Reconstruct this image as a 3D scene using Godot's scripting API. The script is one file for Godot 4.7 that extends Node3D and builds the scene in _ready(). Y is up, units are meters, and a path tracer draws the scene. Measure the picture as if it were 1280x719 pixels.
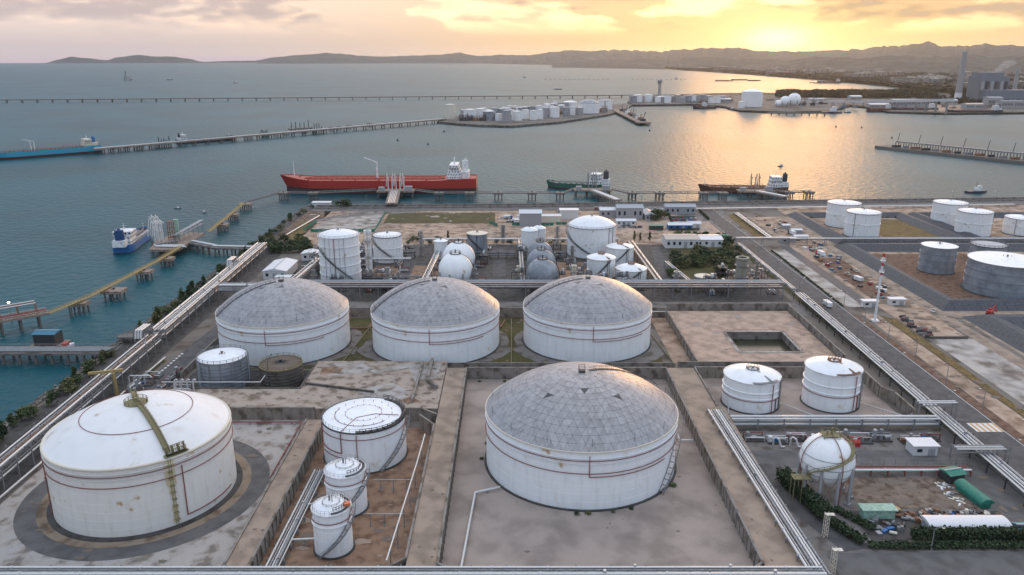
extends Node3D
# ---------------------------------------------------------------- camera model: a photo pixel gives a direction, the height of what it touches gives the distance
const FOCAL := 975.0
const HORIZON := 71.0
const EYE := 120.0
var tilt := atan((359.5 - HORIZON) / FOCAL)
var used := {}
var rng := RandomNumberGenerator.new()
var M := {}
var tex := {}
var noise := FastNoiseLite.new()

func G(u: float, v: float, y := 0.0) -> Vector3:
	var a := (u - 640.0) / FOCAL
	var b := (359.5 - v) / FOCAL
	var c := cos(tilt)
	var s := sin(tilt)
	var d := Vector3(a, b * c - s, -(c + b * s))
	return Vector3(0, EYE, 0) + d * ((y - EYE) / d.y)
func G2(u: float, v: float, y := 0.0) -> Vector2:
	var p := G(u, v, y)
	return Vector2(p.x, p.z)
func polypx(px: Array, y := 0.0) -> PackedVector2Array:
	var o := PackedVector2Array()
	for p in px: o.append(G2(p[0], p[1], y))
	return o
func poly(a: Array) -> PackedVector2Array:
	var o := PackedVector2Array()
	for p in a: o.append(Vector2(p[0], p[1]))
	return o
func rect(x0: float, x1: float, z0: float, z1: float) -> PackedVector2Array:
	return PackedVector2Array([Vector2(x0, z0), Vector2(x1, z0), Vector2(x1, z1), Vector2(x0, z1)])

# ---------------------------------------------------------------- mesh building
class MB:
	var v := PackedVector3Array()
	var n := PackedVector3Array()
	var t := PackedVector2Array()
	var col := PackedColorArray()
	var tint := Color.WHITE
	var colored := false
	func tri(a: Vector3, b: Vector3, c: Vector3, na: Vector3, nb: Vector3, nc: Vector3, ua := Vector2.ZERO, ub := Vector2.ZERO, uc := Vector2.ZERO) -> void:
		if (b - a).cross(c - a).dot(na + nb + nc) > 0.0:
			v.append(a); v.append(c); v.append(b); n.append(na); n.append(nc); n.append(nb); t.append(ua); t.append(uc); t.append(ub)
		else:
			v.append(a); v.append(b); v.append(c); n.append(na); n.append(nb); n.append(nc); t.append(ua); t.append(ub); t.append(uc)
		if colored:
			col.append(tint); col.append(tint); col.append(tint)
	func face(a: Vector3, b: Vector3, c: Vector3, nn: Vector3) -> void:
		tri(a, b, c, nn, nn, nn)
	func quad(a: Vector3, b: Vector3, c: Vector3, d: Vector3, nn: Vector3) -> void:
		tri(a, b, c, nn, nn, nn); tri(a, c, d, nn, nn, nn)
	func auto_quad(a: Vector3, b: Vector3, c: Vector3, d: Vector3, away: Vector3) -> void:
		var nn := (b - a).cross(d - a)
		if nn.length() < 1e-9: nn = (c - b).cross(d - b)
		if nn.length() < 1e-9: return
		nn = nn.normalized()
		if nn.dot((a + b + c + d) * 0.25 - away) < 0: nn = -nn
		quad(a, b, c, d, nn)
	func box(c: Vector3, s: Vector3, b := Basis.IDENTITY) -> void:
		var h := s * 0.5
		var X := b.x * h.x
		var Y := b.y * h.y
		var Z := b.z * h.z
		quad(c + X - Y - Z, c + X + Y - Z, c + X + Y + Z, c + X - Y + Z, b.x.normalized())
		quad(c - X - Y - Z, c - X + Y - Z, c - X + Y + Z, c - X - Y + Z, -b.x.normalized())
		quad(c - X + Y - Z, c + X + Y - Z, c + X + Y + Z, c - X + Y + Z, b.y.normalized())
		quad(c - X - Y - Z, c + X - Y - Z, c + X - Y + Z, c - X - Y + Z, -b.y.normalized())
		quad(c - X - Y + Z, c + X - Y + Z, c + X + Y + Z, c - X + Y + Z, b.z.normalized())
		quad(c - X - Y - Z, c + X - Y - Z, c + X + Y - Z, c - X + Y - Z, -b.z.normalized())
	func frame_of(d: Vector3) -> Basis:
		var z := d.normalized()
		var up := Vector3.UP if absf(z.y) < 0.95 else Vector3.RIGHT
		var x := up.cross(z).normalized()
		return Basis(x, z.cross(x), z)
	func bar(p: Vector3, q: Vector3, w: float, h := -1.0) -> void:
		if p.distance_to(q) < 1e-4: return
		if h < 0: h = w
		box((p + q) * 0.5, Vector3(w, h, p.distance_to(q)), frame_of(q - p))
	func cyl(p: Vector3, q: Vector3, r0: float, r1 := -1.0, k := 8, cap := true) -> void:
		if r1 < 0: r1 = r0
		if p.distance_to(q) < 1e-4: return
		var b := frame_of(q - p)
		for i in k:
			var a0 := TAU * i / k
			var a1 := TAU * (i + 1) / k
			var d0 := b.x * cos(a0) + b.y * sin(a0)
			var d1 := b.x * cos(a1) + b.y * sin(a1)
			tri(p + d0 * r0, p + d1 * r0, q + d1 * r1, d0, d1, d1)
			tri(p + d0 * r0, q + d1 * r1, q + d0 * r1, d0, d1, d0)
			if cap:
				face(q, q + d0 * r1, q + d1 * r1, b.z)
				face(p, p + d0 * r0, p + d1 * r0, -b.z)
	func tube(pts: Array, r: float, k := 7) -> void:
		for i in pts.size() - 1:
			cyl(pts[i], pts[i + 1], r, r, k, i == 0 or i == pts.size() - 2)
			if i > 0: ball(pts[i], r, k, 4)
	func ball(c: Vector3, r: float, k := 10, m := 6, sy := 1.0) -> void:
		var prof := PackedVector2Array()
		for i in m + 1:
			var a := -PI / 2 + PI * i / m
			prof.append(Vector2(cos(a) * r, sin(a) * r * sy))
		lathe(c, prof, k, true)
	# prof: radius and height; smooth: normals run on along the profile
	func lathe(c: Vector3, prof: PackedVector2Array, k: int, smooth := false, a_from := 0.0, a_to := TAU) -> void:
		var m := prof.size()
		var nn: Array[Vector2] = []
		for i in m - 1:
			var d := prof[i + 1] - prof[i]
			nn.append(Vector2(d.y, -d.x).normalized())
		var arc := 0.0
		for i in m - 1:
			var n0 := nn[i]
			var n1 := nn[i]
			if smooth:
				if i > 0: n0 = (nn[i] + nn[i - 1]).normalized()
				if i < m - 2: n1 = (nn[i] + nn[i + 1]).normalized()
			var l := prof[i].distance_to(prof[i + 1])
			var ru := maxf(prof[i].x, prof[i + 1].x)
			for j in k:
				var a0 := lerpf(a_from, a_to, float(j) / k)
				var a1 := lerpf(a_from, a_to, float(j + 1) / k)
				var c0 := Vector3(cos(a0), 0, sin(a0))
				var c1 := Vector3(cos(a1), 0, sin(a1))
				var p00 := c + c0 * prof[i].x + Vector3.UP * prof[i].y
				var p10 := c + c1 * prof[i].x + Vector3.UP * prof[i].y
				var p01 := c + c0 * prof[i + 1].x + Vector3.UP * prof[i + 1].y
				var p11 := c + c1 * prof[i + 1].x + Vector3.UP * prof[i + 1].y
				var m00 := c0 * n0.x + Vector3.UP * n0.y
				var m10 := c1 * n0.x + Vector3.UP * n0.y
				var m01 := c0 * n1.x + Vector3.UP * n1.y
				var m11 := c1 * n1.x + Vector3.UP * n1.y
				var w00 := Vector2(a0 * ru, arc)
				var w10 := Vector2(a1 * ru, arc)
				var w01 := Vector2(a0 * ru, arc + l)
				var w11 := Vector2(a1 * ru, arc + l)
				if prof[i].x > 1e-5: tri(p00, p10, p11, m00, m10, m11, w00, w10, w11)
				if prof[i + 1].x > 1e-5: tri(p00, p11, p01, m00, m11, m01, w00, w11, w01)
			arc += l
	func ring(c: Vector3, R: float, r: float, k := 64, m := 5, a_from := 0.0, a_to := TAU) -> void:
		for j in k:
			var a0 := lerpf(a_from, a_to, float(j) / k)
			var a1 := lerpf(a_from, a_to, float(j + 1) / k)
			var c0 := Vector3(cos(a0), 0, sin(a0))
			var c1 := Vector3(cos(a1), 0, sin(a1))
			for i in m:
				var b0 := TAU * i / m
				var b1 := TAU * (i + 1) / m
				var n00 := c0 * cos(b0) + Vector3.UP * sin(b0)
				var n01 := c0 * cos(b1) + Vector3.UP * sin(b1)
				var n10 := c1 * cos(b0) + Vector3.UP * sin(b0)
				var n11 := c1 * cos(b1) + Vector3.UP * sin(b1)
				tri(c + c0 * R + n00 * r, c + c1 * R + n10 * r, c + c1 * R + n11 * r, n00, n10, n11)
				tri(c + c0 * R + n00 * r, c + c1 * R + n11 * r, c + c0 * R + n01 * r, n00, n11, n01)
	func prism(p: PackedVector2Array, y0: float, y1: float, bottom := false) -> void:
		var idx := Geometry2D.triangulate_polygon(p)
		for i in range(0, idx.size(), 3):
			var a := p[idx[i]]
			var b := p[idx[i + 1]]
			var c := p[idx[i + 2]]
			tri(Vector3(a.x, y1, a.y), Vector3(b.x, y1, b.y), Vector3(c.x, y1, c.y), Vector3.UP, Vector3.UP, Vector3.UP, a, b, c)
			if bottom: tri(Vector3(a.x, y0, a.y), Vector3(b.x, y0, b.y), Vector3(c.x, y0, c.y), Vector3.DOWN, Vector3.DOWN, Vector3.DOWN, a, b, c)
		if y1 - y0 > 1e-4:
			var turn := 1.0 if Geometry2D.is_polygon_clockwise(p) else -1.0
			for i in p.size():
				var a := p[i]
				var b := p[(i + 1) % p.size()]
				var d := (b - a).normalized()
				var nn := Vector3(d.y, 0, -d.x) * -turn
				var l := a.distance_to(b)
				tri(Vector3(a.x, y0, a.y), Vector3(b.x, y0, b.y), Vector3(b.x, y1, b.y), nn, nn, nn, Vector2(0, y0), Vector2(l, y0), Vector2(l, y1))
				tri(Vector3(a.x, y0, a.y), Vector3(b.x, y1, b.y), Vector3(a.x, y1, a.y), nn, nn, nn, Vector2(0, y0), Vector2(l, y1), Vector2(0, y1))
	func mesh() -> ArrayMesh:
		var a := []
		a.resize(Mesh.ARRAY_MAX)
		a[Mesh.ARRAY_VERTEX] = v
		a[Mesh.ARRAY_NORMAL] = n
		a[Mesh.ARRAY_TEX_UV] = t
		a[Mesh.ARRAY_TEX_UV2] = t
		if colored: a[Mesh.ARRAY_COLOR] = col
		var m := ArrayMesh.new()
		m.add_surface_from_arrays(Mesh.PRIMITIVE_TRIANGLES, a)
		return m

# ---------------------------------------------------------------- naming and placing
func numbered(parent: Node, called: String) -> String:
	var key := str(parent.get_instance_id()) + "/" + called
	var k: int = used.get(key, 0)
	used[key] = k + 1
	return called if k == 0 else "%s_%03d" % [called, k]
func put(called: String, mesh: Mesh, mat: Material, parent: Node = self, at := Vector3.ZERO) -> MeshInstance3D:
	var o := MeshInstance3D.new()
	o.name = numbered(parent, called)
	o.mesh = mesh
	o.material_override = mat
	o.position = at
	parent.add_child(o)
	return o
func obj(called: String, b: MB, mat: Material, parent: Node = self, at := Vector3.ZERO) -> MeshInstance3D:
	return put(called, b.mesh(), mat, parent, at)
func tag(o: Node, label: String, category: String, group := "") -> Node:
	o.set_meta("label", label)
	o.set_meta("category", category)
	if group != "": o.set_meta("group", group)
	return o
func thing(called: String, label: String, category: String, at := Vector3.ZERO, turn := 0.0, group := "") -> Node3D:
	var o := Node3D.new()
	o.name = numbered(self, called)
	add_child(o)
	o.position = at
	o.rotation.y = turn
	tag(o, label, category, group)
	return o
func copy(o: Node3D, at: Vector3, turn := 0.0, sc := Vector3.ONE, label := "") -> Node3D:
	var c: Node3D = o.duplicate()
	var called := String(o.name)
	c.name = numbered(self, called)
	add_child(c)
	c.position = at
	c.rotation.y = turn
	c.scale = sc
	for k in o.get_meta_list(): c.set_meta(k, o.get_meta(k))
	if label != "": c.set_meta("label", label)
	return c
func structure(called: String, b: MB, mat: Material, kind := "structure") -> MeshInstance3D:
	var o := obj(called, b, mat)
	o.set_meta("kind", kind)
	return o
func ground(called: String, p: PackedVector2Array, y: float, mat: Material, y0 := 1e9) -> MeshInstance3D:
	var b := MB.new()
	b.prism(p, y if y0 > 1e8 else y0, y)
	return structure(called, b, mat)

# ---------------------------------------------------------------- materials
func lin(r: float, g: float, b: float) -> Color:
	return Color(r, g, b).linear_to_srgb()
func noise_tex(key: String, freq: float, octaves: int, stops: Array, seed_no: int, kind := FastNoiseLite.TYPE_SIMPLEX_SMOOTH, size := 512, normal := false, bump := 4.0) -> void:
	var f := FastNoiseLite.new()
	f.noise_type = kind
	f.seed = seed_no
	f.frequency = freq
	f.fractal_octaves = octaves
	f.fractal_type = FastNoiseLite.FRACTAL_FBM
	var t := NoiseTexture2D.new()
	t.width = size
	t.height = size
	t.seamless = true
	t.noise = f
	t.generate_mipmaps = false
	if normal:
		t.as_normal_map = true
		t.bump_strength = bump
	else:
		var g := Gradient.new()
		var off := PackedFloat32Array()
		var cs := PackedColorArray()
		for s in stops:
			off.append(s[0]); cs.append(s[1])
		g.offsets = off
		g.colors = cs
		t.color_ramp = g
	tex[key] = t
func gray(x: float) -> Color:
	return Color(x, x, x)
func mat(key: String, c: Color, rough := 0.8, metal := 0.0, t1 := "", tile1 := 20.0, t2 := "", tile2 := 90.0, tri := true, stretch := 1.0) -> StandardMaterial3D:
	var m := StandardMaterial3D.new()
	m.resource_name = key
	m.albedo_color = c
	m.roughness = rough
	m.metallic = metal
	if t1 != "":
		m.albedo_texture = tex[t1]
		m.uv1_scale = Vector3(1.0 / tile1, 1.0 / (tile1 * stretch), 1.0 / tile1)
		if tri:
			m.uv1_triplanar = true
			m.uv1_world_triplanar = true
	if t2 != "":
		m.detail_enabled = true
		m.detail_blend_mode = BaseMaterial3D.BLEND_MODE_MUL
		m.detail_albedo = tex[t2]
		m.detail_uv_layer = BaseMaterial3D.DETAIL_UV_2
		m.uv2_scale = Vector3(1.0 / tile2, 1.0 / tile2, 1.0 / tile2)
		if tri:
			m.uv2_triplanar = true
			m.uv2_world_triplanar = true
	M[key] = m
	return m

func make_materials() -> void:
	noise_tex("fine", 0.03, 5, [[0.0, gray(0.84)], [0.45, gray(0.94)], [1.0, gray(1.0)]], 11)
	noise_tex("patch", 0.008, 5, [[0.0, gray(0.8)], [0.35, gray(0.88)], [0.55, gray(0.96)], [0.75, gray(1.0)], [1.0, gray(1.0)]], 12)
	noise_tex("blot", 0.012, 6, [[0.0, Color(0.62, 0.59, 0.56)], [0.28, Color(0.75, 0.72, 0.69)], [0.42, Color(0.93, 0.91, 0.89)], [0.6, Color(1, 1, 1)], [1.0, Color(1, 0.99, 0.97)]], 13)
	noise_tex("rust", 0.02, 6, [[0.0, Color(0.62, 0.5, 0.36)], [0.08, Color(0.82, 0.73, 0.62)], [0.15, Color(0.96, 0.94, 0.91)], [0.24, Color(1, 1, 1)], [1.0, Color(1, 1, 1)]], 14)
	noise_tex("earth", 0.012, 6, [[0.0, Color(0.66, 0.6, 0.55)], [0.32, Color(0.82, 0.77, 0.73)], [0.5, Color(0.94, 0.91, 0.88)], [0.68, Color(1, 0.97, 0.94)], [1.0, Color(1, 1, 1)]], 15)
	noise_tex("grassy", 0.03, 5, [[0.0, Color(0.55, 0.6, 0.4)], [0.4, Color(0.75, 0.75, 0.55)], [0.6, Color(0.95, 0.88, 0.72)], [1.0, Color(1, 1, 1)]], 16)
	noise_tex("wave", 0.012, 6, [], 17, FastNoiseLite.TYPE_SIMPLEX_SMOOTH, 1024, true, 9.0)
	noise_tex("streak", 0.015, 5, [[0.0, Color(0.91, 0.9, 0.885)], [0.25, Color(0.96, 0.957, 0.955)], [0.45, Color(0.985, 0.985, 0.985)], [1.0, Color(1, 1, 1)]], 18)
	noise_tex("soft", 0.015, 5, [[0.0, Color(0.945, 0.94, 0.93)], [0.4, Color(0.985, 0.985, 0.985)], [1.0, Color(1, 1, 1)]], 20)
	noise_tex("far", 0.02, 6, [[0.0, gray(0.5)], [0.45, gray(0.75)], [0.6, gray(0.95)], [1.0, gray(1.0)]], 19)
	# ground: colour map runs in metres over the sheets
	mat("ground", lin(0.19, 0.165, 0.145), 0.95, 0, "fine", 9, "blot", 130)
	mat("concrete", lin(0.43, 0.4, 0.38), 0.9, 0, "blot", 47, "fine", 7)
	mat("mauve_concrete", lin(0.4, 0.325, 0.285), 0.88, 0, "patch", 61, "fine", 6)
	mat("gray_concrete", lin(0.2, 0.185, 0.178), 0.9, 0, "blot", 55, "fine", 8)
	mat("dark_concrete", lin(0.075, 0.07, 0.068), 0.85, 0, "blot", 33, "fine", 5)
	mat("brown_floor", lin(0.29, 0.185, 0.125), 0.75, 0, "earth", 31, "fine", 5)
	mat("tan", lin(0.39, 0.295, 0.228), 0.95, 0, "patch", 37, "fine", 4)
	mat("pink_tan", lin(0.52, 0.37, 0.285), 0.95, 0, "patch", 29, "fine", 5)
	mat("sand", lin(0.46, 0.355, 0.28), 0.95, 0, "earth", 53, "patch", 160)
	mat("gravel", lin(0.3, 0.23, 0.17), 0.95, 0, "fine", 4, "blot", 60)
	mat("asphalt", lin(0.105, 0.1, 0.103), 0.85, 0, "patch", 24, "fine", 5)
	mat("pale_asphalt", lin(0.14, 0.133, 0.133), 0.85, 0, "patch", 31, "fine", 5)
	mat("slate", lin(0.075, 0.082, 0.1), 0.7, 0, "blot", 13, "fine", 4)
	mat("red_dirt", lin(0.2, 0.12, 0.085), 0.95, 0, "earth", 24, "fine", 6)
	mat("grass", lin(0.11, 0.105, 0.045), 0.95, 0, "grassy", 17, "patch", 55)
	mat("dry_grass", lin(0.24, 0.17, 0.085), 0.95, 0, "grassy", 23, "patch", 40)
	mat("pale_yard", lin(0.45, 0.41, 0.38), 0.95, 0, "patch", 43, "blot", 90)
	mat("paint", lin(0.75, 0.74, 0.72), 0.7, 0, "fine", 3)
	mat("paint_orange", lin(0.6, 0.33, 0.12), 0.7, 0, "fine", 3)
	mat("wet", lin(0.045, 0.045, 0.025), 0.25, 0, "patch", 12)
	mat("wall", lin(0.26, 0.23, 0.207), 0.92, 0, "streak", 4, "blot", 37, true, 5.0)
	mat("wall_dark", lin(0.13, 0.115, 0.105), 0.92, 0, "streak", 4, "blot", 37, true, 5.0)
	# tank paint and metal
	mat("white_tank", lin(0.83, 0.84, 0.85), 0.42, 0, "soft", 16, "rust", 120, false, 6.0)
	mat("cream_white", lin(0.76, 0.73, 0.685), 0.48, 0, "soft", 16, "rust", 70, false, 6.0)
	mat("cream_roof", lin(0.75, 0.745, 0.75), 0.45, 0, "soft", 40, "rust", 90)
	mat("ochre_stain", lin(0.58, 0.5, 0.33), 0.8, 0, "rust", 5)
	mat("brown_roof", lin(0.17, 0.125, 0.09), 0.85, 0, "rust", 5)
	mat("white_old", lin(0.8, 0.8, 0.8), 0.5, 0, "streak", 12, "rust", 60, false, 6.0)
	mat("white_roof", lin(0.8, 0.82, 0.86), 0.42, 0, "streak", 40, "rust", 90)
	mat("white_plain", lin(0.8, 0.8, 0.8), 0.5, 0, "patch", 14)
	mat("cream", lin(0.66, 0.6, 0.5), 0.6, 0, "rust", 9)
	mat("dome", lin(0.37, 0.36, 0.378), 0.46, 0.2, "patch", 19)
	M.dome.vertex_color_use_as_albedo = true
	for k in 4:
		mat("panel%d" % k, lin(0.38 - 0.01 * k, 0.37 - 0.01 * k, 0.382 - 0.01 * k), 0.42 + 0.02 * k, 0.2, "patch", 15 + k)
	mat("dome_frame", lin(0.24, 0.235, 0.24), 0.6, 0.2)
	mat("skylight", lin(0.03, 0.035, 0.045), 0.35)
	mat("steel", lin(0.42, 0.43, 0.45), 0.42, 0.55, "patch", 8)
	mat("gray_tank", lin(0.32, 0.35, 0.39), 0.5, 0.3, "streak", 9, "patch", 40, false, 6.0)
	mat("gray_paint", lin(0.22, 0.22, 0.225), 0.6, 0, "streak", 5)
	mat("dark_steel", lin(0.07, 0.07, 0.075), 0.6, 0.3, "patch", 3)
	mat("rusty", lin(0.22, 0.11, 0.065), 0.85, 0, "rust", 6)
	mat("redpipe", lin(0.22, 0.065, 0.055), 0.6)
	mat("red", lin(0.42, 0.03, 0.03), 0.5)
	mat("pipe", lin(0.6, 0.6, 0.6), 0.38, 0.35, "streak", 8)
	mat("pipe_gray", lin(0.3, 0.31, 0.32), 0.45, 0.35, "patch", 6)
	mat("yellow", lin(0.36, 0.26, 0.1), 0.6, 0, "rust", 5)
	mat("moss_yellow", lin(0.22, 0.19, 0.1), 0.8, 0, "rust", 4)
	mat("teal", lin(0.02, 0.2, 0.14), 0.6, 0, "patch", 6)
	mat("pale_green", lin(0.33, 0.5, 0.4), 0.6, 0, "patch", 6)
	mat("blue_tarp", lin(0.02, 0.17, 0.26), 0.5, 0, "patch", 6)
	mat("roof_white", lin(0.66, 0.67, 0.7), 0.5, 0.1, "streak", 6)
	mat("roof_gray", lin(0.36, 0.39, 0.43), 0.55, 0.2, "streak", 6)
	mat("roof_tan", lin(0.5, 0.42, 0.36), 0.6, 0, "streak", 6)
	mat("house", lin(0.62, 0.61, 0.6), 0.8, 0, "streak", 6)
	mat("house_gray", lin(0.33, 0.33, 0.34), 0.8, 0, "streak", 6)
	mat("glass", lin(0.03, 0.035, 0.045), 0.12, 0.2)
	mat("tyre", lin(0.02, 0.02, 0.02), 0.9)
	mat("piling", lin(0.17, 0.15, 0.135), 0.9, 0, "streak", 4)
	mat("deck", lin(0.3, 0.25, 0.22), 0.9, 0, "earth", 14)
	mat("ship_red", lin(0.38, 0.026, 0.018), 0.5, 0, "streak", 14)
	mat("ship_deck_red", lin(0.42, 0.07, 0.045), 0.6, 0, "patch", 9)
	mat("boot_top", lin(0.05, 0.018, 0.02), 0.7, 0, "streak", 8)
	mat("ship_blue", lin(0.015, 0.13, 0.36), 0.5, 0, "streak", 8)
	mat("ship_cyan", lin(0.04, 0.32, 0.45), 0.5, 0, "streak", 12)
	mat("ship_green", lin(0.03, 0.11, 0.08), 0.5, 0, "streak", 8)
	mat("ship_brown", lin(0.12, 0.05, 0.035), 0.6, 0, "streak", 8)
	mat("ship_dark", lin(0.035, 0.045, 0.06), 0.5, 0, "streak", 8)
	mat("funnel_blue", lin(0.01, 0.05, 0.16), 0.5)
	mat("bark", lin(0.09, 0.07, 0.05), 0.95)
	for k in 3:
		var lf := mat("leaf%d" % k, [lin(0.035, 0.055, 0.022), lin(0.06, 0.085, 0.028), lin(0.095, 0.095, 0.034)][k], 0.8, 0)
		lf.backlight = Color(0.12, 0.14, 0.05)
	mat("far_land", lin(0.085, 0.082, 0.072), 0.95, 0, "far", 900, "far", 3700)
	mat("far_yard", lin(0.22, 0.2, 0.185), 0.95, 0, "far", 90, "blot", 400)
	mat("far_wood", lin(0.04, 0.045, 0.025), 0.95, 0, "far", 60)
	mat("hill", lin(0.05, 0.058, 0.056), 0.95, 0, "far", 1500)
	mat("far_house", lin(0.3, 0.28, 0.26), 0.9, 0, "far", 200)
	mat("dirt", lin(0.19, 0.15, 0.12), 0.95, 0, "fine", 3)
	mat("pale_dust", lin(0.38, 0.31, 0.265), 0.95, 0, "fine", 3)
	mat("plateau", lin(0.42, 0.345, 0.29), 0.95, 0, "blot", 43, "fine", 5)
	mat("stained", lin(0.2, 0.16, 0.135), 0.85, 0, "earth", 19, "blot", 33)
	mat("olive_gray", lin(0.27, 0.26, 0.215), 0.7, 0, "streak", 6)
	mat("rock", lin(0.2, 0.18, 0.16), 0.95, 0, "blot", 7)
	mat("conveyor", lin(0.5, 0.5, 0.52), 0.6, 0, "streak", 12)
	mat("chimney", lin(0.3, 0.3, 0.31), 0.85, 0, "streak", 30)
	mat("plant_gray", lin(0.16, 0.19, 0.23), 0.7, 0, "streak", 20)
	var w := mat("water", lin(0.003, 0.072, 0.094), 0.43)
	w.metallic_specular = 0.25
	w.detail_enabled = true
	w.detail_blend_mode = BaseMaterial3D.BLEND_MODE_MUL
	w.detail_albedo = tex.patch
	w.detail_uv_layer = BaseMaterial3D.DETAIL_UV_2
	w.uv2_scale = Vector3(1.0 / 1300.0, 1.0 / 1300.0, 1.0 / 1300.0)
	w.uv2_triplanar = true
	w.uv2_world_triplanar = true
	w.normal_enabled = true
	w.normal_texture = tex.wave
	w.normal_scale = 0.7
	w.uv1_triplanar = true
	w.uv1_world_triplanar = true
	w.uv1_scale = Vector3(1.0 / 110.0, 1.0 / 110.0, 1.0 / 110.0)
	var lamp := mat("lamp", Color(1, 1, 1), 0.5)
	lamp.emission_enabled = true
	lamp.emission = Color(1.0, 0.97, 0.88)
	lamp.emission_energy_multiplier = 2.0

# ---------------------------------------------------------------- sky
const SUN_AZ := 0.313
const SUN_EL := 0.042
func sky_color(az: float, el: float, detail: bool) -> Color:
	var e := rad_to_deg(el)
	var d := wrapf(az - SUN_AZ, -PI, PI)
	var dd := rad_to_deg(absf(d))
	# clear air: mauve low down, peach a little higher, pale blue gray above
	var low := Vector3(0.66, 0.56, 0.57)
	var mid := Vector3(1.03, 0.83, 0.71)
	var up := Vector3(0.58, 0.8, 1.06)
	var top := Vector3(1.06, 1.13, 1.26)
	var c := low.lerp(mid, smoothstep(0.2, 3.6, e)).lerp(up, smoothstep(4.5, 14.0, e)).lerp(top, smoothstep(24.0, 65.0, e))
	var wide := exp(-pow(dd / 36.0, 2.0)) * (1.0 - smoothstep(22.0, 65.0, e))
	c = c.lerp(Vector3(2.8, 2.4, 2.1), wide * 0.9 * smoothstep(4.2, 12.0, e))
	var near := exp(-pow(dd / 26.0, 2.0))
	var glow := near * exp(-pow(e / 9.0, 2.0))
	c = c.lerp(Vector3(1.12, 0.68, 0.22), glow * 0.92)
	var close := exp(-pow(dd / 7.5, 2.0) - pow((e - 1.2) / 3.6, 2.0))
	c += Vector3(0.3, 0.26, 0.13) * close
	var core := exp(-pow(dd / 2.2, 2.0) - pow((e - 1.2) / 0.75, 2.0))
	c += Vector3(1.5, 1.1, 0.42) * core
	# streaks of cloud, thin and long near the horizon
	var k := 7.0 / (0.9 + 0.09 * e)
	var x := rad_to_deg(az) * 2.2
	var n1 := noise.get_noise_2d(x * 1.6, e * 10.0 * k / 4.0)
	var m := smoothstep(0.0, 0.42, n1)
	c = c.lerp(c * Vector3(0.78, 0.76, 0.83), m * 0.75 * smoothstep(0.7, 2.0, e))
	if detail:
		var bend := noise.get_noise_2d(x * 0.9 + 40.0, e * 5.0) * 0.7
		var n2 := noise.get_noise_2d(x * 2.6 + 500.0, (e + bend) * 30.0)
		var n3 := noise.get_noise_2d(x * 8.0 + 900.0, (e + bend) * 70.0)
		var n4 := noise.get_noise_2d(x * 1.7 - 300.0, (e + bend) * 24.0 + 70.0)
		var n5 := noise.get_noise_2d(x * 13.0 - 700.0, (e + bend) * 130.0)
		var lit := smoothstep(0.0, 0.34, n2 + n3 * 0.4) * smoothstep(1.2, 2.6, e)
		c += Vector3(0.36, 0.24, 0.11) * lit * (0.6 + 2.4 * glow)
		var dark := smoothstep(0.02, 0.36, n4 + n5 * 0.3) * smoothstep(1.5, 2.8, e)
		c = c.lerp(c * Vector3(0.56, 0.58, 0.68), dark * 0.85)
	return Color(c.x, c.y, c.z)
func make_sky() -> Sky:
	noise.noise_type = FastNoiseLite.TYPE_SIMPLEX_SMOOTH
	noise.seed = 5
	noise.frequency = 0.012
	noise.fractal_octaves = 5
	var w := 4096
	var h := 2048
	var coarse := Image.create(256, 128, false, Image.FORMAT_RGBF)
	for j in 128:
		var el := PI / 2 - PI * (j + 0.5) / 128
		for i in 256:
			coarse.set_pixel(i, j, sky_color(wrapf((i + 0.5) / 256 * TAU, -PI, PI), maxf(el, 0.0), false) if j < 64 else Color(0.66, 0.56, 0.57))
	coarse.resize(w, h, Image.INTERPOLATE_BILINEAR)
	var rows := 180
	for j in range(h / 2 - rows, h / 2):
		var el := PI / 2 - PI * (j + 0.5) / h
		var f := smoothstep(0.0, 30.0, float(j - (h / 2 - rows)))
		for i in range(0, w):
			var az := wrapf((i + 0.5) / w * TAU, -PI, PI)
			if true:
				var c := sky_color(az, el, true)
				var e2 := f
				coarse.set_pixel(i, j, coarse.get_pixel(i, j).lerp(c, e2))
	for j in range(h / 2, h / 2 + 40):
		coarse.fill_rect(Rect2i(0, j, w, 1), Color(0.66, 0.56, 0.57))
	var p := PanoramaSkyMaterial.new()
	p.panorama = ImageTexture.create_from_image(coarse)
	var s := Sky.new()
	s.sky_material = p
	return s
# ---------------------------------------------------------------- builders: tanks
func around(r: float, a: float, y: float) -> Vector3:
	return Vector3(cos(a) * r, y, sin(a) * r)
func cap_profile(r: float, h: float, rise: float, m: int, from := 0.0) -> PackedVector2Array:
	var rs := (r * r + rise * rise) / (2 * rise)
	var th := asin(clampf(r / rs, 0, 1))
	var o := PackedVector2Array()
	for i in m + 1:
		var a := lerpf(th, from, float(i) / m)
		o.append(Vector2(rs * sin(a), h + rise - rs * (1 - cos(a))))
	return o
func stair(b: MB, r: float, y0: float, y1: float, a0: float, a1: float, w := 0.9) -> void:
	var n := int(maxf(8, absf(a1 - a0) * r / 1.1))
	var p_in: Vector3
	var p_out: Vector3
	for i in n + 1:
		var f := float(i) / n
		var a := lerpf(a0, a1, f)
		var y := lerpf(y0, y1, f)
		var q_in := around(r + 0.06, a, y)
		var q_out := around(r + 0.06 + w, a, y)
		if i > 0:
			b.bar(p_in, q_in, 0.08, 0.3)
			b.bar(p_out, q_out, 0.1, 0.4)
			b.bar(p_out + Vector3(0, 1.05, 0), q_out + Vector3(0, 1.05, 0), 0.1)
			b.bar(p_out + Vector3(0, 0.55, 0), q_out + Vector3(0, 0.55, 0), 0.07)
			b.bar((p_in + q_in) / 2, (p_out + q_out) / 2, 0.5, 0.06)
		if i % 3 == 0: b.bar(q_out, q_out + Vector3(0, 1.05, 0), 0.08)
		p_in = q_in
		p_out = q_out
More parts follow.
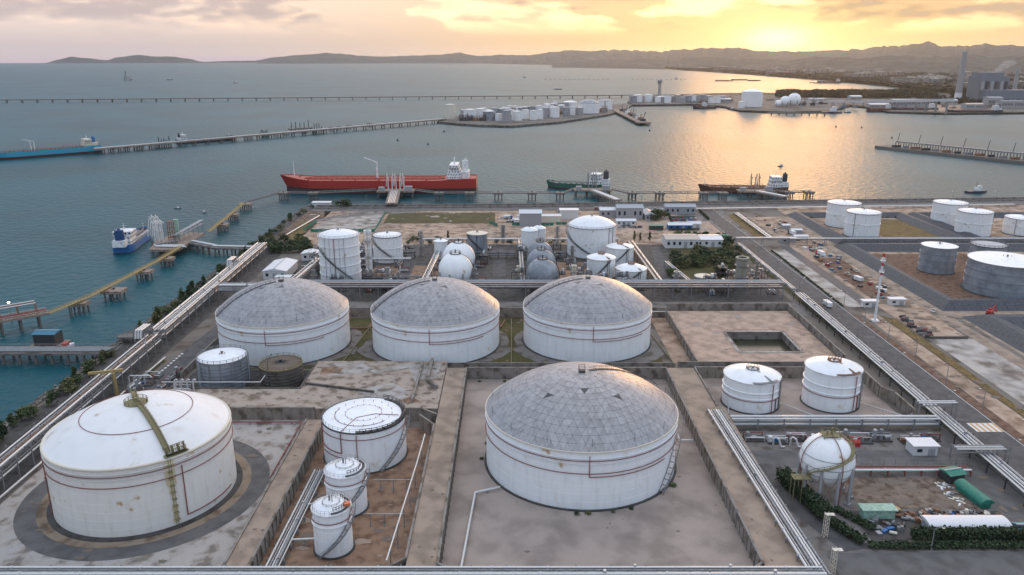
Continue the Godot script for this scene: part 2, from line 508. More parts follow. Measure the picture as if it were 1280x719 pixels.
func rail_ring(b: MB, r: float, y: float, posts: int, a0 := 0.0, a1 := TAU, thick := 0.08, tall := 1.1) -> void:
	b.ring(Vector3(0, y + tall, 0), r, thick * 0.6, posts * 2, 4, a0, a1)
	b.ring(Vector3(0, y + tall * 0.5, 0), r, thick * 0.45, posts * 2, 4, a0, a1)
	for i in posts + 1:
		var a := lerpf(a0, a1, float(i) / posts)
		b.bar(around(r, a, y), around(r, a, y + tall), thick)
# a tank: shell, roof, rim, rings; d holds what sets it apart
func tank(label: String, group: String, x: float, z: float, r: float, h: float, d := {}) -> Node3D:
	var y0: float = d.get("y", 0.05)
	var k: int = d.get("k", 48)
	var shell_m: Material = M[d.get("shell", "white_tank")]
	var roof_m: Material = M[d.get("roof", "white_roof")]
	var rise: float = d.get("rise", 1.5)
	var t := thing(d.get("called", "storage_tank"), label, "tank", Vector3(x, y0, z), d.get("turn", 0.0), group)
	var b := MB.new()
	var prof := PackedVector2Array()
	var courses := int(maxf(3, roundf(h / 2.6)))
	for i in courses:
		var rr := r - 0.03 * i
		prof.append(Vector2(rr, h * i / courses))
		prof.append(Vector2(rr, h * (i + 1) / courses))
	b.lathe(Vector3.ZERO, prof, k)
	obj("shell", b, shell_m, t)
	b = MB.new()
	if d.get("shape", "dome") == "cone":
		b.lathe(Vector3.ZERO, PackedVector2Array([Vector2(r - 0.05, h), Vector2(0, h + rise)]), k)
	else:
		b.lathe(Vector3.ZERO, cap_profile(r - 0.02, h, rise, 8), k, true)
	if not d.get("geodesic", false): obj("roof", b, roof_m, t)
	b = MB.new()
	b.lathe(Vector3.ZERO, PackedVector2Array([Vector2(r - 0.1, h + 0.12), Vector2(r + 0.22, h + 0.12), Vector2(r + 0.22, h - 0.25), Vector2(r - 0.1, h - 0.25)]), k)
	obj("rim", b, M[d.get("rim", "cream")], t)
	if d.get("base", true):
		b = MB.new()
		b.lathe(Vector3.ZERO, PackedVector2Array([Vector2(r + d.get("base_w", 0.5), -0.04), Vector2(r + d.get("base_w", 0.5) * 0.9, 0.3), Vector2(r - 0.2, 0.34)]), k)
		obj("base_ring", b, M[d.get("base_mat", "dark_concrete")], t)
	for y in d.get("girders", []):
		b = MB.new()
		b.lathe(Vector3.ZERO, PackedVector2Array([Vector2(r - 0.1, y - 0.1), Vector2(r + 0.28, y - 0.08), Vector2(r + 0.28, y + 0.08), Vector2(r - 0.1, y + 0.1)]), k)
		obj("wind_girder", b, shell_m, t)
	for y in d.get("red", []):
		b = MB.new()
		b.ring(Vector3(0, y, 0), r + 0.22, 0.13, k, 5)
		obj("fire_main", b, M.redpipe, t)
	for s in d.get("stairs", []):
		b = MB.new()
		stair(b, r, s[0], s[1], deg_to_rad(s[2]), deg_to_rad(s[3]), s[4] if s.size() > 4 else 0.9)
		obj("stairway", b, M[d.get("stair_mat", "dark_steel")], t)
	if d.has("rail"):
		b = MB.new()
		rail_ring(b, r - 0.15, h + 0.1, d.rail, 0, TAU, d.get("rail_w", 0.08))
		obj("guard_rail", b, M[d.get("rail_mat", "gray_paint")], t)
	# red risers: [angle, y from, y to, angle end] drawn as an L along the shell
	for s in d.get("risers", []):
		b = MB.new()
		var pts := [around(r + 0.25, deg_to_rad(s[0]), s[2]), around(r + 0.25, deg_to_rad(s[0]), s[1])]
		var n := int(absf(s[3] - s[0]) / 4) + 1
		if absf(s[3] - s[0]) > 0.5:
			for i in range(1, n + 1): pts.append(around(r + 0.25, deg_to_rad(lerpf(s[0], s[3], float(i) / n)), s[1]))
		b.tube(pts, s[4] if s.size() > 4 else 0.14, 5)
		obj("riser_pipe", b, M[s[5]] if s.size() > 5 else M.redpipe, t)
	if d.get("cap", true):
		b = MB.new()
		var ph := h + rise
		b.cyl(Vector3(0, ph - 0.25, 0), Vector3(0, ph + 0.7, 0), 0.45, 0.4, 10)
		b.cyl(Vector3(0, ph + 0.7, 0), Vector3(0, ph + 0.95, 0), 0.7, 0.3, 10)
		for i in 3: b.cyl(around(r * 0.12, i * 2.1, ph - 0.3), around(r * 0.12, i * 2.1, ph + 0.5), 0.15, 0.15, 6)
		obj("roof_vent", b, M[d.get("cap_mat", "gray_paint")], t)
	return t
# the roof of a big tank: a triangulated aluminium dome, its panels proud of the frame below
func geodesic(t: Node3D, r: float, h: float, rise: float, rings: int, singles: int, skylights: Array) -> void:
	var rs := (r * r + rise * rise) / (2 * rise)
	var th := asin(r / rs)
	var node := func(k: int, j: int) -> Vector3:
		if k == 0: return Vector3(0, h + rise, 0)
		var a := TAU * float(j % (6 * k)) / (6 * k) + 0.13
		var q := th * k / rings
		return Vector3(rs * sin(q) * cos(a), h + rise - rs * (1 - cos(q)), rs * sin(q) * sin(a))
	var f := MB.new()
	f.lathe(Vector3(0, -0.09, 0), cap_profile(r + 0.05, h, rise, 10), 48, true)
	obj("dome_frame", f, M.dome_frame, t)
	var tris := []
	for k in rings:
		for s in 6:
			for i in k + 1:
				var a: Vector3 = node.call(k, s * k + i)
				var b: Vector3 = node.call(k + 1, s * (k + 1) + i)
				var c: Vector3 = node.call(k + 1, s * (k + 1) + i + 1)
				tris.append([a, b, c])
				if i < k:
					var e: Vector3 = node.call(k, s * k + i + 1)
					tris.append([a, c, e])
	var eye := Vector3(0, EYE, 0) - t.position
	for q in tris:
		var nn: Vector3 = (q[1] - q[0]).cross(q[2] - q[0])
		if nn.y < 0: nn = -nn
		var m: Vector3 = (q[0] + q[1] + q[2]) / 3
		q.append(nn.dot((eye - m).normalized()))
		q.append(m)
		q.append(nn.normalized())
	tris.sort_custom(func(p, q): return p[3] > q[3])
	var dark := {}
	for s in skylights:
		var aim := around(r * s[0], deg_to_rad(s[1]), 0)
		var best := 1e9
		var pick := 0
		for i in tris.size():
			var d: float = Vector2(tris[i][4].x - aim.x, tris[i][4].z - aim.z).length()
			if d < best:
				best = d
				pick = i
		dark[pick] = true
	var rest := MB.new()
	rest.colored = true
	for i in tris.size():
		var q: Array = tris[i]
		var m: Vector3 = q[4]
		var nn: Vector3 = q[5]
		var up := nn * 0.03
		var p := [m + (q[0] - m) * 0.955 + up, m + (q[1] - m) * 0.955 + up, m + (q[2] - m) * 0.955 + up]
		var out := (m - Vector3(0, h + rise - rs, 0)).normalized()
		var one := MB.new() if (i < singles or dark.has(i)) else rest
		var tilted := (nn + Vector3(rng.randf_range(-1, 1), rng.randf_range(-1, 1), rng.randf_range(-1, 1)) * 0.014).normalized()
		if one == rest:
			var g := rng.randf_range(0.955, 1.0)
			rest.tint = Color(g, g, g)
		one.tri(p[0], p[1], p[2], tilted, tilted, tilted)
		for e in 3:
			var a: Vector3 = p[e]
			var b: Vector3 = p[(e + 1) % 3]
			one.auto_quad(a, b, b - nn * 0.1, a - nn * 0.1, m)
		if dark.has(i): obj("skylight", one, M.skylight, t)
		elif one != rest:
			var pick := 0
			var dice := rng.randf()
			if dice > 0.4: pick = 1
			if dice > 0.75: pick = 2
			if dice > 0.95: pick = 3
			obj("roof_panel", one, M["panel%d" % pick], t)
	if rest.v.size() > 0:
		var o := obj("roof_panels", rest, M.dome, t)
		o.set_meta("kind", "stuff")
	var b := MB.new()
	b.box(Vector3(0, h + rise + 0.35, 0), Vector3(1.8, 0.5, 1.8))
	for i in 4:
		var c := around(1.3, TAU * i / 4 + 0.78, h + rise)
		b.bar(c + Vector3(0, -0.2, 0), c + Vector3(0, 2.0, 0), 0.1)
		b.bar(c + Vector3(0, 1.9, 0), around(1.3, TAU * (i + 1) / 4 + 0.78, h + rise + 1.9), 0.08)
	obj("apex_platform", b, M.dark_steel, t)
func dome_ladder(t: Node3D, r: float, h: float, rise: float, a: float) -> void:
	var b := MB.new()
	var pf := cap_profile(r, h, rise, 14)
	var dir := around(1, a, 0)
	var side := Vector3(-dir.z, 0, dir.x) * 0.5
	for i in 13:
		var p := dir * pf[i].x + Vector3.UP * (pf[i].y + 0.12)
		var q := dir * pf[i + 1].x + Vector3.UP * (pf[i + 1].y + 0.12)
		for s in [-1.0, 1.0]:
			b.bar(p + side * s, q + side * s, 0.1, 0.12)
			b.bar(p + side * s + Vector3.UP, q + side * s + Vector3.UP, 0.08)
			b.bar(p + side * s, p + side * s + Vector3.UP, 0.07)
		for j in 3:
			var m := p.lerp(q, j / 3.0)
			b.bar(m - side, m + side, 0.3, 0.05)
	obj("roof_walkway", b, M.dark_steel, t)
func sphere_tank(label: String, group: String, x: float, z: float, r: float, cy: float, legs: int, m: Material, near := false) -> Node3D:
	var t := thing("sphere_tank", label, "tank", Vector3(x, 0.05, z), 0, group)
	var b := MB.new()
	b.ball(Vector3(0, cy, 0), r, 48 if near else 32, 24 if near else 16)
	obj("vessel", b, m, t)
	for i in legs:
		var a := TAU * (i + 0.35) / legs
		b = MB.new()
		b.cyl(around(r * 0.99, a, 0), around(r * 0.99, a, cy - 0.3), r * 0.055, r * 0.055, 8)
		b.box(around(r * 0.99, a, 0.2), Vector3(r * 0.18, 0.4, r * 0.18), Basis(Vector3.UP, -a))
		obj("leg", b, M.house_gray, t)
	b = MB.new()
	for i in legs:
		var a := TAU * (i + 0.35) / legs
		var c := TAU * (i + 1.35) / legs
		b.bar(around(r * 0.99, a, 0.6), around(r * 0.99, c, cy - r * 0.3), 0.12)
		b.bar(around(r * 0.99, c, 0.6), around(r * 0.99, a, cy - r * 0.3), 0.12)
	obj("bracing", b, M.rusty, t)
	if not near:
		b = MB.new()
		b.lathe(Vector3(0, cy + r * 0.93, 0), PackedVector2Array([Vector2(r * 0.3, 0), Vector2(r * 0.34, 0.2), Vector2(r * 0.34, 0.4), Vector2(0.1, 0.4)]), 12)
		rail_ring(b, r * 0.33, cy + r * 0.93 + 0.4, 8, 0, TAU, 0.14)
		b.cyl(Vector3(0, cy + r * 0.95, 0), Vector3(0, cy + r * 0.95 + 2.2, 0), 0.4, 0.3, 6)
		obj("top_platform", b, M.dark_steel, t)
		b = MB.new()
		var pts := []
		for i in 12:
			var q := deg_to_rad(lerpf(75, -25, i / 11.0))
			pts.append(Vector3(cos(q) * (r + 0.5), cy + sin(q) * (r + 0.5), r * 0.25))
		pts.append(Vector3(r + 0.9, 0, r * 0.3))
		b.tube(pts, 0.22, 5)
		obj("ladder", b, M.dark_steel, t)
	return t

# ---------------------------------------------------------------- builders: walls, racks, fences, lamps
func bund_wall(label: String, pts: Array, h: float, w := 0.45, m := "wall", y0 := -0.05, every := 3.2, group := "") -> Node3D:
	var t := thing("bund_wall", label, "wall", Vector3.ZERO, 0, group)
	for i in pts.size() - 1:
		var p := Vector3(pts[i][0], 0, pts[i][1])
		var q := Vector3(pts[i + 1][0], 0, pts[i + 1][1])
		var b := MB.new()
		var d := (q - p).normalized()
		var bs := Basis(d, Vector3.UP, d.cross(Vector3.UP))
		var l := p.distance_to(q)
		b.box((p + q) / 2 + Vector3(0, y0 + h / 2, 0), Vector3(l + w * 0.98, h, w), bs)
		obj("wall_panel", b, M[m], t)
		b = MB.new()
		var n := int(l / every)
		for j in n:
			var c := p + d * (l * (j + 0.5) / n) + Vector3(0, y0 + h * 0.48, 0)
			b.box(c, Vector3(0.35, h * 0.93, w + 0.5), bs)
		if n > 0: obj("buttress", b, M[m], t)
		b = MB.new()
		b.box((p + q) / 2 + Vector3(0, y0 + h + 0.08, 0), Vector3(l + w, 0.16, w + 0.16), bs)
		obj("coping", b, M[m], t)
	return t
# straight pipe rack from p to q carrying rows of pipes on portal frames
func pipe_rack(label: String, p: Vector3, q: Vector3, d := {}) -> Node3D:
	var t := thing(d.get("called", "pipe_rack"), label, "pipe rack", Vector3.ZERO, 0, d.get("group", ""))
	var n: int = d.get("n", 6)
	var gap: float = d.get("gap", 0.9)
	var levels: Array = d.get("levels", [p.y])
	var every: float = d.get("every", 9.0)
	var y0: float = d.get("y0", 0.0)
	var dir := (Vector3(q.x, 0, q.z) - Vector3(p.x, 0, p.z)).normalized()
	var side := dir.cross(Vector3.UP)
	var l := Vector2(q.x - p.x, q.z - p.z).length()
	var wd := gap * (n - 1) + 1.2
	var top: float = levels[levels.size() - 1]
	var a := Vector3(p.x, 0, p.z)
	var m := int(l / every) + 1
	var seg := l / (m - 1) if m > 1 else l
	for i in m:
		var c := a + dir * minf(seg * i, l - 0.3)
		var b := MB.new()
		for s in [-0.5, 0.5]:
			b.bar(c + side * wd * s + Vector3(0, y0 - 0.05, 0), c + side * wd * s + Vector3(0, top + 0.35, 0), d.get("post", 0.3))
		for y in levels: b.bar(c - side * (wd / 2 + 0.2) + Vector3(0, y - 0.35, 0), c + side * (wd / 2 + 0.2) + Vector3(0, y - 0.35, 0), 0.28, 0.35)
		if d.get("brace", false) and i % 5 == 2:
			b.bar(c + side * wd / 2 + Vector3(0, y0, 0), c + side * wd / 2 + dir * seg + Vector3(0, top - 0.4, 0), 0.16)
			b.bar(c + side * wd / 2 + dir * seg + Vector3(0, y0, 0), c + side * wd / 2 + Vector3(0, top - 0.4, 0), 0.16)
		obj("portal_frame", b, M[d.get("frame_mat", "gray_paint")], t)
	if d.get("beams", true) and top - y0 > 2.0:
		for s in [-0.5, 0.5]:
			var b := MB.new()
			b.bar(a + side * wd * s + Vector3(0, top - 0.7, 0), a + side * wd * s + dir * l + Vector3(0, top - 0.7, 0), 0.2, 0.35)
			obj("side_beam", b, M[d.get("frame_mat", "gray_paint")], t)
	var sizes: Array = d.get("sizes", [0.3, 0.18, 0.25, 0.4, 0.2, 0.3, 0.15])
	var mats: Array = d.get("mats", ["pipe", "pipe_gray", "pipe", "pipe", "pipe_gray"])
	var count := 0
	for y in levels:
		for i in n:
			var r: float = sizes[count % sizes.size()]
			var o := side * ((i - (n - 1) / 2.0) * gap) + Vector3(0, y + r - 0.165, 0)
			var b := MB.new()
			b.cyl(a + o, a + dir * l + o, r, r, 10)
			var step := rng.randf_range(5, 16)
			while step < l - 1.0:
				b.cyl(a + dir * step + o, a + dir * (step + 0.3) + o, r * 1.45, -1, 10)
				if rng.randf() < 0.12: b.box(a + dir * (step + 0.15) + o + Vector3(0, r * 1.6, 0), Vector3(r * 1.6, r * 2.2, r * 1.6))
				step += rng.randf_range(9, 30)
			obj("pipe", b, M[mats[count % mats.size()]], t)
			count += 1
	return t
func pipe_run(label: String, pts: Array, r: float, m: String, group := "", supports := 0.0) -> Node3D:
	var t := thing("pipeline", label, "pipe", Vector3.ZERO, 0, group)
	var b := MB.new()
	b.tube(pts, r, 8)
	obj("pipe", b, M[m], t)
	if supports > 0:
		for i in pts.size() - 1:
			var l: float = pts[i].distance_to(pts[i + 1])
			var n := int(l / supports)
			for j in n:
				var c: Vector3 = pts[i].lerp(pts[i + 1], (j + 0.5) / n)
				b = MB.new()
				b.bar(Vector3(c.x, -0.02, c.z), c - Vector3(0, r * 0.6, 0), 0.22)
				b.box(Vector3(c.x, 0.1, c.z), Vector3(0.6, 0.3, 0.6))
				obj("support", b, M.gray_paint, t)
	return t
func lamp_post(at: Vector3, turn: float, tall: float, label: String, group: String) -> void:
	var t := thing("street_lamp", label, "street lamp", at, turn, group)
	var b := MB.new()
	b.cyl(Vector3(0, -0.02, 0), Vector3(0, tall, 0), 0.16, 0.09, 7)
	b.box(Vector3(0, 0.15, 0), Vector3(0.5, 0.35, 0.5))
	obj("pole", b, M.gray_paint, t)
	b = MB.new()
	b.tube([Vector3(0, tall, 0), Vector3(0.9, tall + 0.5, 0), Vector3(2.0, tall + 0.55, 0)], 0.07, 5)
	obj("arm", b, M.gray_paint, t)
	b = MB.new()
	b.box(Vector3(2.2, tall + 0.52, 0), Vector3(0.9, 0.14, 0.36))
	var h := obj("lamp_head", b, M.gray_paint, t)
	b = MB.new()
	b.box(Vector3(2.2, tall + 0.42, 0), Vector3(0.7, 0.06, 0.3))
	obj("lamp_glass", b, M.lamp, h)

# ---------------------------------------------------------------- builders: plants
var crowns := {}
func leafy(seed_no: int, kind: String) -> ArrayMesh:
	var r := RandomNumberGenerator.new()
	r.seed = seed_no
	var b := MB.new()
	# crown about 1 high and 1 wide, its base at 0.15; clumps of leaf faces around a few limbs
	var clumps := 30
	for i in clumps:
		var c: Vector3
		var spread := 0.13
		if kind == "tall":
			var y := r.randf_range(0.12, 1.0)
			var w := 0.34 * (1.05 - y) + 0.05
			c = Vector3(r.randf_range(-w, w), y, r.randf_range(-w, w))
			spread = 0.1
		elif kind == "bush":
			var a := r.randf() * TAU
			var q := sqrt(r.randf()) * 0.45
			c = Vector3(cos(a) * q, r.randf_range(0.1, 0.95 - q * 0.7), sin(a) * q)
		else:
			var a := r.randf() * TAU
			var q := sqrt(r.randf()) * 0.46
			c = Vector3(cos(a) * q, 0.45 + r.randf_range(-0.2, 0.42) * sqrt(1.0 - q * q * 3.6), sin(a) * q)
		for j in 14:
			var o := Vector3(r.randfn(), r.randfn() * 0.75, r.randfn()) * spread * 0.62
			var s := r.randf_range(0.05, 0.105)
			var nn := (o * 4.0 + Vector3(r.randfn(), r.randfn() + 0.7, r.randfn()) * 0.6).normalized()
			var x := nn.cross(Vector3(r.randfn(), r.randfn(), r.randfn())).normalized() * s
			var y := nn.cross(x).normalized() * s * 0.8
			var p := c + o
			b.tri(p - x, p + y, p + x, nn, nn, nn)
			b.tri(p - x, p - y * 0.7, p + x, nn, nn, nn)
	return b.mesh()
func tree(kind: String, at: Vector3, tall: float, wide: float, label: String, group: String, called := "tree") -> Node3D:
	if not crowns.has(kind):
		crowns[kind] = []
		for i in 5: crowns[kind].append(leafy(100 + i * 7 + kind.length(), kind))
		var b := MB.new()
		b.cyl(Vector3(0, -0.02, 0), Vector3(0.01, 0.5, 0), 0.035, 0.022, 6)
		for i in 4: b.cyl(Vector3(0.005, 0.3 + i * 0.05, 0), around(0.22, i * 1.7, 0.55 + 0.07 * i), 0.016, 0.007, 5)
		crowns.trunk = b.mesh()
	var t := thing(called, label, "shrub" if kind == "bush" else "tree", at, rng.randf() * TAU, group)
	var tr := put("trunk", crowns.trunk, M.bark, t)
	tr.scale = Vector3(tall * 0.8, tall, tall * 0.8)
	var pick: int = rng.randi() % 5
	var c := put("crown", crowns[kind][pick], M["leaf%d" % [0, 0, 1, 1, 2][rng.randi() % 5]], t)
	c.scale = Vector3(wide, tall, wide)
	return t
func hedge(label: String, p: Vector3, q: Vector3, h: float, w: float, group := "") -> void:
	var r := RandomNumberGenerator.new()
	r.seed = int(absf(p.x * 31 + p.z * 17))
	var b := MB.new()
	var l := p.distance_to(q)
	var d := (q - p) / l
	var s := d.cross(Vector3.UP)
	for i in int(l * w * h * 13):
		var c := p + d * r.randf() * l + s * r.randf_range(-0.5, 0.5) * w + Vector3(0, sqrt(r.randf()) * h * r.randf_range(0.75, 1.08), 0)
		var nn := Vector3(r.randfn(), r.randfn() + 0.8, r.randfn()).normalized()
		var k := r.randf_range(0.2, 0.42)
		var x := nn.cross(Vector3(r.randfn(), r.randfn(), r.randfn())).normalized() * k
		var y := nn.cross(x)
		b.tri(c - x, c + y, c + x, nn, nn, nn)
		b.tri(c - x, c - y, c + x, nn, nn, nn)
	var t := thing("hedge", label, "hedge", Vector3.ZERO, 0, group)
	obj("foliage", b, M.leaf0, t)
	b = MB.new()
	var n := int(l / 1.5)
	for i in n: b.cyl(p + d * l * (i + 0.5) / n + Vector3(0, -0.02, 0), p + d * l * (i + 0.5) / n + Vector3(0, h * 0.7, 0), 0.05, 0.03, 5)
	obj("stem", b, M.bark, t)

# ---------------------------------------------------------------- builders: buildings, vehicles
func building(label: String, at: Vector3, sx: float, h: float, sz: float, d := {}) -> Node3D:
	var t := thing(d.get("called", "shed"), label, d.get("category", "building"), at, d.get("turn", 0.0), d.get("group", ""))
	var b := MB.new()
	b.box(Vector3(0, h / 2 - 0.03, 0), Vector3(sx, h + 0.06, sz))
	obj("wall", b, M[d.get("wall", "house")], t)
	b = MB.new()
	var rh: float = d.get("rise", 1.2)
	var e := 0.5
	var X := sx / 2 + e
	var Z := sz / 2 + e
	var kind: String = d.get("shape", "gable_x")
	if kind == "barrel":
		var n := 9
		for i in n:
			var a0 := PI * i / n
			var a1 := PI * (i + 1) / n
			var p0 := Vector3(0, h + sin(a0) * rh, cos(a0) * Z)
			var p1 := Vector3(0, h + sin(a1) * rh, cos(a1) * Z)
			b.auto_quad(p0 - Vector3(X, 0, 0), p0 + Vector3(X, 0, 0), p1 + Vector3(X, 0, 0), p1 - Vector3(X, 0, 0), Vector3(0, h - 1, 0))
			for s in [-1.0, 1.0]: b.face(Vector3(X * s, h, 0), p0 + Vector3(X * s, 0, 0), p1 + Vector3(X * s, 0, 0), Vector3(s, 0, 0))
	elif kind == "flat":
		b.box(Vector3(0, h + 0.15, 0), Vector3(X * 2, 0.3, Z * 2))
	else:
		var gx := kind == "gable_x"
		var r0 := Vector3(-X, h + rh, 0) if gx else Vector3(0, h + rh, -Z)
		var r1 := Vector3(X, h + rh, 0) if gx else Vector3(0, h + rh, Z)
		var away := Vector3(0, h - 3, 0)
		if gx:
			for s in [-1.0, 1.0]:
				b.auto_quad(r0, r1, Vector3(X, h, Z * s), Vector3(-X, h, Z * s), away)
				b.face(Vector3(X * s, h, -Z), Vector3(X * s, h, Z), Vector3(X * s, h + rh, 0), Vector3(s, 0, 0))
		else:
			for s in [-1.0, 1.0]:
				b.auto_quad(r0, r1, Vector3(X * s, h, Z), Vector3(X * s, h, -Z), away)
				b.face(Vector3(-X, h, Z * s), Vector3(X, h, Z * s), Vector3(0, h + rh, Z * s), Vector3(0, 0, s))
		b.quad(Vector3(-X, h, -Z), Vector3(X, h, -Z), Vector3(X, h, Z), Vector3(-X, h, Z), Vector3.DOWN)
	var roof := obj("roof", b, M[d.get("roof", "roof_white")], t)
	if kind.begins_with("gable"):
		b = MB.new()
		if kind == "gable_x": b.box(Vector3(0, h + rh + 0.04, 0), Vector3(X * 2, 0.12, 0.5))
		else: b.box(Vector3(0, h + rh + 0.04, 0), Vector3(0.5, 0.12, Z * 2))
		obj("ridge_cap", b, M.roof_gray, roof)
	if d.get("windows", true):
		var n := int(maxf(1, sx / 3.5))
		for i in n:
			if i == n / 2 and d.get("door", true): continue
			b = MB.new()
			b.box(Vector3((i + 0.5) / n * sx - sx / 2, h * 0.55, sz / 2 + 0.03), Vector3(minf(1.6, sx / n * 0.6), h * 0.34, 0.1))
			obj("window", b, M.glass, t)
		if d.get("door", true):
			b = MB.new()
			b.box(Vector3((n / 2 + 0.5) / n * sx - sx / 2, h * 0.36, sz / 2 + 0.03), Vector3(minf(2.2, sx * 0.3), h * 0.7, 0.12))
			obj("door", b, M.house_gray, t)
	return t
var car_mesh := {}
func car(at: Vector3, turn: float, paint: Material, label: String, group := "", truck := false) -> void:
	var t := thing("truck" if truck else "car", label, "truck" if truck else "car", at, turn, group)
	if not car_mesh.has(truck):
		var b := MB.new()
		var l := 7.0 if truck else 4.4
		var w := 2.3 if truck else 1.8
		if truck:
			b.box(Vector3(l / 2 - 0.9, 1.5, 0), Vector3(1.8, 2.0, w))
		else:
			for s in [[0.55, 0.42, 1.0], [0.78, 0.25, 0.97]]: b.box(Vector3(0, s[0], 0), Vector3(l * s[2], s[1], w * s[2]))
		var c := MB.new()
		if truck: c.box(Vector3(-0.9, 1.75, 0), Vector3(l - 2.0, 2.0, w))
		else:
			var y0 := 0.9
			var y1 := 1.45
			var p := [Vector3(-1.7, y0, -0.82), Vector3(1.0, y0, -0.82), Vector3(1.0, y0, 0.82), Vector3(-1.7, y0, 0.82)]
			var q := [Vector3(-1.25, y1, -0.68), Vector3(0.3, y1, -0.68), Vector3(0.3, y1, 0.68), Vector3(-1.25, y1, 0.68)]
			for i in 4: c.auto_quad(p[i], p[(i + 1) % 4], q[(i + 1) % 4], q[i], Vector3(0, 1.1, 0))
			c.quad(q[0], q[1], q[2], q[3], Vector3.UP)
		var wh := MB.new()
		wh.cyl(Vector3(0, 0, -0.11), Vector3(0, 0, 0.11), 0.34 if not truck else 0.48, -1, 12)
		car_mesh[truck] = [b.mesh(), c.mesh(), wh.mesh()]
	put("body", car_mesh[truck][0], paint, t)
	put("cargo_box" if truck else "cabin", car_mesh[truck][1], M.white_plain if truck else M.glass, t)
	for x in [-1.35, 1.35]:
		for z in [-0.8, 0.8]:
			put("wheel", car_mesh[truck][2], M.tyre, t, Vector3(x * (1.7 if truck else 1.0), 0.34 if not truck else 0.48, z * (1.2 if truck else 1.0)))

# ---------------------------------------------------------------- builders: ships and jetties
# hull along +x (bow at +l/2), waterline at y 0
func ship(label: String, at: Vector3, turn: float, l: float, w: float, free: float, d := {}) -> Node3D:
	var t := thing(d.get("called", "tanker"), label, "ship", at, turn, d.get("group", ""))
	var N := 22
	var half := func(f: float) -> float:
		var s := 1.0
		if f < 0.12: s = lerpf(d.get("stern", 0.78), 1.0, sqrt(f / 0.12))
		if f > 0.78: s = pow(maxf(0.0, 1.0 - pow((f - 0.78) / 0.22, 2.2)), 0.75)
		return w / 2 * s
	var sheer := func(f: float) -> float:
		return free * (1.0 + 0.28 * smoothstep(0.85, 1.0, f) + d.get("poop", 0.12) * smoothstep(0.2, 0.1, f))
	var boot: float = d.get("boot", 0.35) * free
	var up := MB.new()
	var lo := MB.new()
	var dk := MB.new()
	for i in N:
		var f0 := float(i) / N
		var f1 := float(i + 1) / N
		for s in [-1.0, 1.0]:
			var b0: float = half.call(f0) * s
			var b1: float = half.call(f1) * s
			var flare0 := 1.0 - 0.35 * smoothstep(0.8, 1.0, f0)
			var flare1 := 1.0 - 0.35 * smoothstep(0.8, 1.0, f1)
			var rake := 0.03 * l
			var x0 := (f0 - 0.5) * l + rake * smoothstep(0.85, 1.0, f0)
			var x1 := (f1 - 0.5) * l + rake * smoothstep(0.85, 1.0, f1)
			var y0: float = sheer.call(f0)
			var y1: float = sheer.call(f1)
			var xa := (f0 - 0.5) * l
			var xb := (f1 - 0.5) * l
			var mid := Vector3((x0 + x1) / 2, boot, 0)
			up.auto_quad(Vector3(xa, boot, b0 * flare0), Vector3(xb, boot, b1 * flare1), Vector3(x1, y1, b1), Vector3(x0, y0, b0), mid)
			lo.auto_quad(Vector3(xa, -1.0, b0 * flare0), Vector3(xb, -1.0, b1 * flare1), Vector3(xb, boot, b1 * flare1), Vector3(xa, boot, b0 * flare0), mid)
			dk.auto_quad(Vector3(x0, y0 - 0.7, 0), Vector3(x1, y1 - 0.7, 0), Vector3(x1, y1 - 0.7, b1 * 0.97), Vector3(x0, y0 - 0.7, b0 * 0.97), mid - Vector3(0, 50, 0))
	var bs: float = half.call(0.0)
	up.quad(Vector3(-l / 2, boot, -bs), Vector3(-l / 2, boot, bs), Vector3(-l / 2, sheer.call(0.0), bs), Vector3(-l / 2, sheer.call(0.0), -bs), Vector3.LEFT)
	lo.quad(Vector3(-l / 2, -1, -bs), Vector3(-l / 2, -1, bs), Vector3(-l / 2, boot, bs), Vector3(-l / 2, boot, -bs), Vector3.LEFT)
	var hull := obj("hull", up, M[d.get("hull", "ship_red")], t)
	obj("boot_top", lo, M[d.get("boot_mat", "boot_top")], hull)
	obj("main_deck", dk, M[d.get("deck", "ship_deck_red")], t)
	# accommodation block
	var hx: float = -l / 2 + l * d.get("house_at", 0.115)
	var hl: float = l * d.get("house_len", 0.09)
	var hh: float = d.get("house_h", free * 1.5)
	var hw: float = w * d.get("house_w", 0.8)
	var dy: float = sheer.call(0.1) - 0.7
	var tiers: int = d.get("tiers", 4)
	for i in tiers:
		var b := MB.new()
		var sh := 1.0 - 0.1 * i
		var ww := hw * (1.0 - 0.06 * i) if i < tiers - 1 else hw * 1.12
		b.box(Vector3(hx, dy + hh * (i + 0.5) / tiers, 0), Vector3(hl * sh, hh / tiers - 0.02, ww))
		var o := obj("deckhouse", b, M[d.get("house", "white_plain")], t)
		b = MB.new()
		for s in [-1.0, 1.0]:
			var n := int(hl * sh / 2.2)
			for j in n: b.box(Vector3(hx + hl * sh * ((j + 0.5) / n - 0.5), dy + hh * (i + 0.55) / tiers, ww / 2 * s), Vector3(0.9, hh / tiers * 0.35, 0.12))
		var n2 := int(ww / 2.2)
		for s in [-1.0, 1.0]:
			for j in n2: b.box(Vector3(hx + hl * sh / 2 * s, dy + hh * (i + 0.55) / tiers, ww * ((j + 0.5) / n2 - 0.5)), Vector3(0.12, hh / tiers * 0.35, 1.1))
		if b.v.size() > 0: obj("window_row", b, M.glass, o)
	var b := MB.new()
	var fx := hx - hl * 0.75
	b.box(Vector3(fx, dy + hh * 0.25, 0), Vector3(hl * 0.55, hh * 0.5, hw * 0.75))
	obj("engine_casing", b, M[d.get("house", "white_plain")], t)
	b = MB.new()
	b.lathe(Vector3(fx, dy + hh * 0.5, 0), PackedVector2Array([Vector2(hl * 0.22, 0), Vector2(hl * 0.2, hh * 0.75), Vector2(hl * 0.1, hh * 0.78)]), 12)
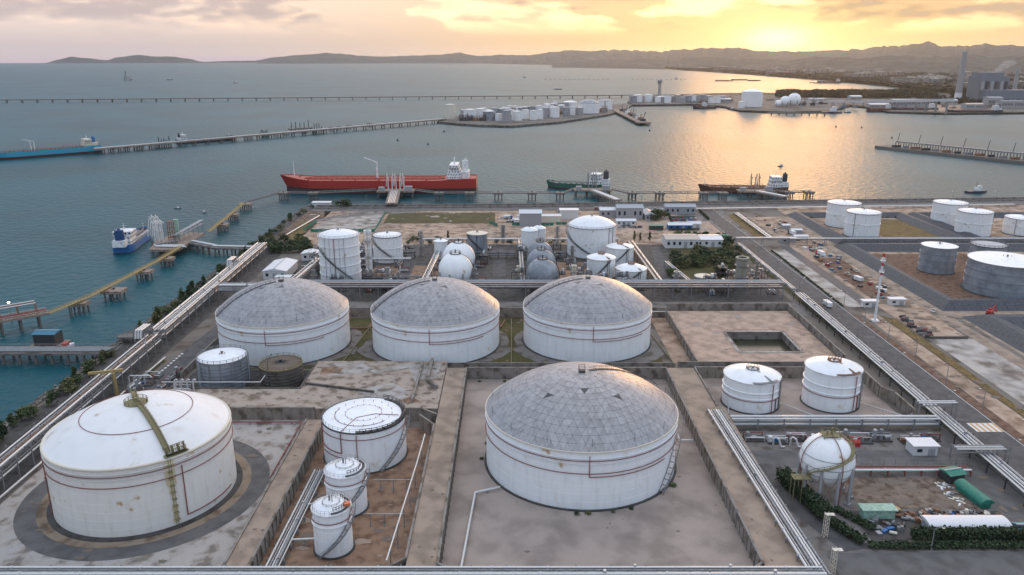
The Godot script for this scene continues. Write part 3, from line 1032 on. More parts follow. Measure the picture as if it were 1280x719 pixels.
	b.cyl(Vector3(fx, dy + hh * 1.2, 0), Vector3(fx, dy + hh * 1.4, 0), hl * 0.06, -1, 6)
	obj("funnel", b, M[d.get("funnel", "ship_dark")], t)
	b = MB.new()
	b.cyl(Vector3(hx, dy + hh - 0.1, 0), Vector3(hx, dy + hh * 1.55, 0), l * 0.0035, l * 0.002, 6)
	b.bar(Vector3(hx, dy + hh * 1.35, -w * 0.12), Vector3(hx, dy + hh * 1.35, w * 0.12), l * 0.003)
	b.bar(Vector3(hx, dy + hh * 1.2, -w * 0.08), Vector3(hx, dy + hh * 1.2, w * 0.08), l * 0.003)
	obj("radar_mast", b, M.white_plain, t)
	# deck fittings
	var y: float = free - 0.7
	var xs := hx + hl * 0.7
	var xe := l * 0.4
	for i in d.get("pipes", 4):
		b = MB.new()
		var z: float = (i - 1.5) * w * 0.045
		b.cyl(Vector3(xs, y + 1.1, z), Vector3(xe, y + 1.1, z), w * 0.012, -1, 6)
		obj("cargo_pipe", b, M[d.get("pipe_mat", "ship_deck_red")], t)
	b = MB.new()
	var n3 := int((xe - xs) / 5.0)
	for i in n3: b.box(Vector3(lerpf(xs, xe, float(i) / n3), y + 0.5, 0), Vector3(0.3, 1.0, w * 0.2))
	obj("pipe_saddle", b, M[d.get("pipe_mat", "ship_deck_red")], t)
	for i in 12:
		b = MB.new()
		var z: float = (w * 0.3) * (1 if i % 2 == 0 else -1)
		b.cyl(Vector3(lerpf(xs, xe, (i + 0.5) / 12), y, z), Vector3(lerpf(xs, xe, (i + 0.5) / 12), y + 1.5, z), 0.8, 0.7, 8)
		obj("tank_hatch", b, M[d.get("hatch_mat", "ship_deck_red")], t)
	b = MB.new()
	for s in [-1.0, 1.0]:
		for i in 26:
			var f := lerpf(0.2, 0.86, i / 25.0)
			var z: float = half.call(f) * s * 0.97
			b.bar(Vector3((f - 0.5) * l, y, z), Vector3((f - 0.5) * l, y + 1.9, z), 0.12)
		b.bar(Vector3(-0.3 * l, y + 1.8, half.call(0.5) * s * 0.97), Vector3(0.28 * l, y + 1.8, half.call(0.5) * s * 0.97), 0.12)
	obj("bulwark_rail", b, M[d.get("pipe_mat", "ship_deck_red")], t)
	for c in d.get("cranes", []):
		b = MB.new()
		b.cyl(Vector3(c * l, y - 0.05, 0), Vector3(c * l, y + free * 1.3, 0), w * 0.03, w * 0.022, 7)
		b.bar(Vector3(c * l, y + free * 1.25, 0), Vector3(c * l + l * 0.07, y + free * 1.6, w * 0.1), w * 0.022)
		obj("hose_crane", b, M[d.get("crane_mat", "white_plain")], t)
	b = MB.new()
	var fy: float = sheer.call(0.95) - 0.7
	b.cyl(Vector3(l * 0.455, fy - 0.3, 0), Vector3(l * 0.455, fy + free * 1.1, 0), l * 0.0028, l * 0.0015, 6)
	b.bar(Vector3(l * 0.455, fy + free * 0.8, -w * 0.05), Vector3(l * 0.455, fy + free * 0.8, w * 0.05), 0.2)
	obj("foremast", b, M.white_plain, t)
	b = MB.new()
	for s in [-1.0, 1.0]: b.cyl(Vector3(l * 0.42, fy + 0.6, w * 0.12 * s - 0.8), Vector3(l * 0.42, fy + 0.6, w * 0.12 * s + 0.8), 0.7, -1, 8)
	obj("windlass", b, M.dark_steel, t)
	return t
func dolphin(at: Vector3, sx: float, sz: float, label: String, group: String, top := 3.0, m := "piling") -> void:
	var t := thing("mooring_dolphin", label, "dolphin", Vector3(at.x, -3.0, at.z), 0, group)
	var b := MB.new()
	b.box(Vector3(0, top + 2.2, 0), Vector3(sx, 1.6, sz))
	obj("cap_slab", b, M[m], t)
	for x in [-0.36, 0.0, 0.36]:
		for z in [-0.3, 0.3]:
			b = MB.new()
			b.cyl(Vector3(x * sx, -1.5, z * sz), Vector3(x * sx, top + 1.5, z * sz), 0.45, -1, 7)
			obj("pile", b, M.piling, t)
	b = MB.new()
	b.cyl(Vector3(0, top + 2.95, 0), Vector3(0, top + 3.9, 0), 0.5, 0.7, 8)
	obj("bollard", b, M.dark_steel, t)
func trestle(label: String, p: Vector3, q: Vector3, w: float, every: float, d := {}) -> Node3D:
	var t := thing(d.get("called", "jetty_trestle"), label, "jetty", Vector3.ZERO, 0, d.get("group", ""))
	var dir := (q - p).normalized()
	var side := dir.cross(Vector3.UP).normalized()
	var l := p.distance_to(q)
	var th: float = d.get("thick", 0.9)
	var b := MB.new()
	b.bar(p - Vector3(0, th / 2, 0), q - Vector3(0, th / 2, 0), w, th)
	obj("deck", b, M[d.get("deck", "deck")], t)
	var n := int(l / every) + 1
	var pr: float = d.get("pile_r", 0.5)
	for i in n:
		var c := p.lerp(q, (i + 0.5) / n)
		b = MB.new()
		for s in [-0.38, 0.38]: b.cyl(c + side * w * s + Vector3(0, -c.y - 5.0, 0), c + side * w * s - Vector3(0, th, 0), pr, -1, 6)
		b.bar(c - side * w * 0.5 - Vector3(0, th + 0.35, 0), c + side * w * 0.5 - Vector3(0, th + 0.35, 0), 1.0, 0.75)
		obj("pile_bent", b, M[d.get("pile_mat", "piling")], t)
	if d.get("rail", true):
		for s in [-0.48, 0.48]:
			b = MB.new()
			b.bar(p + side * w * s + Vector3(0, 1.1, 0), q + side * w * s + Vector3(0, 1.1, 0), 0.12)
			b.bar(p + side * w * s + Vector3(0, 0.6, 0), q + side * w * s + Vector3(0, 0.6, 0), 0.08)
			var m := int(l / 3.0) + 1
			for i in m + 1: b.bar(p.lerp(q, float(i) / m) + side * w * s, p.lerp(q, float(i) / m) + side * w * s + Vector3(0, 1.1, 0), 0.1)
			obj("guard_rail", b, M[d.get("rail_mat", "gray_paint")], t)
	for i in d.get("pipes", 0):
		b = MB.new()
		var o: Vector3 = side * (w * d.get("pipe_from", -0.3) + i * d.get("pipe_gap", 0.9)) + Vector3(0, d.get("pipe_y", 0.45), 0)
		b.cyl(p + o, q + o, d.get("pipe_r", 0.28), -1, 7)
		obj("pipe", b, M[d.get("pipe_mat", "pipe")], t)
	return t
# ---------------------------------------------------------------- the scene
func _ready() -> void:
	rng.seed = 7
	make_materials()
	var cam := Camera3D.new()
	cam.name = "camera"
	add_child(cam)
	cam.position = Vector3(0, EYE, 0)
	cam.rotation.x = -tilt
	cam.fov = rad_to_deg(2.0 * atan(359.5 / FOCAL))
	cam.near = 1.0
	cam.far = 80000.0
	cam.current = true
	var env := Environment.new()
	env.background_mode = Environment.BG_SKY
	env.sky = make_sky()
	env.tonemap_mode = Environment.TONE_MAPPER_LINEAR
	env.tonemap_exposure = 1.04
	env.sdfgi_enabled = true
	env.ssao_enabled = true
	env.ssil_enabled = true
	env.volumetric_fog_enabled = true
	env.volumetric_fog_density = 0.00002
	env.volumetric_fog_albedo = Color(0.93, 0.96, 1.0)
	env.volumetric_fog_anisotropy = 0.72
	var we := WorldEnvironment.new()
	we.name = "world_environment"
	we.environment = env
	add_child(we)
	var sun := DirectionalLight3D.new()
	sun.name = "sun"
	add_child(sun)
	var sd := Vector3(sin(SUN_AZ) * cos(SUN_EL), sin(SUN_EL), -cos(SUN_AZ) * cos(SUN_EL))
	sun.look_at_from_position(Vector3(0, 200, 0), Vector3(0, 200, 0) - sd, Vector3.UP)
	sun.light_color = Color(1.0, 0.74, 0.45)
	sun.light_energy = 0.4
	sun.light_angular_distance = 12.0
	sun.shadow_enabled = true
	make_ground()
	make_big_tanks()
	make_marks()
	make_walls()
	make_racks()
	make_process()
	make_right_side()
	make_back_area()
	make_shore()
	make_ships()
	make_far()

func flat_ring(called: String, c: Vector3, r0: float, r1: float, m: String) -> void:
	var b := MB.new()
	b.lathe(c, PackedVector2Array([Vector2(r1, 0), Vector2(r0, 0.001)]), 72)
	structure(called, b, M[m])

func make_ground() -> void:
	# sea: as far as the eye reaches from this height
	var b := MB.new()
	b.lathe(Vector3(0, -3, 0), PackedVector2Array([Vector2(19400, 0), Vector2(0, 0.001)]), 96)
	structure("sea", b, M.water)
	ground("ground", poly([[-171, 300], [-171, -640], [-166, -648], [0, -655], [455, -687], [1600, -765], [1600, 300]]), 0.0, M.ground, -8.0)
	# rock bank along the western shore
	b = MB.new()
	for i in 30:
		var z0 := -660.0 + i * 20.0
		for j in 4:
			var s := 5.0
			b.quad(Vector3(-170.5, 0.3, z0 + j * s), Vector3(-170.5, 0.3, z0 + (j + 1) * s), Vector3(-177.5 - 1.2 * sin(z0 + (j + 1) * 2.0), -3.3, z0 + (j + 1) * s), Vector3(-177.5 - 1.2 * sin(z0 + j * 2.0), -3.3, z0 + j * s), Vector3(-0.45, 0.9, 0).normalized())
	structure("shore_bank", b, M.rock)
	var r := RandomNumberGenerator.new()
	r.seed = 3
	b = MB.new()
	for i in 1500:
		var f := r.randf()
		var k := r.randf_range(0.35, 1.1)
		b.box(Vector3(-170.5 - 8.0 * f, 0.2 - 3.4 * f, r.randf_range(-650, -150)), Vector3(k, k * 0.7, k * 1.2), Basis.from_euler(Vector3(r.randf() * 3, r.randf() * 3, r.randf() * 3)))
	for i in 900:
		var x := r.randf_range(-165, 760)
		var k := r.randf_range(0.5, 1.4)
		b.box(Vector3(x, r.randf_range(-3.2, -0.6), -656 - (x * 0.07 if x > 0 else x * 0.055) - r.randf_range(0.5, 4.0)), Vector3(k, k * 0.7, k * 1.2), Basis.from_euler(Vector3(r.randf() * 3, r.randf() * 3, r.randf() * 3)))
	structure("shore_rocks", b, M.rock, "stuff")
	# basins of the near tanks
	ground("tank_yard", rect(-143, -67.5, -246, -150), 0.03, M.concrete)
	flat_ring("ring_road", Vector3(-105, 0.06, -199.7), 28.0, 33.5, "pale_asphalt")
	flat_ring("gravel_ring", Vector3(-105, 0.09, -199.7), 24.0, 28.3, "gravel")
	ground("basin_floor", poly([[-62.5, -158], [-62.5, -232], [-57, -238.5], [-31, -238.5], [-25, -232], [-25, -161], [-29, -157]]), 0.04, M.brown_floor)
	ground("basin_floor", rect(-18, 60, -280, -157), 0.05, M.mauve_concrete)
	ground("basin_floor", rect(70.5, 135, -281, -242), 0.04, M.mauve_concrete)
	ground("embankment", poly([[-68, -236], [-62.6, -236], [-62.6, -151], [-68, -151]]), 4.4, M.tan, -0.5)
	ground("embankment", poly([[-25.2, -281], [-18, -281], [-18, -151], [-25.2, -151]]), 4.4, M.tan, -0.5)
	ground("embankment", poly([[60, -281], [70.4, -281], [70.4, -246], [73, -246], [73, -151], [60, -151]]), 4.4, M.tan, -0.5)
	ground("plateau", poly([[-130, -245.4], [-25.6, -245.4], [-25.6, -289], [-77, -289], [-77, -262], [-130, -262]]), 4.0, M.plateau, -0.5)
	ground("pale_ramp", poly([[-55, -279], [-36, -288], [-36, -284], [-52, -276]]), 4.09, M.pale_yard)
	for q in [[[-58, -262], [-44, -267], [-33, -256], [-47, -250]], [[-76, -286], [-60, -288], [-52, -278], [-70, -274]], [[-41, -285], [-28, -286], [-28, -272], [-36, -268]]]:
		ground("concrete_patch", poly(q), 4.03, M.concrete)
	for q in [[[-40, -251.5], [-36, -255], [-32, -251], [-37, -249.5]], [[-74, -282], [-65, -284], [-66, -277], [-73, -275]]]:
		ground("stained_patch", poly(q), 4.06, M.brown_floor)
	ground("basin_floor", rect(-126, -77.5, -289, -262.5), 0.04, M.dark_concrete)
	ground("apron", rect(-25.6, 73, -289.5, -281.5), 0.04, M.gray_concrete)
	# the row of three domed tanks
	ground("grass", rect(-128, 62, -354, -290.5), 0.03, M.grass)
	for x in [-98.5, -33.0, 32.8]:
		b = MB.new()
		var pp := PackedVector2Array()
		for i in 40:
			var a := TAU * i / 40
			var rr := 31.5 + 2.6 * noise.get_noise_2d(cos(a) * 90 + x, sin(a) * 90)
			pp.append(Vector2(x + cos(a) * rr * (1.0 if sin(a) < 0.3 else 1.12), -321.3 + sin(a) * minf(rr, 31.0)))
		ground("tank_pad", pp, 0.07, M.gray_concrete)
	ground("dirt_strip", rect(66, 73.5, -354, -296), 0.05, M.sand)
	# raised tan yard with a sunken pit
	b = MB.new()
	for q in [rect(74, 93.5, -354, -288.5), rect(119.5, 131.5, -354, -288.5), rect(93.5, 119.5, -354, -324.5), rect(93.5, 119.5, -299.5, -288.5)]: b.prism(q, -0.5, 3.6)
	structure("raised_yard", b, M.pink_tan)
	ground("pit_floor", rect(93.5, 119.5, -324.5, -299.5), 0.12, M.wet)
	ground("pit_silt", poly([[95, -301], [103, -302], [107, -307], [102, -310], [96, -308]]), 0.15, M.dark_concrete)
	ground("service_road", rect(-128, 150, -379, -357), 0.04, M.gray_concrete)
	ground("process_floor", rect(-128, 143, -506, -380), 0.03, M.dark_concrete)
	ground("dirt_ground", polypx([[455, 352], [560, 352], [560, 332], [470, 332]]), 0.06, M.brown_floor)
	ground("dirt_ground", polypx([[690, 352], [735, 352], [735, 328], [690, 328]]), 0.06, M.brown_floor)
	for q in [[[487, 353], [509, 353], [528, 310], [517, 310]], [[616, 346], [632, 346], [632, 309], [617, 309]], [[826, 356], [850, 356], [823, 309], [813, 309]]]:
		ground("service_lane", polypx(q), 0.1, M.asphalt)
	# western road beside the pipe rack
	ground("road", poly([[-142, -240], [-131, -248], [-129, -280], [-128.5, -380], [-136, -380], [-141, -282]]), 0.06, M.asphalt)
	b = MB.new()
	for i in 11:
		var z := -281.0 - i * 2.6
		b.box(Vector3(-139.6 + i * 0.06, 0.075, z), Vector3(0.9, 0.02, 1.3))
	structure("kerb_markings", b, M.paint)
	ground("grass_strip", poly([[-147.5, -225], [-143.5, -225], [-142.5, -300], [-145, -300]]), 0.05, M.grass)
	ground("rack_bed", rect(-169, -146, -640, -130), 0.03, M.dark_concrete)
	# back: sandy lots between the process area and the sea wall
	ground("sand_lot", rect(-165, 150, -624, -507), 0.03, M.sand)
	ground("grass_field", polypx([[479, 279.5], [619, 279.5], [619, 266], [487, 266]]), 0.06, M.grass)
	ground("sand_lot", polypx([[388, 289], [470, 289], [482, 266], [420, 269]]), 0.06, M.pale_yard)
	ground("gravel_lane", polypx([[388, 276], [400, 277], [460, 269], [520, 266], [520, 262], [455, 263]]), 0.09, M.gray_concrete)
	ground("grass_field", polypx([[352, 300], [372, 300], [392, 278], [380, 275]]), 0.08, M.dry_grass)
	ground("yard", polypx([[700, 290], [905, 290], [890, 268], [700, 268]]), 0.06, M.pink_tan)
	ground("yard", polypx([[836, 262], [905, 262], [905, 276], [860, 278]]), 0.09, M.gray_concrete)
	ground("garden_ground", polypx([[838, 347], [925, 350], [915, 300], [835, 300]]), 0.08, M.grass)
	ground("sea_wall_road", poly([[-163, -641], [0, -648], [455, -679], [1500, -752], [1500, -722], [455, -654], [0, -627], [-163, -622]]), 0.12, M.pale_asphalt)
	for q in [[2.0, 1.6], [11.0, 1.1]]:
		b = MB.new()
		var xs := [-163.0, 0.0, 455.0, 1500.0]
		var zs := [-644.5, -651.0, -683.0, -757.0]
		for i in 3: b.bar(Vector3(xs[i], q[1] / 2, zs[i] + q[0]), Vector3(xs[i + 1], q[1] / 2, zs[i + 1] + q[0]), 0.6, q[1])
		var w := obj("sea_wall", b, M.wall)
		tag(w, "long low concrete wall along the waterfront road" + (", on the sea side" if q[0] < 5 else ", on the land side"), "wall")
	# sphere yard and eastern road
	ground("sphere_yard", rect(73.5, 149, -238, -150), 0.03, M.gray_concrete)
	ground("lane", poly([[76, -223], [136, -223], [143, -236], [149, -236], [149, -150], [133, -172], [133, -212], [76, -212]]), 0.06, M.pale_asphalt)
	ground("stained_yard", rect(97, 132, -206, -189.5), 0.09, M.stained)
	ground("scrap_yard", rect(93, 134, -188.5, -175), 0.09, M.dark_concrete)
	ground("lane", poly([[74, -214], [80, -214], [82, -190], [92, -172], [84, -170], [76, -190]]), 0.1, M.asphalt)
	ground("road", poly([[79, -169.5], [150, -170], [150, -140], [79, -140]]), 0.12, M.pale_asphalt)
	ground("road", rect(149.5, 165, -648, -120), 0.14, M.asphalt)
	ground("crossing", rect(155.0, 164.5, -242, -235.5), 0.17, M.paint)
	b = MB.new()
	for i in 5: b.box(Vector3(156.2 + i * 1.9, 0.19, -238.7), Vector3(0.8, 0.02, 6.2))
	structure("crossing_markings", b, M.paint_orange)
	b = MB.new()
	b.box(Vector3(151.0, 0.16, -400), Vector3(0.2, 0.02, 460))
	b.box(Vector3(164.4, 0.16, -400), Vector3(0.2, 0.02, 460))
	structure("road_markings", b, M.paint)
	ground("grass_verge", rect(146.6, 149.4, -500, -170), 0.12, M.grass)
	ground("verge", poly([[165, -120], [170, -120], [168, -345], [165, -368]]), 0.08, M.red_dirt)
	ground("footway", poly([[168, -120], [176.5, -120], [177.5, -358], [170, -362]]), 0.11, M.sand)
	ground("grass_verge", poly([[177, -120], [182.5, -120], [181, -260], [183, -352], [178, -358]]), 0.12, M.dry_grass)
	ground("pale_yard", poly([[183, -120], [207, -120], [205, -325], [184.5, -325]]), 0.06, M.pale_yard)
	ground("storage_yard", poly([[184.5, -325.5], [202.5, -325.5], [205, -376], [183, -376]]), 0.08, M.sand)
	ground("side_road", poly([[205, -120], [213, -120], [211, -340], [217, -598], [205, -598], [204, -376]]), 0.1, M.tan)
	ground("side_road", rect(211, 700, -364, -353.5), 0.12, M.tan)
	ground("concrete_strip", poly([[166, -370], [175.5, -370], [176.5, -490], [168, -490]]), 0.4, M.pale_yard, -0.2)
	ground("drain", poly([[177, -376], [182, -384], [183, -494], [177.5, -505]]), 0.06, M.slate)
	ground("grass_verge", poly([[168.5, -527], [178.5, -527], [178.5, -615], [170, -606]]), 0.08, M.dry_grass)
	ground("work_yard", poly([[183, -378], [204, -378], [216, -600], [183, -600]]), 0.05, M.sand)
	ground("dirt_yard", poly([[186, -384], [198, -384], [204, -470], [187, -470]]), 0.08, M.red_dirt)
	ground("tank_field", rect(217, 700, -650, -366), 0.02, M.sand)
	ground("tank_field", rect(214, 700, -352, -100), 0.02, M.tan)

# a dyke with sloping sides round a rectangular basin
func dyke(label: String, x0: float, x1: float, z0: float, z1: float, h: float, w: float, m: String) -> void:
	var b := MB.new()
	var p := [Vector3(x0, 0, z0), Vector3(x1, 0, z0), Vector3(x1, 0, z1), Vector3(x0, 0, z1)]
	var c := Vector3((x0 + x1) / 2, 0, (z0 + z1) / 2)
	var off := func(i: int, k: float, y: float) -> Vector3:
		return p[i] + Vector3(signf(p[i].x - c.x) * k, y, signf(p[i].z - c.z) * k)
	for i in 4:
		var j := (i + 1) % 4
		b.auto_quad(off.call(i, w, 0.0), off.call(j, w, 0.0), off.call(j, w * 0.4, h), off.call(i, w * 0.4, h), c - Vector3(0, 30, 0))
		b.auto_quad(off.call(i, w * 0.4, h), off.call(j, w * 0.4, h), off.call(j, w * 0.1, h), off.call(i, w * 0.1, h), c - Vector3(0, 300, 0))
		b.auto_quad(off.call(i, w * 0.1, h), off.call(j, w * 0.1, h), off.call(j, -w * 0.6, 0.0), off.call(i, -w * 0.6, 0.0), c + (p[i] + p[j] - 2 * c) - Vector3(0, 30, 0))
	var o := obj("dyke", b, M[m])
	tag(o, label, "embankment")

# irregular dirt and dust marks lying on the slabs
func marks(called: String, m: String, x0: float, x1: float, z0: float, z1: float, y: float, n: int, small: float, big: float, seed_no: int) -> void:
	var r := RandomNumberGenerator.new()
	r.seed = seed_no
	var b := MB.new()
	for i in n:
		var c := Vector2(r.randf_range(x0, x1), r.randf_range(z0, z1))
		var k := lerpf(small, big, pow(r.randf(), 2.5))
		if y > 3.6 and y < 3.7 and c.x > 90 and c.x < 123 and c.y > -328 and c.y < -296: continue
		var st := r.randf_range(0.5, 1.9)
		var p := PackedVector2Array()
		for j in 14:
			var a := TAU * j / 14
			var q := k * (0.55 + 0.45 * r.randf())
			var v := c + Vector2(cos(a) * q * st, sin(a) * q)
			p.append(Vector2(clampf(v.x, x0, x1), clampf(v.y, z0, z1)))
		b.prism(p, y + i * 0.0004, y + i * 0.0004)
	structure(called, b, M[m], "stuff")
func make_marks() -> void:
	marks("dirt", "dirt", -16, 58.5, -279, -159, 0.07, 45, 0.15, 0.9, 21)
	marks("dust", "pale_dust", -16, 58.5, -279, -159, 0.062, 20, 0.5, 2.5, 22)
	marks("dirt", "dirt", -24.6, -18.6, -279, -153, 4.44, 34, 0.12, 0.7, 23)
	marks("dirt", "dirt", 60.6, 66, -279, -153, 4.44, 30, 0.12, 0.7, 24)
	marks("dirt", "dirt", -67.6, -63, -235, -153, 4.44, 24, 0.12, 0.7, 25)
	marks("dirt", "dirt", -128, -77.5, -261, -246, 4.04, 26, 0.2, 1.4, 26)
	marks("dirt", "dirt", -76, -26, -288, -246, 4.08, 60, 0.2, 1.5, 27)
	marks("dust", "pale_dust", -76, -26, -288, -246, 4.1, 50, 0.4, 2.8, 28)
	marks("dirt", "dirt", -61.5, -26, -230, -159, 0.07, 60, 0.3, 2.2, 29)
	marks("dust", "tan", -61.5, -26, -230, -159, 0.1, 40, 0.4, 2.6, 30)
	marks("dirt", "dirt", -140, -70, -243, -153, 0.13, 60, 0.2, 1.6, 31)
	marks("dirt", "dirt", 72, 133, -279, -244, 0.07, 25, 0.2, 1.0, 32)
	marks("dirt", "dirt", 78, 130, -352, -290, 3.63, 25, 0.2, 1.0, 33)
	marks("dust", "pale_dust", 78, 130, -352, -290, 3.66, 30, 0.5, 3.0, 34)
	marks("dirt", "dirt", 98, 131, -205, -190, 0.12, 40, 0.4, 2.6, 35)
	marks("dirt", "dirt", -125, 62, -353, -292, 0.09, 120, 0.4, 2.4, 36)
	marks("dust", "sand", -125, 62, -353, -292, 0.15, 60, 0.5, 3.0, 37)
	marks("dirt", "dirt", -160, 145, -622, -509, 0.14, 110, 0.6, 3.5, 38)
	marks("dust", "pale_dust", -160, 145, -622, -509, 0.2, 110, 0.8, 6.0, 39)
	marks("dirt", "dirt", 184, 216, -598, -330, 0.16, 140, 0.4, 3.2, 40)
	marks("dirt", "dirt", 134, 149, -214, -175, 0.16, 25, 0.3, 2.0, 41)
	marks("dirt", "dirt", 166, 181, -355, -170, 0.17, 60, 0.3, 1.8, 42)
	marks("patches", "pale_asphalt", 151, 164, -630, -160, 0.145, 60, 0.4, 2.6, 43)
	for i in 26:
		var a := rng.randf() * TAU
		var p := Vector3(21 + cos(a) * 30.4, 0.05, -217.5 + sin(a) * 30.4) if i < 9 else Vector3(rng.randf_range(-16, 58), 0.05, [-278.5, -160.0][i % 2] + rng.randf_range(-0.6, 1.5))
		tree("bush", p, rng.randf_range(0.5, 1.1), rng.randf_range(1.0, 2.6), "straggly weed clump on the basin floor of the largest domed tank", "weeds in the large basin", "weed_clump")

func make_big_tanks() -> void:
	# white tank with a low domed roof and its gangway
	var t := tank("large white tank with low domed roof and mossy gangway, ringed by a curved road", "", -105, -199.7, 24.1, 19.8, {"k": 96, "rise": 7.6, "shell": "cream_white", "roof": "cream_roof", "girders": [16.9, 18.4], "red": [17.6, 14.6], "rim": "cream", "base_w": 1.7, "base_mat": "dark_concrete",
		"risers": [[42, 2.2, 17.0, 2, 0.16], [142, 1.0, 17.4, 142, 0.16]], "cap": false})
	var b := MB.new()
	var pf := cap_profile(24.1, 19.8, 7.6, 16)
	for half in [48.0, -119.0]:
		var dir := around(1, deg_to_rad(half), 0)
		var side := Vector3(-dir.z, 0, dir.x) * 0.6
		for i in range(0 if half < 0 else 1, 15):
			var p := dir * pf[i].x + Vector3.UP * (pf[i].y + 0.35)
			var q := dir * pf[i + 1].x + Vector3.UP * (pf[i + 1].y + 0.35)
			b.bar(p, q, 1.0, 0.1)
			for s in [-1.0, 1.0]:
				b.bar(p + side * s, q + side * s, 0.14, 0.3)
				b.bar(p + side * s + Vector3(0, 1.0, 0), q + side * s + Vector3(0, 1.0, 0), 0.1)
				b.bar(p + side * s + Vector3(0, 0.5, 0), q + side * s + Vector3(0, 0.5, 0), 0.08)
				b.bar(p + side * s - Vector3(0, 0.5, 0), p + side * s + Vector3(0, 1.0, 0), 0.1)
	obj("roof_gangway", b, M.moss_yellow, t)
	b = MB.new()
	for i in 11:
		var la := deg_to_rad(50.0 - i * 1.3)
		var p := around(23.6, la, 20.5)
		b.box(p - p.normalized() * Vector3(1, 0, 1) * 0.6, Vector3(2.4, 0.15, 1.0), Basis(Vector3.UP, -la))
		b.bar(p - Vector3(0, 1.2, 0), p + Vector3(0, 1.5, 0), 0.14)
		b.bar(around(21.6, la, 20.4), around(21.6, la, 22.2), 0.12)
		if i > 0:
			b.bar(p + Vector3(0, 1.4, 0), around(23.6, deg_to_rad(51.3 - i * 1.3), 21.9), 0.12)
			b.bar(around(21.6, la, 22.1), around(21.6, deg_to_rad(51.3 - i * 1.3), 22.1), 0.12)
		if i % 3 == 1: b.cyl(around(22.6, la, 20.5), around(22.6, la, 22.6), 0.35, 0.3, 8)
	obj("landing", b, M.moss_yellow, t)
	b = MB.new()
	b.lathe(Vector3(0, 27.0, 0), PackedVector2Array([Vector2(2.9, 0.35), Vector2(2.9, 0.15), Vector2(3.1, 0.15), Vector2(3.1, 0.5), Vector2(0.5, 0.55)]), 20)
	rail_ring(b, 3.0, 27.4, 14, 0, TAU, 0.14)
	b.cyl(Vector3(0, 27.3, 0), Vector3(0, 28.8, 0), 0.6, 0.5, 8)
	b.cyl(Vector3(1.2, 27.3, 0.5), Vector3(1.2, 28.4, 0.5), 0.35, 0.35, 8)
	obj("apex_platform", b, M.moss_yellow, t)
	b = MB.new()
	for i in 9: b.box(around(24.45, deg_to_rad(49.4 - i * 0.1), 18.2 - i * 2.0), Vector3(1.2, 0.25, 1.1), Basis(Vector3.UP, -deg_to_rad(49)))
	for s in [-0.45, 0.45]: b.bar(around(24.5, deg_to_rad(49 + s * 1.5), 0.3), around(24.5, deg_to_rad(49 + s * 1.5), 20), 0.1)
	obj("wall_ladder", b, M.moss_yellow, t)
	# ochre run-off down the shell behind the ladder
	b = MB.new()
	var sr := RandomNumberGenerator.new()
	sr.seed = 77
	var w0 := 2.2
	for i in 60:
		var ya := 19.6 - i * 0.31
		var w1 := clampf(w0 + sr.randf_range(-0.45, 0.43), 0.5, 2.6)
		var mid_a := deg_to_rad(49.2 + sr.randf_range(-0.12, 0.12))
		b.auto_quad(around(24.16, mid_a - w0 / 48.0, ya), around(24.16, mid_a + w0 / 48.0, ya), around(24.16, mid_a + w1 / 48.0, ya - 0.31), around(24.16, mid_a - w1 / 48.0, ya - 0.31), Vector3(0, ya, 0))
		w0 = w1
	obj("rust_run", b, M.ochre_stain, t)
	b = MB.new()
	b.ring(Vector3(0, 19.75, 0), 24.0, 0.42, 96, 7)
	obj("rim_roll", b, M.cream, t)
	for q in [[14.5, 0.1], [14.0, 0.06]]:
		if q[1] > 0.08:
			b = MB.new()
			var rs := (24.1 * 24.1 + 7.6 * 7.6) / (2 * 7.6)
			b.ring(Vector3(0, 19.8 + 7.6 - rs * (1 - cos(asin(q[0] / rs))) + 0.08, 0), q[0], q[1], 72, 4)
			obj("roof_spray_ring", b, M.redpipe, t)
	# geodesic domes
	var four := [
		["domed tank beside the clad tank, westernmost of the row of three gray domes", -98.5, -319.8, 27.4, 16.7, 11.5, 12, 0, [[0.33, 128], [0.27, 78]], 150],
		["middle domed tank of the row of three gray domes", -33.0, -320.3, 27.4, 16.9, 11.6, 12, 0, [[0.27, 130], [0.27, 55]], 160],
		["domed tank beside the tan yard, easternmost of the row of three gray domes", 32.8, -323.9, 27.7, 16.8, 11.5, 12, 0, [[0.27, 135], [0.27, 52]], 170],
		["largest gray geodesic domed tank standing alone in its bare concrete basin", 21.0, -217.5, 28.9, 17.8, 11.4, 13, 300, [[0.5, 133], [0.36, 92], [0.5, 50]], -28]]
	for q in four:
		var r: float = q[3]
		var h: float = q[4]
		t = tank(q[0], "", q[1], q[2], r, h, {"called": "domed_tank", "k": 96, "rise": q[5], "geodesic": true, "girders": [h - 1.9, h - 3.4], "red": [h - 2.6, h - 6.4], "rim": "cream", "cap": false, "base_w": 0.7, "shell": "white_tank",
			"risers": [[90, h - 7.4, h - 1.0, 40, 0.13]], "stairs": ([[0.3, h - 0.5, 44, 14, 1.7]] if q[7] > 0 else [[0.3, h - 0.5, 205, 250]]), "stair_mat": "gray_paint"})
		geodesic(t, r + 0.1, h, q[5], q[6], q[7], q[8])
		dome_ladder(t, r + 0.1, h, q[5], deg_to_rad(q[9]))
		b = MB.new()
		b.bar(Vector3.ZERO, Vector3(0, 3.4, 0), 0.09)
		var rod := b.mesh()
		for i in 14: put("lightning_rod", rod, M.dark_steel, t, around(r - 1.2, TAU * i / 14 + 0.2, h))
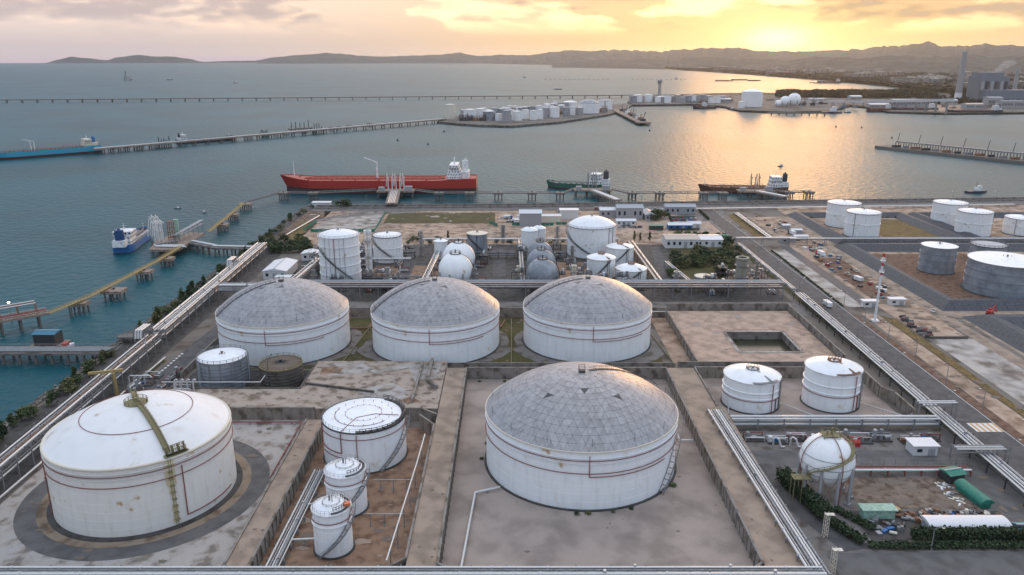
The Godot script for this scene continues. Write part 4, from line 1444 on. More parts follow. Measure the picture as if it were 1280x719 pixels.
	# white tanks in the brown basin
	t = tank("wide white tank with spiral stair and red pipes in the brown basin", "", -46, -220.9, 12.7, 13.4, {"k": 64, "rise": 0.9, "rim": "dark_steel", "red": [11.2], "risers": [[112, 6.5, 13.0, 160, 0.16], [90, 5.0, 12.8, 150, 0.13], [160, 6.0, 12.8, 160, 0.2]], "stairs": [[0.3, 13.0, 62, -6, 1.3]], "stair_mat": "gray_paint", "cap": false, "rail": 40})
	b = MB.new()
	for q in [[5.6, 0.0, TAU], [8.8, 0.6, 3.5]]:
		b.ring(Vector3(0, 14.35 - q[0] * 0.045, 0), q[0], 0.08, 40, 4, q[1], q[2])
		for i in 18: b.bar(around(q[0], TAU * i / 18, 13.6), around(q[0], TAU * i / 18, 14.5), 0.14)
	b.tube([around(12.6, 1.95, 13.6), around(4, 1.95, 14.3), around(4, 0.3, 14.3), around(11, 0.1, 13.9)], 0.11, 5)
	obj("roof_spray_pipe", b, M.redpipe, t)
	b = MB.new()
	var n := 16
	for i in n:
		var a := deg_to_rad(lerpf(85, -70, float(i) / n))
		b.box(around(12.2, a, 13.65), Vector3(1.3, 0.12, 2.6), Basis(Vector3.UP, -a))
	rail_ring(b, 12.75, 13.6, 20, deg_to_rad(-70), deg_to_rad(85), 0.16, 1.2)
	obj("rim_walkway", b, M.dark_steel, t)
	for q in [["slim white tank between the wide tank and the smaller tank in the brown basin", -45.7, -190.5, 5.5, 12.0, 2.2], ["small white tank with orange access hatch at the end of the brown basin", -45.3, -171.8, 4.8, 12.1, 2.0]]:
		t = tank(q[0], "", q[1], q[2], q[3], q[4], {"k": 44, "rise": q[5] * 0.6, "rim": "white_plain", "red": [q[4] - 2.3], "girders": [q[4] - 3.4], "stairs": [[0.3, q[4], 118, -10, 1.2]], "stair_mat": "gray_paint", "cap": false, "rail": 26, "rail_w": 0.06})
		b = MB.new()
		rail_ring(b, q[3] * 0.45, q[4] + q[5] * 0.45, 10, 0, TAU, 0.1, 0.6)
		b.cyl(Vector3(0.3, q[4] + q[5] * 0.4, 0), Vector3(0.3, q[4] + q[5] + 1.1, 0), 0.12, 0.12, 6)
		b.cyl(Vector3(-0.5, q[4] + q[5] * 0.4, -0.6), Vector3(-0.5, q[4] + q[5] + 0.6, -0.6), 0.25, 0.25, 6)
		obj("roof_vent", b, M.gray_paint, t)
		b = MB.new()
		for i in 8:
			var a := deg_to_rad(lerpf(70, -60, i / 8.0))
			b.box(around(q[3] - 0.8, a, q[4] + 0.35), Vector3(1.2, 0.1, 1.3), Basis(Vector3.UP, -a))
		rail_ring(b, q[3] - 1.3, q[4] + 0.35, 10, deg_to_rad(-60), deg_to_rad(70), 0.14)
		obj("rim_walkway", b, M.dark_steel, t)
		if q[2] > -180:
			b = MB.new()
			b.box(around(q[3] - 0.6, deg_to_rad(8), q[4] + 0.9), Vector3(1.5, 0.8, 1.3), Basis(Vector3.UP, 0.4))
			obj("hatch_cover", b, mat("orange_cover", lin(0.6, 0.16, 0.06), 0.5), t)
	# the two white tanks by the eastern road
	for q in [["white tank beside the mossy corner, shorter of the two in the gray basin", 85.9, -258.6, 9.8, 11.2, 2.2], ["taller white tank of the two in the gray basin, by the eastern road", 114.9, -259.1, 9.6, 14.0, 2.4]]:
		t = tank(q[0], "", q[1], q[2], q[3], q[4], {"k": 56, "rise": q[5], "rim": "white_plain", "red": [q[4] * 0.42], "girders": [q[4] * 0.68, q[4] * 0.48], "risers": [[60, 0.4, q[4] - 0.5, 60, 0.16], [48, 0.4, q[4] * 0.42, 48, 0.22], [35, 0.4, q[4], 35, 0.18, "steel"]], "cap": false})
		b = MB.new()
		rail_ring(b, 2.2, q[4] + q[5] - 0.2, 12, 0, TAU, 0.14)
		b.lathe(Vector3(0, q[4] + q[5] - 0.1, 0), PackedVector2Array([Vector2(2.4, -0.2), Vector2(2.4, 0.12), Vector2(1.4, 0.14)]), 14)
		b.cyl(Vector3(0, q[4] + q[5] - 0.3, 0), Vector3(0, q[4] + q[5] + 0.8, 0), 0.5, 0.4, 8)
		var d0 := around(1, deg_to_rad(62), 0)
		b.bar(d0 * 2.2 + Vector3(0, q[4] + q[5] - 0.1, 0), d0 * (q[3] - 0.5) + Vector3(0, q[4] + 0.6, 0), 0.8, 0.2)
		for i in 5: b.box(around(q[3] - 0.4, deg_to_rad(50 + i * 12), q[4] + 0.45), Vector3(1.1, 0.15, 2.1), Basis(Vector3.UP, -deg_to_rad(50 + i * 12)))
		obj("roof_gangway", b, M.rusty if q[1] > 100 else M.gray_paint, t)
		b = MB.new()
		for s in [-0.3, 0.3]: b.bar(around(q[3] + 0.5, deg_to_rad(34) + s / q[3], 0), around(q[3] + 0.5, deg_to_rad(34) + s / q[3], q[4] + 1.0), 0.12)
		for i in 10: b.ring(Vector3.ZERO + around(q[3] + 0.6, deg_to_rad(34), 2.0 + i * (q[4] - 2) / 10), 0.45, 0.05, 8, 4)
		obj("caged_ladder", b, M.gray_paint, t)
	# clad tanks at the foot of the western dome
	t = tank("gray clad tank with white roof in front of the western domed tank", "", -109.6, -275.4, 9.0, 11.6, {"shell": "gray_tank", "rise": 0.9, "rim": "gray_paint", "girders": [1.4, 2.8, 4.2, 5.6, 7.0, 8.4, 9.8], "rail": 24, "rail_w": 0.14, "cap_mat": "tan", "rail_mat": "gray_paint", "roof": "white_roof"})
	b = MB.new()
	for i in 14: b.bar(around(9.3, TAU * i / 14, 0), around(9.3, TAU * i / 14, 11.5), 0.25)
	b.ring(Vector3(0, 12.2, 0), 4.2, 0.09, 30, 4)
	obj("cladding_batten", b, M.gray_paint, t)
	t = tank("dark clad tank with brown raftered roof in front of the western domed tank", "", -87.9, -276.1, 7.9, 8.3, {"shell": "wall_dark", "rise": 0.5, "rim": "moss_yellow", "roof": "brown_roof", "girders": [1.2, 2.5, 3.8, 5.1, 6.4, 7.6], "rail": 22, "rail_w": 0.14, "rail_mat": "moss_yellow", "cap_mat": "dark_steel"})
	b = MB.new()
	for i in 28: b.bar(around(0.6, TAU * i / 28, 8.88), around(7.8, TAU * i / 28, 8.42), 0.16, 0.1)
	b.tube([around(5, 1.9, 14.0), around(7.9, 1.9, 12.0), around(8.2, 1.9, 0.2)], 0.12, 5)
	obj("roof_rafter", b, M.dark_steel, t)

func make_walls() -> void:
	bund_wall("tall buttressed concrete wall behind the red hydrant pipe", [[-130, -245], [-68, -245]], 4.6, 0.5)
	bund_wall("concrete wall behind the wide white tank of the brown basin", [[-62, -239], [-57, -244.5], [-31, -244.5], [-25.6, -240]], 4.6, 0.5)
	bund_wall("long bund wall between the tan embankment and the brown basin", [[-62.3, -236], [-62.3, -152]], 4.75, 0.45)
	bund_wall("low bund wall between the ring road yard and tan embankment", [[-68.3, -236], [-68.3, -152]], 4.6, 0.4)
	bund_wall("bund wall between the brown basin and the narrow tan embankment", [[-31, -239], [-25.5, -232], [-25.5, -161], [-29.5, -157.5]], 4.75, 0.45)
	bund_wall("bund wall on the brown basin side of the largest domed tank", [[-17.7, -280], [-17.7, -159], [-15.5, -157.5]], 4.75, 0.45)
	bund_wall("bund wall along the pipe side of the largest domed tank", [[59.7, -280], [59.7, -159.5], [57.5, -157.5]], 4.75, 0.45)
	bund_wall("concrete wall between the largest domed tank and the row of three", [[-17.7, -280.8], [59.7, -280.8]], 4.6, 0.5)
	bund_wall("rust topped wall in front of the row of three domes, by the clad tanks", [[-78, -290.2], [-52, -290.2]], 2.6, 0.4, "wall_dark")
	bund_wall("low stained wall in front of the middle and eastern domes", [[-46, -290.4], [65, -290.4]], 2.6, 0.4, "wall")
	bund_wall("concrete wall behind the row of three domed tanks", [[-128, -356], [73.5, -356]], 4.6, 0.5)
	bund_wall("concrete wall behind the tan yard with the sunken pit", [[74.5, -356.4], [132, -356.4]], 6.6, 0.5)
	bund_wall("concrete wall between the tan yard and the eastern pipe rack", [[132.2, -356], [132.2, -289]], 6.6, 0.5)
	bund_wall("retaining wall in front of the tan yard", [[66, -288.2], [132, -288.2]], 4.0, 0.4)
	bund_wall("low kerb wall on the domed tank side of the tan yard", [[73.8, -354], [73.8, -290]], 4.1, 0.35, "wall", -0.05, 6.0)
	bund_wall("back wall of the gray basin with two white tanks", [[71, -281.3], [134.5, -281.3]], 4.6, 0.5)
	bund_wall("wall of the gray basin on the eastern road side", [[135, -281], [135, -262], [137.5, -258], [137.5, -243]], 4.6, 0.5)
	bund_wall("wall of the gray basin by the tan embankment corner", [[70.8, -280.5], [70.8, -247]], 4.75, 0.4)
	bund_wall("low wall round the clad tanks", [[-126, -262.3], [-77.2, -262.3], [-77.2, -288.5]], 4.3, 0.4, "wall_dark")
	bund_wall("low wall between the western road and the domed tanks", [[-128.2, -280], [-128.2, -356]], 2.8, 0.4, "wall")
	bund_wall("near wall of the basins under the long pipe rack", [[-62, -156.6], [59, -156.6]], 4.75, 0.4)
	bund_wall("low stepped kerb on the plateau beside the narrow embankment", [[-31.5, -288], [-31.5, -268], [-27.5, -262]], 1.5, 0.9, "wall", 3.95, 30.0)
	bund_wall("second stepped kerb on the plateau, by the pale ramp", [[-35, -286], [-35, -250]], 1.1, 0.6, "wall", 3.95, 30.0)
	bund_wall("rubble kerb crossing the plateau in front of the clad tanks", [[-76, -266], [-62, -262], [-50, -258.5]], 0.7, 0.6, "wall_dark", 3.95, 30.0)
	# rim of the pit
	var t := thing("pit_rim", "pale concrete rim round the sunken pit in the tan yard", "kerb")
	for q in [[[93.5, -324.5], [119.5, -324.5]], [[119.5, -324.5], [119.5, -299.5]], [[119.5, -299.5], [93.5, -299.5]], [[93.5, -299.5], [93.5, -324.5]]]:
		var b := MB.new()
		var p := Vector3(q[0][0], 3.7, q[0][1])
		var e := Vector3(q[1][0], 3.7, q[1][1])
		b.bar(p, e, 1.5, 0.22)
		obj("kerb", b, M.pale_yard, t)
		b = MB.new()
		var inn := (Vector3(106.5, 3.7, -312) - (p + e) / 2).normalized() * 0.12
		b.bar(p + inn - Vector3(0, 1.85, 0), e + inn - Vector3(0, 1.85, 0), 0.1, 3.5)
		obj("lining", b, M.wall, t)
		b = MB.new()
		var l := p.distance_to(e)
		for i in 9:
			var c := p.lerp(e, (i + 0.5) / 9)
			b.bar(c, c + Vector3(0, 0.9, 0), 0.1)
		b.bar(p + Vector3(0, 0.9, 0), e + Vector3(0, 0.9, 0), 0.08)
		obj("guard_rail", b, M.rusty, t)

func make_racks() -> void:
	# long rack across the bottom of the picture
	pipe_rack("low pipe rack running along the near ends of the basins", Vector3(-140, 6.2, -152.6), Vector3(72, 6.2, -152.6), {"n": 7, "gap": 0.85, "levels": [6.2], "every": 8.0, "mats": ["pipe", "pipe_gray", "pipe_gray", "pipe", "pipe_gray", "steel", "pipe"]})
	pipe_rack("pipe rack on sleepers along the tan embankment, up to the gray basin", Vector3(71.0, 5.6, -153), Vector3(68.4, 5.6, -240.6), {"n": 6, "gap": 0.85, "levels": [5.6], "y0": 4.3, "every": 7.0, "mats": ["pipe", "steel", "pipe_gray", "pipe", "pipe", "pipe_gray"], "sizes": [0.34, 0.22, 0.3, 0.34, 0.26, 0.3]})
	pipe_rack("pipe rack crossing in front of the two white tanks of the gray basin", Vector3(73.4, 3.9, -238.6), Vector3(143, 3.9, -238.6), {"n": 4, "gap": 0.95, "levels": [1.9, 3.9], "every": 8.0, "mats": ["pipe", "pipe", "pipe_gray", "pipe"]})
	pipe_rack("pipe rack beside the eastern road, past the gray basin", Vector3(144.8, 3.4, -172), Vector3(148, 3.4, -384), {"n": 7, "gap": 0.75, "levels": [3.4], "every": 9.0, "mats": ["pipe", "pipe_gray", "pipe", "steel", "pipe", "pipe_gray", "pipe"], "frame_mat": "dark_steel"})
	pipe_rack("pipe rack beside the eastern road, past the garden trees", Vector3(148.2, 3.2, -392), Vector3(148.4, 3.2, -497), {"n": 3, "gap": 0.7, "levels": [3.2], "every": 9.0, "frame_mat": "gray_paint"})
	pipe_rack("pipe bridge over the eastern road", Vector3(147, 6.0, -500), Vector3(182, 6.0, -500), {"n": 4, "gap": 0.7, "levels": [6.0], "every": 16.0})
	pipe_rack("bundle of pale pipes in the grass verge by the work yard", Vector3(176.5, 1.6, -520), Vector3(177.5, 1.6, -608), {"n": 5, "gap": 0.8, "levels": [1.6], "every": 9.0})
	pipe_rack("tall pipe rack in front of the process area", Vector3(-126, 8.2, -388), Vector3(140, 8.2, -388), {"n": 6, "gap": 1.15, "levels": [5.6, 8.2], "every": 9.5, "brace": true, "mats": ["pipe", "dark_steel", "pipe_gray", "pipe", "rusty", "dark_steel", "pipe_gray"], "sizes": [0.32, 0.2, 0.18, 0.36, 0.22, 0.25]})
	pipe_rack("pipe rack bridge from the shore rack to the western dome", Vector3(-150, 7.6, -384), Vector3(-127, 7.6, -384), {"n": 5, "gap": 1.1, "levels": [5.0, 7.6], "every": 7.6, "sizes": [0.5, 0.4]})
	# rack along the western shore
	var all_levels := [4.2, 6.6]
	pipe_rack("shore pipe rack behind the white tank and road, first stretch", Vector3(-147.5, 6.6, -130), Vector3(-152.8, 6.6, -312), {"n": 6, "gap": 1.25, "levels": all_levels, "every": 7.5, "frame_mat": "gray_paint", "mats": ["pipe", "dark_steel", "pipe", "pipe_gray", "rusty"]})
	pipe_rack("shore pipe rack between the two jetties", Vector3(-153.4, 6.4, -318), Vector3(-158.8, 6.4, -483), {"n": 5, "gap": 1.35, "levels": [3.8, 6.4], "every": 9.0, "frame_mat": "gray_paint", "mats": ["pipe", "pipe", "pipe_gray", "pipe", "steel"], "sizes": [0.45, 0.5, 0.3, 0.4]})
	# expansion loops that stand up from the shore rack
	for z in [-312.0, -430.0]:
		var t := thing("expansion_loop", "raised loop of white pipes on the shore rack" + (" by the low jetty" if z > -400 else " by the shrubs"), "pipe")
		for i in 3:
			var b := MB.new()
			var x := -157.6 + i * 1.1 if z > -400 else -160.5 + i * 1.0
			b.tube([Vector3(x, 6.7, z + 5), Vector3(x, 10.0, z + 4), Vector3(x, 10.0, z - 4), Vector3(x, 6.7, z - 5)], 0.42, 8)
			obj("pipe", b, M.pipe, t)
		var b := MB.new()
		for s in [-4.0, 4.0]:
			for x in [-1.2, 3.2]:
				var px: float = (-157.6 if z > -400 else -160.5) + x
				b.bar(Vector3(px, 0, z + s), Vector3(px, 9.6, z + s), 0.3)
			var p0: float = (-157.6 if z > -400 else -160.5)
			b.bar(Vector3(p0 - 1.4, 9.4, z + s), Vector3(p0 + 3.4, 9.4, z + s), 0.3)
		obj("frame", b, M.gray_paint, t)
	pipe_run("single white pipe along the grass by the white tank", [Vector3(-144.2, 1.2, -150), Vector3(-143.6, 1.2, -248), Vector3(-143.0, 1.2, -300)], 0.34, "pipe", "", 8.0)
	pipe_run("white pipe along the sandy lot corner of the shore", [Vector3(-160.5, 1.0, -500), Vector3(-150.5, 1.0, -600)], 0.5, "pipe", "", 10.0)
	# pipes in the basins
	pipe_rack("low bundle of pipes and walkway along the brown basin", Vector3(-58.2, 1.4, -158.5), Vector3(-57.4, 1.4, -208), {"n": 5, "gap": 0.75, "levels": [1.4], "every": 6.0, "mats": ["pipe", "steel", "pipe", "pipe_gray", "pipe"], "beams": false})
	for q in [[-190.0, -51.5], [-173.5, -50.5], [-207.5, -57.0]]:
		pipe_run("white branch pipe to a tank of the brown basin", [Vector3(-56.4, 1.5, q[0] + 0.5), Vector3(q[1] + 0.4, 1.5, q[0])], 0.3, "pipe", "branch pipes in the brown basin", 4.0)
	pipe_run("tall thin white pipe on posts crossing the brown basin", [Vector3(-27.4, 6.2, -222), Vector3(-27.8, 6.2, -205), Vector3(-29.6, 6.2, -157.8)], 0.22, "pipe", "", 9.0)
	for q in [[-199.0, -39.8, "beside the slim white tank"], [-181.5, -39.5, "between the slim and the small white tank"]]:
		pipe_run("thin gray service pipe on posts " + q[2], [Vector3(q[1], 3.6, q[0]), Vector3(-28.4, 3.6, q[0])], 0.14, "steel", "", 3.6)
	pipe_run("white pipe from the largest domed tank to the near rack", [Vector3(-3.5, 0.9, -199.5), Vector3(-10.5, 0.9, -196.5), Vector3(-12.6, 0.9, -158.5)], 0.36, "pipe", "", 6.0)
	pipe_run("white pipe elbow by the stair of the largest domed tank", [Vector3(48.5, 4.5, -236), Vector3(53.5, 4.5, -236), Vector3(54.2, 1.0, -228), Vector3(58.6, 1.0, -228)], 0.3, "pipe")
	pipe_run("red hydrant pipe along the white tank yard wall", [Vector3(-100, 0.8, -241.5), Vector3(-71.5, 0.8, -241.5), Vector3(-71.5, 0.8, -205)], 0.22, "redpipe", "", 6.0)
	pipe_run("thin pipe crossing the grass between the western and middle domes", [Vector3(-64.5, 0.5, -352), Vector3(-69.5, 0.5, -293)], 0.2, "moss_yellow", "", 8.0)
	pipe_run("thin pipe crossing the grass between the middle and eastern domes", [Vector3(-0.3, 0.5, -352), Vector3(-0.3, 0.5, -293)], 0.2, "moss_yellow", "", 8.0)
	pipe_run("thin pipe crossing the grass beside the eastern dome", [Vector3(60.5, 0.5, -350), Vector3(66.0, 0.5, -294)], 0.2, "moss_yellow", "", 8.0)
	for q in [[-66.5, -341], [-5.2, -342]]:
		pipe_run("red foam pipe bend on the grass behind the domed tanks", [Vector3(q[0] - 8, 0.6, q[1] + 3), Vector3(q[0], 0.6, q[1] + 3), Vector3(q[0] + 2, 0.6, q[1] - 8)], 0.34, "rusty", "red foam pipes by the domes")
	pipe_run("long white pipe along the back wall by the tan yard", [Vector3(62, 3.0, -354.8), Vector3(98, 3.0, -354.8)], 0.3, "pipe")
	for q in [[97.5, -252.0, 103.5], [126.5, -252.0, 133.5]]:
		pipe_run("thin white outlet pipe from a white tank to the crossing rack", [Vector3(q[0] - 3.0, 0.8, -259), Vector3(q[2], 3.0, -241.2)], 0.18, "pipe", "outlet pipes of the gray basin")
	pipe_run("gray hose line from the basin corner to the white tank", [Vector3(71.5, 0.6, -249), Vector3(75.8, 0.6, -249), Vector3(77.2, 0.9, -255)], 0.15, "pipe", "")
	pipe_run("overhead white pipe in front of the clad tanks", [Vector3(-128, 6.0, -263.5), Vector3(-92, 6.0, -263.5), Vector3(-90.5, 8.0, -265)], 0.2, "pipe", "", 12.0)
# ---------------------------------------------------------------- process area and middle tanks
func skid(at: Vector3, turn: float, seed_no: int, label: String, group: String) -> void:
	var r := RandomNumberGenerator.new()
	r.seed = seed_no
	var t := thing("pump_skid", label, "machinery", at, turn, group)
	var b := MB.new()
	b.box(Vector3(0, 0.15, 0), Vector3(6.5, 0.4, 4.0))
	obj("plinth", b, M.dark_concrete, t)
	for i in 2 + r.randi() % 2:
		b = MB.new()
		var x := -2.2 + i * 2.1
		if r.randf() < 0.5:
			var h := r.randf_range(1.6, 3.6)
			var w := r.randf_range(0.4, 0.8)
			b.cyl(Vector3(x, 0.3, 0.4), Vector3(x, h, 0.4), w, -1, 12)
			b.ball(Vector3(x, h, 0.4), w, 12, 6, 0.6)
			obj("vessel", b, [M.white_plain, M.gray_paint, M.steel][r.randi() % 3], t)
		else:
			b.cyl(Vector3(x - 0.9, 1.0, 0.4), Vector3(x + 0.7, 1.0, 0.4), 0.5, -1, 10)
			b.cyl(Vector3(x + 0.7, 1.0, 0.4), Vector3(x + 1.0, 1.0, 0.4), 0.25, -1, 8)
			b.box(Vector3(x - 0.1, 0.5, 0.4), Vector3(1.6, 0.5, 0.8))
			obj("pump", b, [M.ship_blue, M.gray_paint, M.rusty, M.steel][r.randi() % 4], t)
	for i in 3:
		b = MB.new()
		var z := r.randf_range(-1.8, 1.8)
		var y := r.randf_range(0.9, 2.6)
		b.tube([Vector3(-3.1, 0.3, z), Vector3(-3.1, y, z), Vector3(2.9, y, z + 0.3), Vector3(2.9, 0.3, z + 0.3)], r.randf_range(0.12, 0.24), 6)
		obj("pipe", b, [M.pipe, M.pipe_gray, M.pipe, M.redpipe][r.randi() % 4], t)
func column(label: String, x: float, z: float, r: float, h: float, m: String, platforms := 3) -> void:
	var t := thing("process_column", label, "column", Vector3(x, 0.05, z))
	var b := MB.new()
	b.lathe(Vector3.ZERO, PackedVector2Array([Vector2(r * 1.1, -0.05), Vector2(r * 1.1, h * 0.06), Vector2(r, h * 0.07), Vector2(r, h * 0.9), Vector2(r * 1.18, h * 0.94), Vector2(r * 1.2, h), Vector2(r * 0.8, h), Vector2(r * 0.8, h - 0.6)]), 20)
	obj("shell", b, M[m], t)
	for i in platforms:
		b = MB.new()
		var y := h * (i + 1) / (platforms + 0.7)
		b.lathe(Vector3(0, y, 0), PackedVector2Array([Vector2(r, 0), Vector2(r + 1.0, 0), Vector2(r + 1.0, 0.15), Vector2(r, 0.15)]), 16)
		rail_ring(b, r + 0.95, y + 0.15, 10, 0, TAU, 0.09)
		obj("platform", b, M.gray_paint, t)
	b = MB.new()
	for s in [-0.25, 0.25]: b.bar(Vector3(s, 0, r + 0.3), Vector3(s, h, r + 0.3), 0.1)
	for i in int(h / 0.8): b.bar(Vector3(-0.25, i * 0.8, r + 0.3), Vector3(0.25, i * 0.8, r + 0.3), 0.06)
	obj("ladder", b, M.yellow, t)
func steel_frame(label: String, x: float, z: float, sx: float, sz: float, h: float, floors: int, turn := 0.0) -> void:
	var t := thing("steel_frame", label, "platform", Vector3(x, 0, z), turn)
	var nx := int(maxf(2, sx / 5)) + 1
	var b: MB
	for i in nx:
		for s in [-0.5, 0.5]:
			b = MB.new()
			b.bar(Vector3((float(i) / (nx - 1) - 0.5) * sx, -0.02, s * sz), Vector3((float(i) / (nx - 1) - 0.5) * sx, h, s * sz), 0.28)
			obj("post", b, M.dark_steel, t)
	for f in floors:
		b = MB.new()
		var y := h * (f + 1) / floors
		b.box(Vector3(0, y, 0), Vector3(sx + 0.4, 0.2, sz + 0.4))
		for s in [-0.5, 0.5]:
			b.bar(Vector3(-sx / 2, y + 1.1, s * sz), Vector3(sx / 2, y + 1.1, s * sz), 0.1)
			for i in nx * 2: b.bar(Vector3((float(i) / (nx * 2 - 1) - 0.5) * sx, y, s * sz), Vector3((float(i) / (nx * 2 - 1) - 0.5) * sx, y + 1.1, s * sz), 0.09)
		obj("floor_deck", b, M.dark_steel, t)
	b = MB.new()
	b.bar(Vector3(-sx / 2, 0, sz / 2), Vector3(sx / 2, h, sz / 2), 0.16)
	b.bar(Vector3(sx / 2, 0, sz / 2), Vector3(-sx / 2, h, sz / 2), 0.16)
	obj("brace", b, M.gray_paint, t)
	for i in 4:
		b = MB.new()
		var xx := (i + 0.5) / 4 * sx - sx / 2
		b.cyl(Vector3(xx, h + 0.05, 0), Vector3(xx, h + rng.randf_range(1.0, 2.6), 0), rng.randf_range(0.4, 0.9), -1, 10)
		obj("vessel", b, [M.gray_paint, M.steel, M.white_plain][i % 3], t)

func make_process() -> void:
	var t: Node3D
	var stairw := {"stair_mat": "dark_steel"}
	tank("tall white tank with vertical pipes, tallest behind the western dome", "", -95.7, -420.6, 11.2, 26.2, {"k": 56, "rise": 2.6, "rim": "white_plain", "shell": "white_old", "stairs": [[0.5, 20, 35, 140, 1.2]], "rail": 24, "rail_w": 0.12, "risers": [[92, 0.3, 26, 92, 0.2], [120, 0.3, 26, 120, 0.14, "steel"], [65, 0.3, 26, 65, 0.14, "steel"], [78, 0.3, 26, 78, 0.1, "steel"], [105, 0.3, 26, 105, 0.1, "steel"]], "girders": [5.2, 10.4, 15.6, 20.8]})
	column("slim white column standing behind the tallest white tank", -82.6, -436, 1.9, 25, "white_plain", 2)
	tank("plain white tank with one spiral stair beside the tallest tank", "", -76.0, -464.8, 9.0, 16.0, {"rise": 1.1, "rim": "dark_steel", "shell": "white_old", "stairs": [[0.5, 15.8, 40, 165, 1.2]], "girders": [9.0], "rail": 26, "rail_w": 0.12})
	var sp := G(569.5, 337, 10.8)
	sphere_tank("white pressure sphere in front of its twin, by the dark lanes", "", sp.x, sp.z, 9.2, 10.8, 8, M.white_tank)
	sp = G(573.5, 322, 10.8)
	sphere_tank("white pressure sphere half hidden behind its twin", "", sp.x, sp.z, 9.3, 10.8, 8, M.white_tank)
	tank("narrow white tank beside the two white spheres", "", -44.0, -469.7, 4.2, 11.1, {"rise": 0.8, "rim": "white_plain", "k": 28})
	tank("gray weathered tank with pale lid behind the white spheres", "", -21.7, -475.8, 6.4, 14.7, {"rise": 0.5, "shell": "gray_tank", "roof": "cream", "k": 36, "risers": [[90, 0.3, 14.5, 90, 0.15, "dark_steel"]], "stairs": [[0.4, 14.4, 20, 150, 1.0]]})
	tank("slender white tank with round top behind the gray spheres", "", 11.2, -490.7, 5.4, 13.4, {"rise": 2.0, "rim": "white_plain", "k": 32, "shell": "white_old"})
	tank("slender white tank touching its twin behind the gray spheres", "", 17.6, -497, 4.4, 13.2, {"rise": 1.8, "rim": "white_plain", "k": 32, "shell": "white_old"})
	var sph := ["gray weathered pressure sphere, front one of the file of three", "gray weathered pressure sphere, middle one of the file of three", "gray weathered pressure sphere, rear one of the file of three"]
	for q in [[0, 678.0, 342.0, 8.5], [1, 676.5, 328.5, 8.2], [2, 675.0, 316.5, 7.4]]:
		sp = G(q[1], q[2], 8.9)
		sphere_tank(sph[q[0]], "", sp.x, sp.z, q[3], 8.9, 8, M.gray_tank)
	tank("biggest white tank with domed roof and spiral stair in the process area", "", 50.3, -481.8, 15.2, 18.8, {"k": 64, "rise": 5.5, "rim": "gray_paint", "shell": "white_old", "stairs": [[0.5, 18.6, 80, 200, 1.2]], "risers": [[52, 0.3, 18.5, 52, 0.2, "gray_paint"], [38, 0.3, 18.5, 38, 0.2, "gray_paint"]], "rail": 30, "rail_w": 0.12})
	for q in [["white tank with slanting stair, by the file of gray spheres", 50.6, -428.7, 8.1, 11.1, 2.0], ["white tank with slanting stair, close to the biggest white tank", 65.3, -459.2, 8.3, 10.2, 1.5], ["low white tank with slanting stair, by the asphalt lane", 66.4, -419.6, 8.6, 7.2, 2.4]]:
		t = tank(q[0], "", q[1], q[2], q[3], q[4], {"k": 40, "rise": q[5], "rim": "cream", "shell": "white_old", "stairs": [[0.4, q[4], 125, 60, 1.1]], "risers": [[70, 0.3, q[4], 70, 0.18, "gray_paint"], [62, 0.3, q[4], 62, 0.15, "gray_paint"]], "cap": false})
		var b := MB.new()
		b.lathe(Vector3(0, q[4] + q[5] - 0.2, 0), PackedVector2Array([Vector2(2.0, -0.2), Vector2(2.0, 0.2), Vector2(0.4, 0.2)]), 12)
		rail_ring(b, 1.9, q[4] + q[5], 8, 0, TAU, 0.16)
		b.bar(Vector3(0, q[4] + q[5] - 0.1, 1.5), Vector3(q[3] * 0.5, q[4] + 0.6, q[3] * 0.8), 0.9, 0.25)
		obj("roof_gangway", b, M.rusty, t)
	tank("low drum of a tank with pale lid beside the stout olive column", "", 106.7, -417.5, 5.0, 3.2, {"k": 32, "rise": 0.25, "roof": "cream", "shell": "gray_tank", "rim": "cream", "cap": false})
	column("stout olive gray column with flared top by the garden trees", 123.5, -405, 3.0, 17.0, "olive_gray", 2)
	column("thin gray column with platforms beside the stout olive column", 131.5, -404, 0.7, 15, "gray_paint", 4)
	# clutter between the tanks
	var spots := []
	for i in 900:
		var p := Vector2(rng.randf_range(-122, 138), rng.randf_range(-500, -394))
		var ok := true
		for c in get_children():
			if c is Node3D and (String(c.name).begins_with("storage_tank") or String(c.name).begins_with("sphere_tank") or String(c.name).begins_with("process_column")):
				var need := 14.5 if String(c.name).begins_with("storage_tank") or String(c.name).begins_with("sphere") else 7.0
				if absf(c.position.z + 481.8) < 0.1 and absf(c.position.x - 50.3) < 0.1: need = 21.0
				if Vector2(c.position.x, c.position.z).distance_to(p) < need: ok = false
		for s in spots:
			if s.distance_to(p) < 7.6: ok = false
		if p.x > 75 and p.x < 140 and p.y < -428: ok = false
		if p.x > -62 and p.x < -46: ok = false
		if p.x > -14 and p.x < 3: ok = false
		if p.x > 70 and p.x < 100: ok = false
		if ok: spots.append(p)
	for i in spots.size():
		if i % 3 == 1: steel_frame("gray steel platform frame with vessels among the process tanks", spots[i].x, spots[i].y, 6.5, 4.5, rng.randf_range(5, 8), 2, (i % 2) * PI / 2)
		else: skid(Vector3(spots[i].x, 0.03, spots[i].y), (i % 2) * PI / 2, 300 + i, "small pump skid with looping pipes among the process tanks", "pump skids in the process area")
	for c in get_children():
		if String(c.name).begins_with("steel_frame"): c.set_meta("group", "platform frames in the process area")
